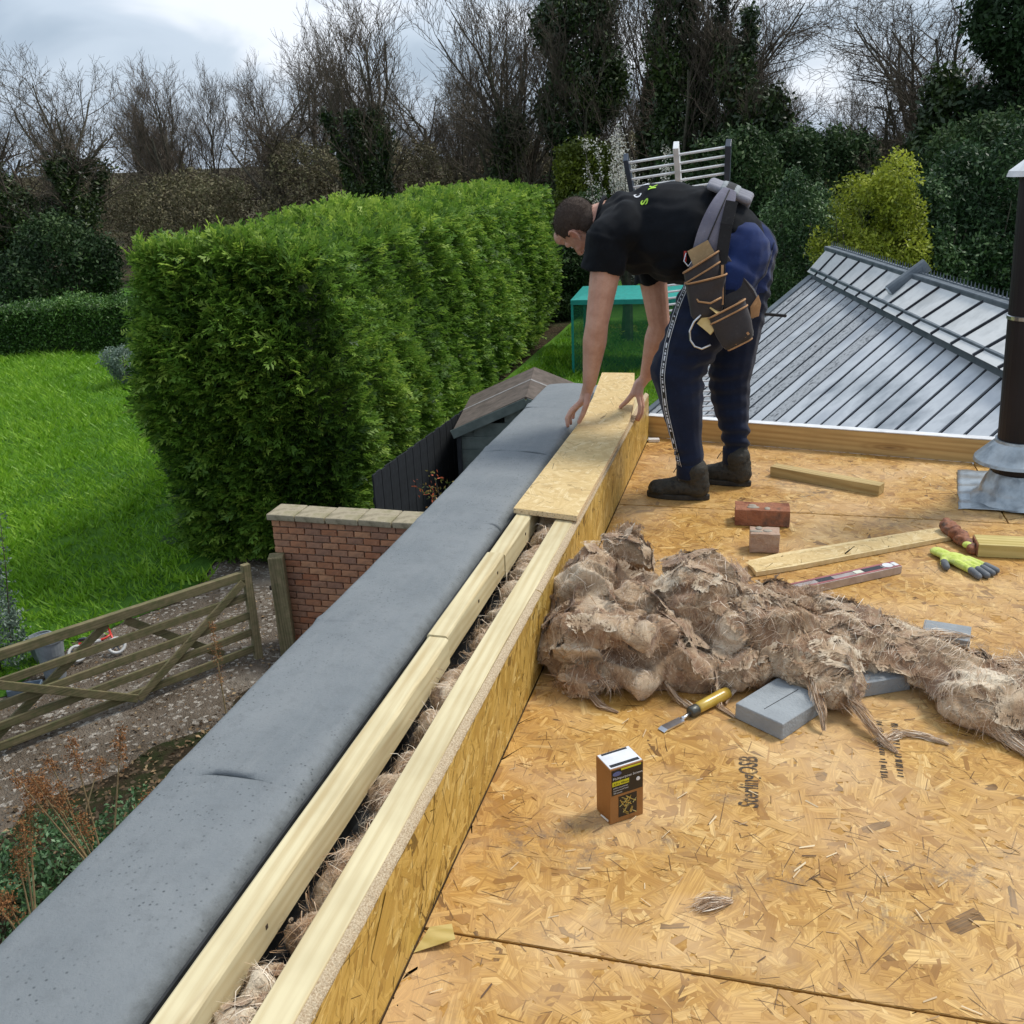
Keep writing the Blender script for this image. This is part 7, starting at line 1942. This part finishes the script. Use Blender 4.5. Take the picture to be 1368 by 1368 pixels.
# --- T-shirt
shl = [('e', V3((-0.43, 4.115, 1.125)), (0.22, 0.165, 0.150)), ('c', V3((-0.585, 4.12, 1.085)), V3((-0.46, 4.115, 1.080)), 0.165, 0.186), ('c', V3((-0.46, 4.115, 1.080)), V3((-0.31, 4.105, 1.065)), 0.186, 0.180), ('c', V3((-0.31, 4.105, 1.065)), V3((-0.215, 4.09, 1.035)), 0.180, 0.160),
       ('e', V3((-0.40, 4.11, 0.985)), (0.16, 0.16, 0.115)), ('c', V3((-0.66, 4.125, 1.135)), V3((-0.60, 4.12, 1.12)), 0.080, 0.13),
       ('c', V3((-0.60, 4.02, 1.10)), V3((-0.650, 3.955, 1.075)), 0.11, 0.085), ('c', V3((-0.652, 3.955, 1.085)), V3((-0.682, 3.958, 0.945)), 0.090, 0.088, dict(flat=True, n=22)),
       ('c', V3((-0.56, 4.22, 1.08)), V3((-0.560, 4.30, 1.05)), 0.11, 0.085), ('c', V3((-0.555, 4.30, 1.06)), V3((-0.522, 4.318, 0.855)), 0.090, 0.084, dict(flat=True, n=22)),
       ('e', V3((-0.18, 4.09, 1.06)), (0.12, 0.165, 0.115), RX(0, 25, 0))]
me = blob('tshirt', shl, 0.0065, 5)
co, no = get_co(me), get_no(me)
# folds fanning from the armpits and across the waist
P_ = co
f1 = np.sin((P_[:, 0] * 46 + P_[:, 2] * 30 + 1.2 * np.sin(P_[:, 1] * 20))) * np.exp(-((P_[:, 0] + 0.58) / 0.10) ** 2)
f2 = np.sin((P_[:, 0] * 34 - P_[:, 2] * 22 + 1.4 * np.sin(P_[:, 2] * 17))) * np.exp(-((P_[:, 0] + 0.28) / 0.12) ** 2)
low = np.clip((1.05 - P_[:, 2]) / 0.15, 0, 1)
co += no * (0.0085 * f1 + 0.010 * f2 + 0.0065 * sinnoise(P_, 2.4, 9, 3) + 0.009 * low * sinnoise(P_, 4.5, 10, 2))[:, None]
set_co(me, co); ts = link('tshirt', me, M['shirt'], man)
m = MB(); vs = []
for k in range(24):
    a = 2 * PI * k / 24; ax_ = V3((-0.72, 0, 0.15)).normalized(); u_ = V3((0, 1, 0)); w_ = ax_.cross(u_)
    vs.append(V3((-0.715, 4.125, 1.142)) + (u_ * math.cos(a) * 0.083 + w_ * math.sin(a) * 0.080))
m.tube(vs + [vs[0]], 0.0075, 8, cap=False); m.build('collar', M['shirt'], man, smooth=True)
# print on the back of the shirt
from mathutils.bvhtree import BVHTree
def bvh_of(o):
    return BVHTree.FromPolygons([v.co.copy() for v in o.data.vertices], [tuple(p.vertices) for p in o.data.polygons])
tsb = bvh_of(ts)
M['lime_print'] = plain('lime_shirt_print', (0.42, 0.72, 0.05), 0.6)
M['white_print'] = plain('white_shirt_print', (0.66, 0.68, 0.72), 0.6)
def wrap_text(s, size, origin, ex, ey, mat, parent, bvh, dirn, off=0.0022, bold=0.0015):
    """lay a flat print on a curved surface by dropping every vertex onto it"""
    me = text_mesh(s, size, 'print', bold)
    bm = bmesh.new(); bm.from_mesh(me)
    bmesh.ops.triangulate(bm, faces=bm.faces[:]); bmesh.ops.subdivide_edges(bm, edges=bm.edges[:], cuts=2, use_grid_fill=True)
    for v in bm.verts:
        p = origin + ex * v.co.x + ey * v.co.y
        h, n_, i_, d_ = bvh.ray_cast(p - dirn * 0.3, dirn)
        v.co = (h + n_ * off) if h is not None else p
    bm.to_mesh(me); bm.free()
    return link('print', me, mat, parent)
dn = V3((0, 0.45, -0.89)).normalized()
exx = V3((-0.35, 0.0, 0)).normalized()
for s_, o_, mt in (('S', V3((-0.505, 3.955, 1.25)), 'lime_print'), ('C', V3((-0.540, 3.995, 1.27)), 'white_print'), ('K', V3((-0.480, 4.012, 1.275)), 'lime_print'), ('A', V3((-0.51, 4.07, 1.28)), 'white_print')):
    wrap_text(s_, 0.052, o_, V3((0.12, 0.93, 0.35)).normalized(), V3((-1, 0.10, 0)).normalized() * 0.8, M[mt], man, tsb, dn)

# --- trousers
hipL, kneeL, ankL = V3((-0.205, 3.985, 0.91)), V3((-0.374, 3.945, 0.555)), V3((-0.318, 3.945, 0.150))
hipR, kneeR, ankR = V3((-0.130, 4.165, 0.93)), V3((-0.176, 4.170, 0.490)), V3((-0.140, 4.165, 0.150))
trl = [('e', V3((-0.165, 4.000, 0.985)), (0.135, 0.115, 0.150), RX(0, 15, 0)), ('e', V3((-0.145, 4.145, 0.985)), (0.135, 0.115, 0.150), RX(0, 15, 0)),
       ('e', V3((-0.235, 4.08, 0.995)), (0.12, 0.165, 0.13)),
       ('c', hipL, hipL.lerp(kneeL, 0.5), 0.142, 0.124), ('c', hipL.lerp(kneeL, 0.5), kneeL, 0.124, 0.108), ('c', kneeL, kneeL.lerp(ankL, 0.40), 0.108, 0.086), ('c', kneeL.lerp(ankL, 0.40), ankL + V3((0, 0, 0.05)), 0.084, 0.058), ('c', ankL + V3((0, 0, 0.05)), ankL, 0.058, 0.052),
       ('c', hipR, hipR.lerp(kneeR, 0.5), 0.122, 0.108), ('c', hipR.lerp(kneeR, 0.5), kneeR, 0.108, 0.092), ('c', kneeR, kneeR.lerp(ankR, 0.40), 0.092, 0.078), ('c', kneeR.lerp(ankR, 0.40), ankR + V3((0, 0, 0.05)), 0.078, 0.056), ('c', ankR + V3((0, 0, 0.05)), ankR, 0.056, 0.050)]
me = blob('trousers', trl, 0.0065, 4)
co, no = get_co(me), get_no(me); z = co[:, 2]
wr = np.exp(-((z - 0.20) / 0.07) ** 2) * 1.3 + np.exp(-((z - 0.52) / 0.12) ** 2) * 0.8 + np.exp(-((z - 0.82) / 0.10) ** 2) * 0.6 + 0.25
ph = co[:, 0] * 9 + co[:, 1] * 7
co += no * (0.0060 * wr * np.sin(z * 105 + ph * 1.6 + 1.6 * np.sin(co[:, 0] * 21 + co[:, 1] * 17)) * (0.5 + 0.5 * np.sin(ph * 1.1 + z * 9)) + 0.0055 * sinnoise(co, 2.6, 14, 3))[:, None]
set_co(me, co); tr_ = link('trousers', me, None, man); me.materials.append(M['trouser']); me.materials.append(M['seat_highlight'])
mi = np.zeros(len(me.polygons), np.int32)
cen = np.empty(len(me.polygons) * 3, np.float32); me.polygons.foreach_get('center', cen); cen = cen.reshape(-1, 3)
mi[(cen[:, 0] > -0.235 + 0.25 * np.clip(1.02 - cen[:, 2], 0, 1)) & (cen[:, 2] > 0.80 + 0.5 * np.abs(cen[:, 1] - 4.02)) & (cen[:, 1] < 4.12)] = 1  # highlight on the near side of the seat, put into the colour
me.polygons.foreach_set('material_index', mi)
trb = bvh_of(tr_)
# elasticated cuffs, pocket seam, printed side stripe
for A_ in (ankL, ankR):
    m = MB(); m.lathe([(0.050, -0.052), (0.0535, -0.045), (0.0525, -0.02), (0.0545, 0.0), (0.053, 0.02)], 22, A_ + V3((0, 0, -0.005))); m.build('cuff', M['trouser'], man, smooth=True)
def ribbon(path, width, bvh, dirn, off, mat, name, parent, n=90, dash=None, seed=0, kind=None):
    g = random.Random(seed); path = [V3(p) for p in path]; vs = []; fs = []
    # resample the path evenly
    L = [0]
    for a, b in zip(path[:-1], path[1:]): L.append(L[-1] + (b - a).length)
    pts = []
    for i in range(n + 1):
        s = L[-1] * i / n; j = max(k for k in range(len(path)) if L[k] <= s + 1e-9); j = min(j, len(path) - 2)
        pts.append(path[j].lerp(path[j + 1], (s - L[j]) / (L[j + 1] - L[j])))
    # smooth
    for _ in range(12): pts = [pts[0]] + [(pts[i - 1] + pts[i] * 2 + pts[i + 1]) / 4 for i in range(1, n)] + [pts[-1]]
    sur = []
    for i, p in enumerate(pts):
        t = (pts[min(i + 1, n)] - pts[max(i - 1, 0)]).normalized(); s = t.cross(dirn).normalized(); row = []
        for e_ in (-1, 1):
            q = p + s * (e_ * width / 2); h, n_, i_, d_ = bvh.ray_cast(q - dirn * 0.25, dirn)
            row.append((h + n_ * off) if h is not None else q)
        sur.append(row)
    i = 0
    while i < n:
        if dash is None or g.random() < dash:
            k = len(vs); sh = 0 if dash is None else g.uniform(0, 0.3)
            a0, a1, b0, b1 = sur[i][0], sur[i][1], sur[i + 1][0], sur[i + 1][1]
            if dash is not None and g.random() < 0.5: a1 = a0.lerp(a1, 1 - sh); b0 = b0.lerp(b1, sh)
            vs += [a0, a1, b1, b0]; fs.append((k, k + 1, k + 2, k + 3))
        i += 1
    m = MB(); m.add(vs, fs); return m.build(name, mat, parent, kind=kind)
sp = [(-0.335, 3.86, 0.90), (-0.372, 3.86, 0.81), (-0.408, 3.86, 0.68), (-0.424, 3.86, 0.545), (-0.410, 3.87, 0.40), (-0.378, 3.88, 0.25), (-0.352, 3.89, 0.15)]
dY = V3((0.0, 1, 0))
ribbon(sp, 0.019, trb, dY, 0.0022, M['label_black'], 'side_stripe', man)
ribbon([(a - 0.0085, b, c) for a, b, c in sp], 0.002, trb, dY, 0.0032, M['white_print'], 'stripe_edge', man)
ribbon([(a + 0.0085, b, c) for a, b, c in sp], 0.002, trb, dY, 0.0032, M['white_print'], 'stripe_edge', man)
ribbon(sp, 0.0065, trb, dY, 0.0034, M['white_print'], 'stripe_print', man, n=170, dash=0.55, seed=3, kind='stuff')
ribbon([(-0.02, 3.90, 1.03), (-0.045, 3.88, 0.93), (-0.10, 3.87, 0.86)], 0.004, trb, dY, 0.002, M['trouser'], 'pocket_seam', man)

# --- boots
M['lace'] = plain('grey_lace', (0.10, 0.095, 0.085), 0.8)
def boot(heel, toe, ank, nm='boot'):
    heel, toe = V3(heel), V3(toe); d = (toe - heel).normalized(); s = V3((-d.y, d.x, 0)); L = (toe - heel).length
    at_ = lambda u, v, z: heel + d * (u * L) + s * v + V3((0, 0, z))
    bl = [('c', at_(0.16, 0, 0.055), at_(0.18, 0, 0.105), 0.044, 0.043), ('c', at_(0.18, 0, 0.05), at_(0.55, 0, 0.050), 0.046, 0.040), ('c', at_(0.5, 0, 0.048), at_(0.84, 0.004, 0.040), 0.044, 0.036),
          ('e', at_(0.80, 0.002, 0.036), (0.052, 0.046, 0.030), Matrix((d, s, V3((0, 0, 1)))).transposed()), ('c', at_(0.24, 0, 0.10), at_(0.23, 0, 0.128), 0.048, 0.053), ('c', at_(0.36, 0, 0.085), at_(0.60, 0, 0.062), 0.030, 0.026)]
    me = blob('boot', bl, 0.005, 3); co, no = get_co(me), get_no(me); co += no * (0.0022 * sinnoise(co, 14, 5, 3))[:, None]; co[:, 2] = np.maximum(co[:, 2], 0.012); set_co(me, co)
    b = link(nm, me, M['boot'], man)
    prof_ = []
    for k in range(28):
        t = 2 * PI * k / 28; u = 0.5 + 0.515 * math.cos(t); w = (0.040 + 0.009 * math.cos(t)) * math.sin(t) * (1.08 if abs(math.cos(t)) < 0.9 else 1.2)
        q = at_(u, w, 0); prof_.append((q.x, q.y))
    m = MB(); m.prism(prof_, 0.002, 0.024); m.build('sole', M['sole'], b, bevel=0.004)
    m = MB()
    for k in range(4):
        u = 0.40 + k * 0.075; z_ = 0.120 - k * 0.014
        m.tube([at_(u, -0.028, z_ - 0.02), at_(u + 0.01, 0, z_ - 0.002), at_(u, 0.028, z_ - 0.02)], 0.003, 5)
    m.tube([at_(0.36, 0, 0.135), at_(0.46, -0.02, 0.165), at_(0.53, -0.035, 0.150), at_(0.50, -0.03, 0.115)], 0.0022, 5)
    m.tube([at_(0.36, 0, 0.135), at_(0.50, 0.02, 0.150), at_(0.56, 0.03, 0.12)], 0.0022, 5)
    m.build('laces', M['lace'], b, smooth=True)
boot((-0.232, 3.935, 0), (-0.492, 3.955, 0), ankL)
boot((-0.068, 4.135, 0), (-0.318, 4.19, 0), ankR)

# ================================================================== TOOL BELT
M['belt_pad'] = cloth('grey_lilac_padding', (0.13, 0.125, 0.165), (0.21, 0.205, 0.25), 0.9, 300)
M['belt_light'] = cloth('pale_grey_padding', (0.20, 0.20, 0.23), (0.30, 0.30, 0.34), 0.9, 300)
M['belt_dark'] = cloth('black_webbing', (0.010, 0.010, 0.011), (0.028, 0.027, 0.028), 0.75, 300)
M['tan'] = cloth('tan_leather_trim', (0.33, 0.17, 0.075), (0.47, 0.27, 0.13), 0.6, 200)
M['pouch'] = cloth('black_leather_pouch', (0.012, 0.010, 0.011), (0.040, 0.034, 0.036), 0.5, 150, spec=0.35)
M['suede'] = cloth('worn_tan_suede', (0.30, 0.20, 0.10), (0.44, 0.31, 0.17), 0.9, 150)
M['box_card'] = mottled('yellow_card', (0.48, 0.34, 0.12), (0.66, 0.50, 0.22), 12, 0.6, 0.2, 60, 0.001, c3=(0.58, 0.40, 0.12))
tbt = thing('tool_belt', 'padded grey tool belt with black and tan pouches hanging round the man\'s waist', 'tool belt')
bc = V3((-0.262, 4.09, 1.065)); b1_ = V3((0.16, 0, 0.40)).normalized(); b2_ = V3((0, 1, 0)); bn = b1_.cross(b2_).normalized()
def ring_pt(a, rr=1.0, o_=0.0): return bc + b1_ * (math.sin(a) * 0.195 * rr) + b2_ * (math.cos(a) * 0.188 * rr) + bn * o_
def belt_arc(name, a0, a1, w, th, mat, rr=1.0, n=30, taper=None, bulge=0.3):
    vs = []; fs = []
    for i in range(n + 1):
        t = i / n; a = a0 + (a1 - a0) * t; wi = w * (taper(t) if taper else 1)
        for (o_, r_) in ((-0.5, 1.0), (-0.5, 1 + th * 3), (-0.22, 1 + th * 5.3), (0.22, 1 + th * 5.3), (0.5, 1 + th * 3), (0.5, 1.0)):
            vs.append(ring_pt(a, rr * r_, o_ * wi))
    for i in range(n):
        for k in range(6): fs.append((i * 6 + k, i * 6 + (k + 1) % 6, (i + 1) * 6 + (k + 1) % 6, (i + 1) * 6 + k))
    fs.append((5, 4, 3, 2, 1, 0)); fs.append(tuple(n * 6 + k for k in range(6)))
    m = MB(); m.add(vs, fs); return m.build(name, mat, tbt, smooth=False, bevel=0)
belt_arc('webbing', 0, 2 * PI, 0.052, 0.010, M['belt_dark'], 1.02, 60)
belt_arc('hip_pad', PI * 0.66, PI * 1.28, 0.100, 0.012, M['belt_pad'], 1.05, 30, lambda t: 0.55 + 0.45 * math.sin(PI * min(1, t * 1.2)))
belt_arc('pad_groove', PI * 0.68, PI * 1.26, 0.006, 0.012, M['belt_dark'], 1.075, 26)
_A = [PI * (0.24 + 0.036 * k) for k in range(12)]
link('back_pad', blob('back_pad', [('c', ring_pt(a, 0.965) - bn * 0.080, ring_pt(a, 0.965) + bn * 0.075, 0.015, 0.015) for a in _A], 0.005, 4), M['belt_light'], tbt)
link('back_web', blob('back_web', [('c', ring_pt(a, 0.995) - bn * 0.026, ring_pt(a, 0.995) + bn * 0.026, 0.015, 0.015) for a in _A], 0.005, 4), M['block'], tbt)
def loop(pts, r, mat, name, n=6): 
    m = MB(); m.tube(pts, r, n); return m.build(name, mat, tbt, smooth=True)
# hanging straps
def strap(pts, w, mat, name='strap', th=0.004):
    m = MB()
    pts = [V3(p) for p in pts]
    vs = []; fs = []
    for i, p in enumerate(pts):
        t = (pts[min(i + 1, len(pts) - 1)] - pts[max(i - 1, 0)]).normalized(); s = t.cross(V3((0.0, 1, 0))).normalized(); u = s.cross(t)
        for a, b in ((-1, -1), (1, -1), (1, 1), (-1, 1)): vs.append(p + s * (a * w / 2) + u * (b * th / 2))
    for i in range(len(pts) - 1):
        for k in range(4): fs.append((i * 4 + k, i * 4 + (k + 1) % 4, (i + 1) * 4 + (k + 1) % 4, (i + 1) * 4 + k))
    fs.append((3, 2, 1, 0)); fs.append(tuple((len(pts) - 1) * 4 + k for k in range(4)))
    m.add(vs, fs); return m.build(name, mat, tbt)
strap([(-0.180, 3.925, 1.20), (-0.195, 3.885, 1.12), (-0.205, 3.868, 1.03), (-0.212, 3.862, 0.95)], 0.045, M['belt_dark'])
strap([(-0.205, 3.845, 0.98), (-0.203, 3.832, 0.92), (-0.200, 3.826, 0.86), (-0.198, 3.825, 0.825)], 0.026, M['belt_dark'])
strap([(-0.203, 3.840, 0.975), (-0.201, 3.826, 0.92), (-0.198, 3.820, 0.86), (-0.197, 3.820, 0.83)], 0.009, M['tan'], 'strap_trim')
# open topped pouch: a curved bag with piped rims
def pouch(name, c, ex, ez, w, d, h, mat, seed=0, taper=0.75, rim=None, bands=(), ey=None):
    """c = centre of the mouth, ex = across, ez = down, bag bulges towards the camera side (-Y)"""
    ex = V3(ex).normalized(); ez = V3(ez).normalized(); ey = ex.cross(ez).normalized()
    if ey.y > 0: ey = -ey
    c = V3(c); nr = 12; na = 28; vs = []; fs = []
    def sec(t, a, grow=0.0):
        k = 1 - (1 - taper) * t ** 1.6; rr = (1 - max(0, (t - 0.85) / 0.15) ** 2 * 0.35)
        x = math.copysign(abs(math.cos(a)) ** 0.7, math.cos(a)) * (w / 2 + grow) * k * rr; y = math.copysign(abs(math.sin(a)) ** 0.7, math.sin(a)) * (d / 2 + grow) * k * rr
        n_ = 0.004 * mnoise.noise(V3((x * 18, y * 18 + seed, t * 3)))
        return c + ex * (x + n_) + ey * (d / 2 + y + n_) + ez * (h * t + (0.018 * math.sin(a) if t < 0.02 else 0) * 0)
    for i in range(nr + 1):
        for k in range(na): vs.append(sec(i / nr, 2 * PI * k / na))
    for i in range(nr):
        for k in range(na): fs.append((i * na + k, i * na + (k + 1) % na, (i + 1) * na + (k + 1) % na, (i + 1) * na + k))
    fs.append(tuple(nr * na + k for k in range(na)))
    fl_ = len(vs)
    for k in range(na): vs.append(sec(0.0, 2 * PI * k / na, -0.006))
    for k in range(na): vs.append(sec(0.30, 2 * PI * k / na, -0.008))
    for k in range(na):
        fs.append((k, (k + 1) % na, fl_ + (k + 1) % na, fl_ + k)); fs.append((fl_ + k, fl_ + (k + 1) % na, fl_ + na + (k + 1) % na, fl_ + na + k))
    fs.append(tuple(fl_ + na + k for k in range(na)))
    m = MB(); m.add(vs, fs); o = m.build(name, mat, tbt, smooth=True)
    o.data.materials.append(M['suede'])
    nf = len(o.data.polygons)
    for i_, p in enumerate(o.data.polygons):
        if i_ > nr * na: p.material_index = 1
    for t in ((0.0,) + tuple(bands)):
        m = MB(); ring = [sec(t, 2 * PI * k / 40, 0.0015) for k in range(40)]; m.tube(ring + [ring[0]], 0.0036, 6, cap=False); m.build('piping', M['tan'], o, smooth=True)
    return o
pouch('nail_pouch', (-0.283, 3.895, 0.985), (0.82, 0, 0.50), (0.12, -0.02, -0.99), 0.150, 0.075, 0.155, M['pouch'], 1, 0.86, bands=(0.26,))
pouch('nail_pouch', (-0.262, 3.885, 0.925), (0.96, 0, 0.22), (0.05, -0.0, -1), 0.150, 0.085, 0.150, M['pouch'], 2, 0.75)
m = MB(); m.prism([(-0.075, 0.05), (0.0, 0.09), (0.035, 0.03), (-0.045, -0.02)], 0, 0.004, Matrix.Translation((-0.262, 3.872, 0.975)) @ Matrix.Rotation(PI / 2, 4, 'X')); m.build('suede_flap', M['suede'], tbt)
# big leather flap running back to the tan corner
vs = [(-0.215, 3.872, 1.005), (-0.190, 3.868, 1.01), (-0.085, 3.872, 0.875), (-0.060, 3.878, 0.825), (-0.085, 3.862, 0.765), (-0.190, 3.850, 0.800), (-0.215, 3.852, 0.87)]
m = MB(); m.add([V3(v) + V3((0, 0.0, 0)) for v in vs] + [V3(v) + V3((0.004, 0.035, 0)) for v in vs], [tuple(range(6, -1, -1)), tuple(range(7, 14))] + [(i, (i + 1) % 7, 7 + (i + 1) % 7, 7 + i) for i in range(7)])
m.build('leather_panel', M['pouch'], tbt, bevel=0.004)
m = MB(); m.prism([(0.0, 0.0), (0.028, 0.045), (0.040, 0.012), (0.034, -0.035), (0.004, -0.045)], 0, 0.006, Matrix.Translation((-0.095, 3.866, 0.815)) @ Matrix.Rotation(PI / 2, 4, 'X')); m.build('tan_corner', M['tan'], tbt, bevel=0.0015)
# lower pouch, tipped forward, with its lettering patch
lp_ = pouch('lower_pouch', (-0.180, 3.868, 0.812), (0.80, 0, 0.42), (0.35, -0.05, -0.85), 0.150, 0.085, 0.150, M['pouch'], 5, 0.80, bands=(0.16, 0.97))
for k_, (x, z) in enumerate(((-0.140, 0.690), (-0.125, 0.702), (-0.110, 0.714), (-0.097, 0.727), (-0.148, 0.703), (-0.133, 0.716), (-0.118, 0.729))):
    m = MB(); m.box((0, 0, 0), (0.009, 0.0015, 0.011), rot=Euler((0, R(-40), 0)).to_matrix()); m.build('worn_lettering', M['tan'], lp_, loc=(x, 3.786, z))
m = MB(); m.tube([(-0.275, 3.80, 0.795), (-0.300, 3.795, 0.770), (-0.315, 3.79, 0.735), (-0.312, 3.79, 0.700), (-0.295, 3.79, 0.676), (-0.268, 3.79, 0.666), (-0.235, 3.795, 0.682)], 0.0042, 8); m.build('hammer_loop', M['steel'], tbt, smooth=True)
m = MB(); m.tube([(-0.245, 3.855, 0.89), (-0.29, 3.85, 0.82), (-0.275, 3.85, 0.755), (-0.235, 3.85, 0.735)], 0.012, 7); m.build('tool_sleeve', M['belt_dark'], tbt, smooth=True)
m = MB(); m.tube([(-0.345, 3.905, 1.015), (-0.352, 3.90, 0.985), (-0.335, 3.895, 0.965), (-0.320, 3.90, 0.985), (-0.33, 3.90, 1.01)], 0.0030, 6); m.build('snap_hook', M['steel'], tbt, smooth=True)
m = MB(); m.box((-0.350, 3.925, 1.000), (0.010, 0.006, 0.042)); m.build('red_tab', M['bike_red'], tbt)
m = MB()
for k in range(22):
    gg = random.Random(k); x = -0.33 + gg.uniform(-0.02, 0.02); z_ = 0.955 + gg.uniform(-0.05, 0.05)
m.tube([(-0.31, 3.83, 0.875), (-0.285, 3.80, 0.845), (-0.24, 3.79, 0.84), (-0.20, 3.80, 0.86)], 0.004, 5); m.build('chain', M['tan'], tbt, smooth=True)
m = MB(); m.tube([(-0.04, 3.88, 0.785), (0.035, 3.87, 0.780)], 0.006, 7); m.ball((0.035, 3.87, 0.780), 0.007); m.build('tool_handle', M['belt_dark'], tbt)
# open cardboard box in the lower pouch
cb_ = thing('pouch_box', 'open yellow cardboard box of fixings sitting in the lower pouch of the tool belt', 'cardboard box', (-0.232, 3.838, 0.775), 0, rot=(R(-16), R(38), R(-8)))
m = MB(); a, b, h, th = 0.066, 0.044, 0.085, 0.0018
for (x, y, sx_, sy_) in ((0, -b / 2, a, th), (0, b / 2, a, th), (-a / 2, 0, th, b), (a / 2, 0, th, b)): m.box((x, y, -0.01), (sx_, sy_, h))
m.box((0, 0, -0.045), (a, b, th)); m.build('carton', M['box_card'], cb_)
m = MB(); m.box((-0.050, 0, 0.022), (0.036, b, th), rot=Euler((0, R(35), 0)).to_matrix()); m.build('flap', M['box_card'], cb_)
m = MB(); m.box((0.0, -0.036, 0.028), (a, 0.030, th), rot=Euler((R(30), 0, 0)).to_matrix()); m.build('flap', M['box_card'], cb_)
m = MB(); m.box((0, 0, -0.005), (a - 0.008, b - 0.008, 0.01)); m.build('fixings', M['old_brick'], cb_)
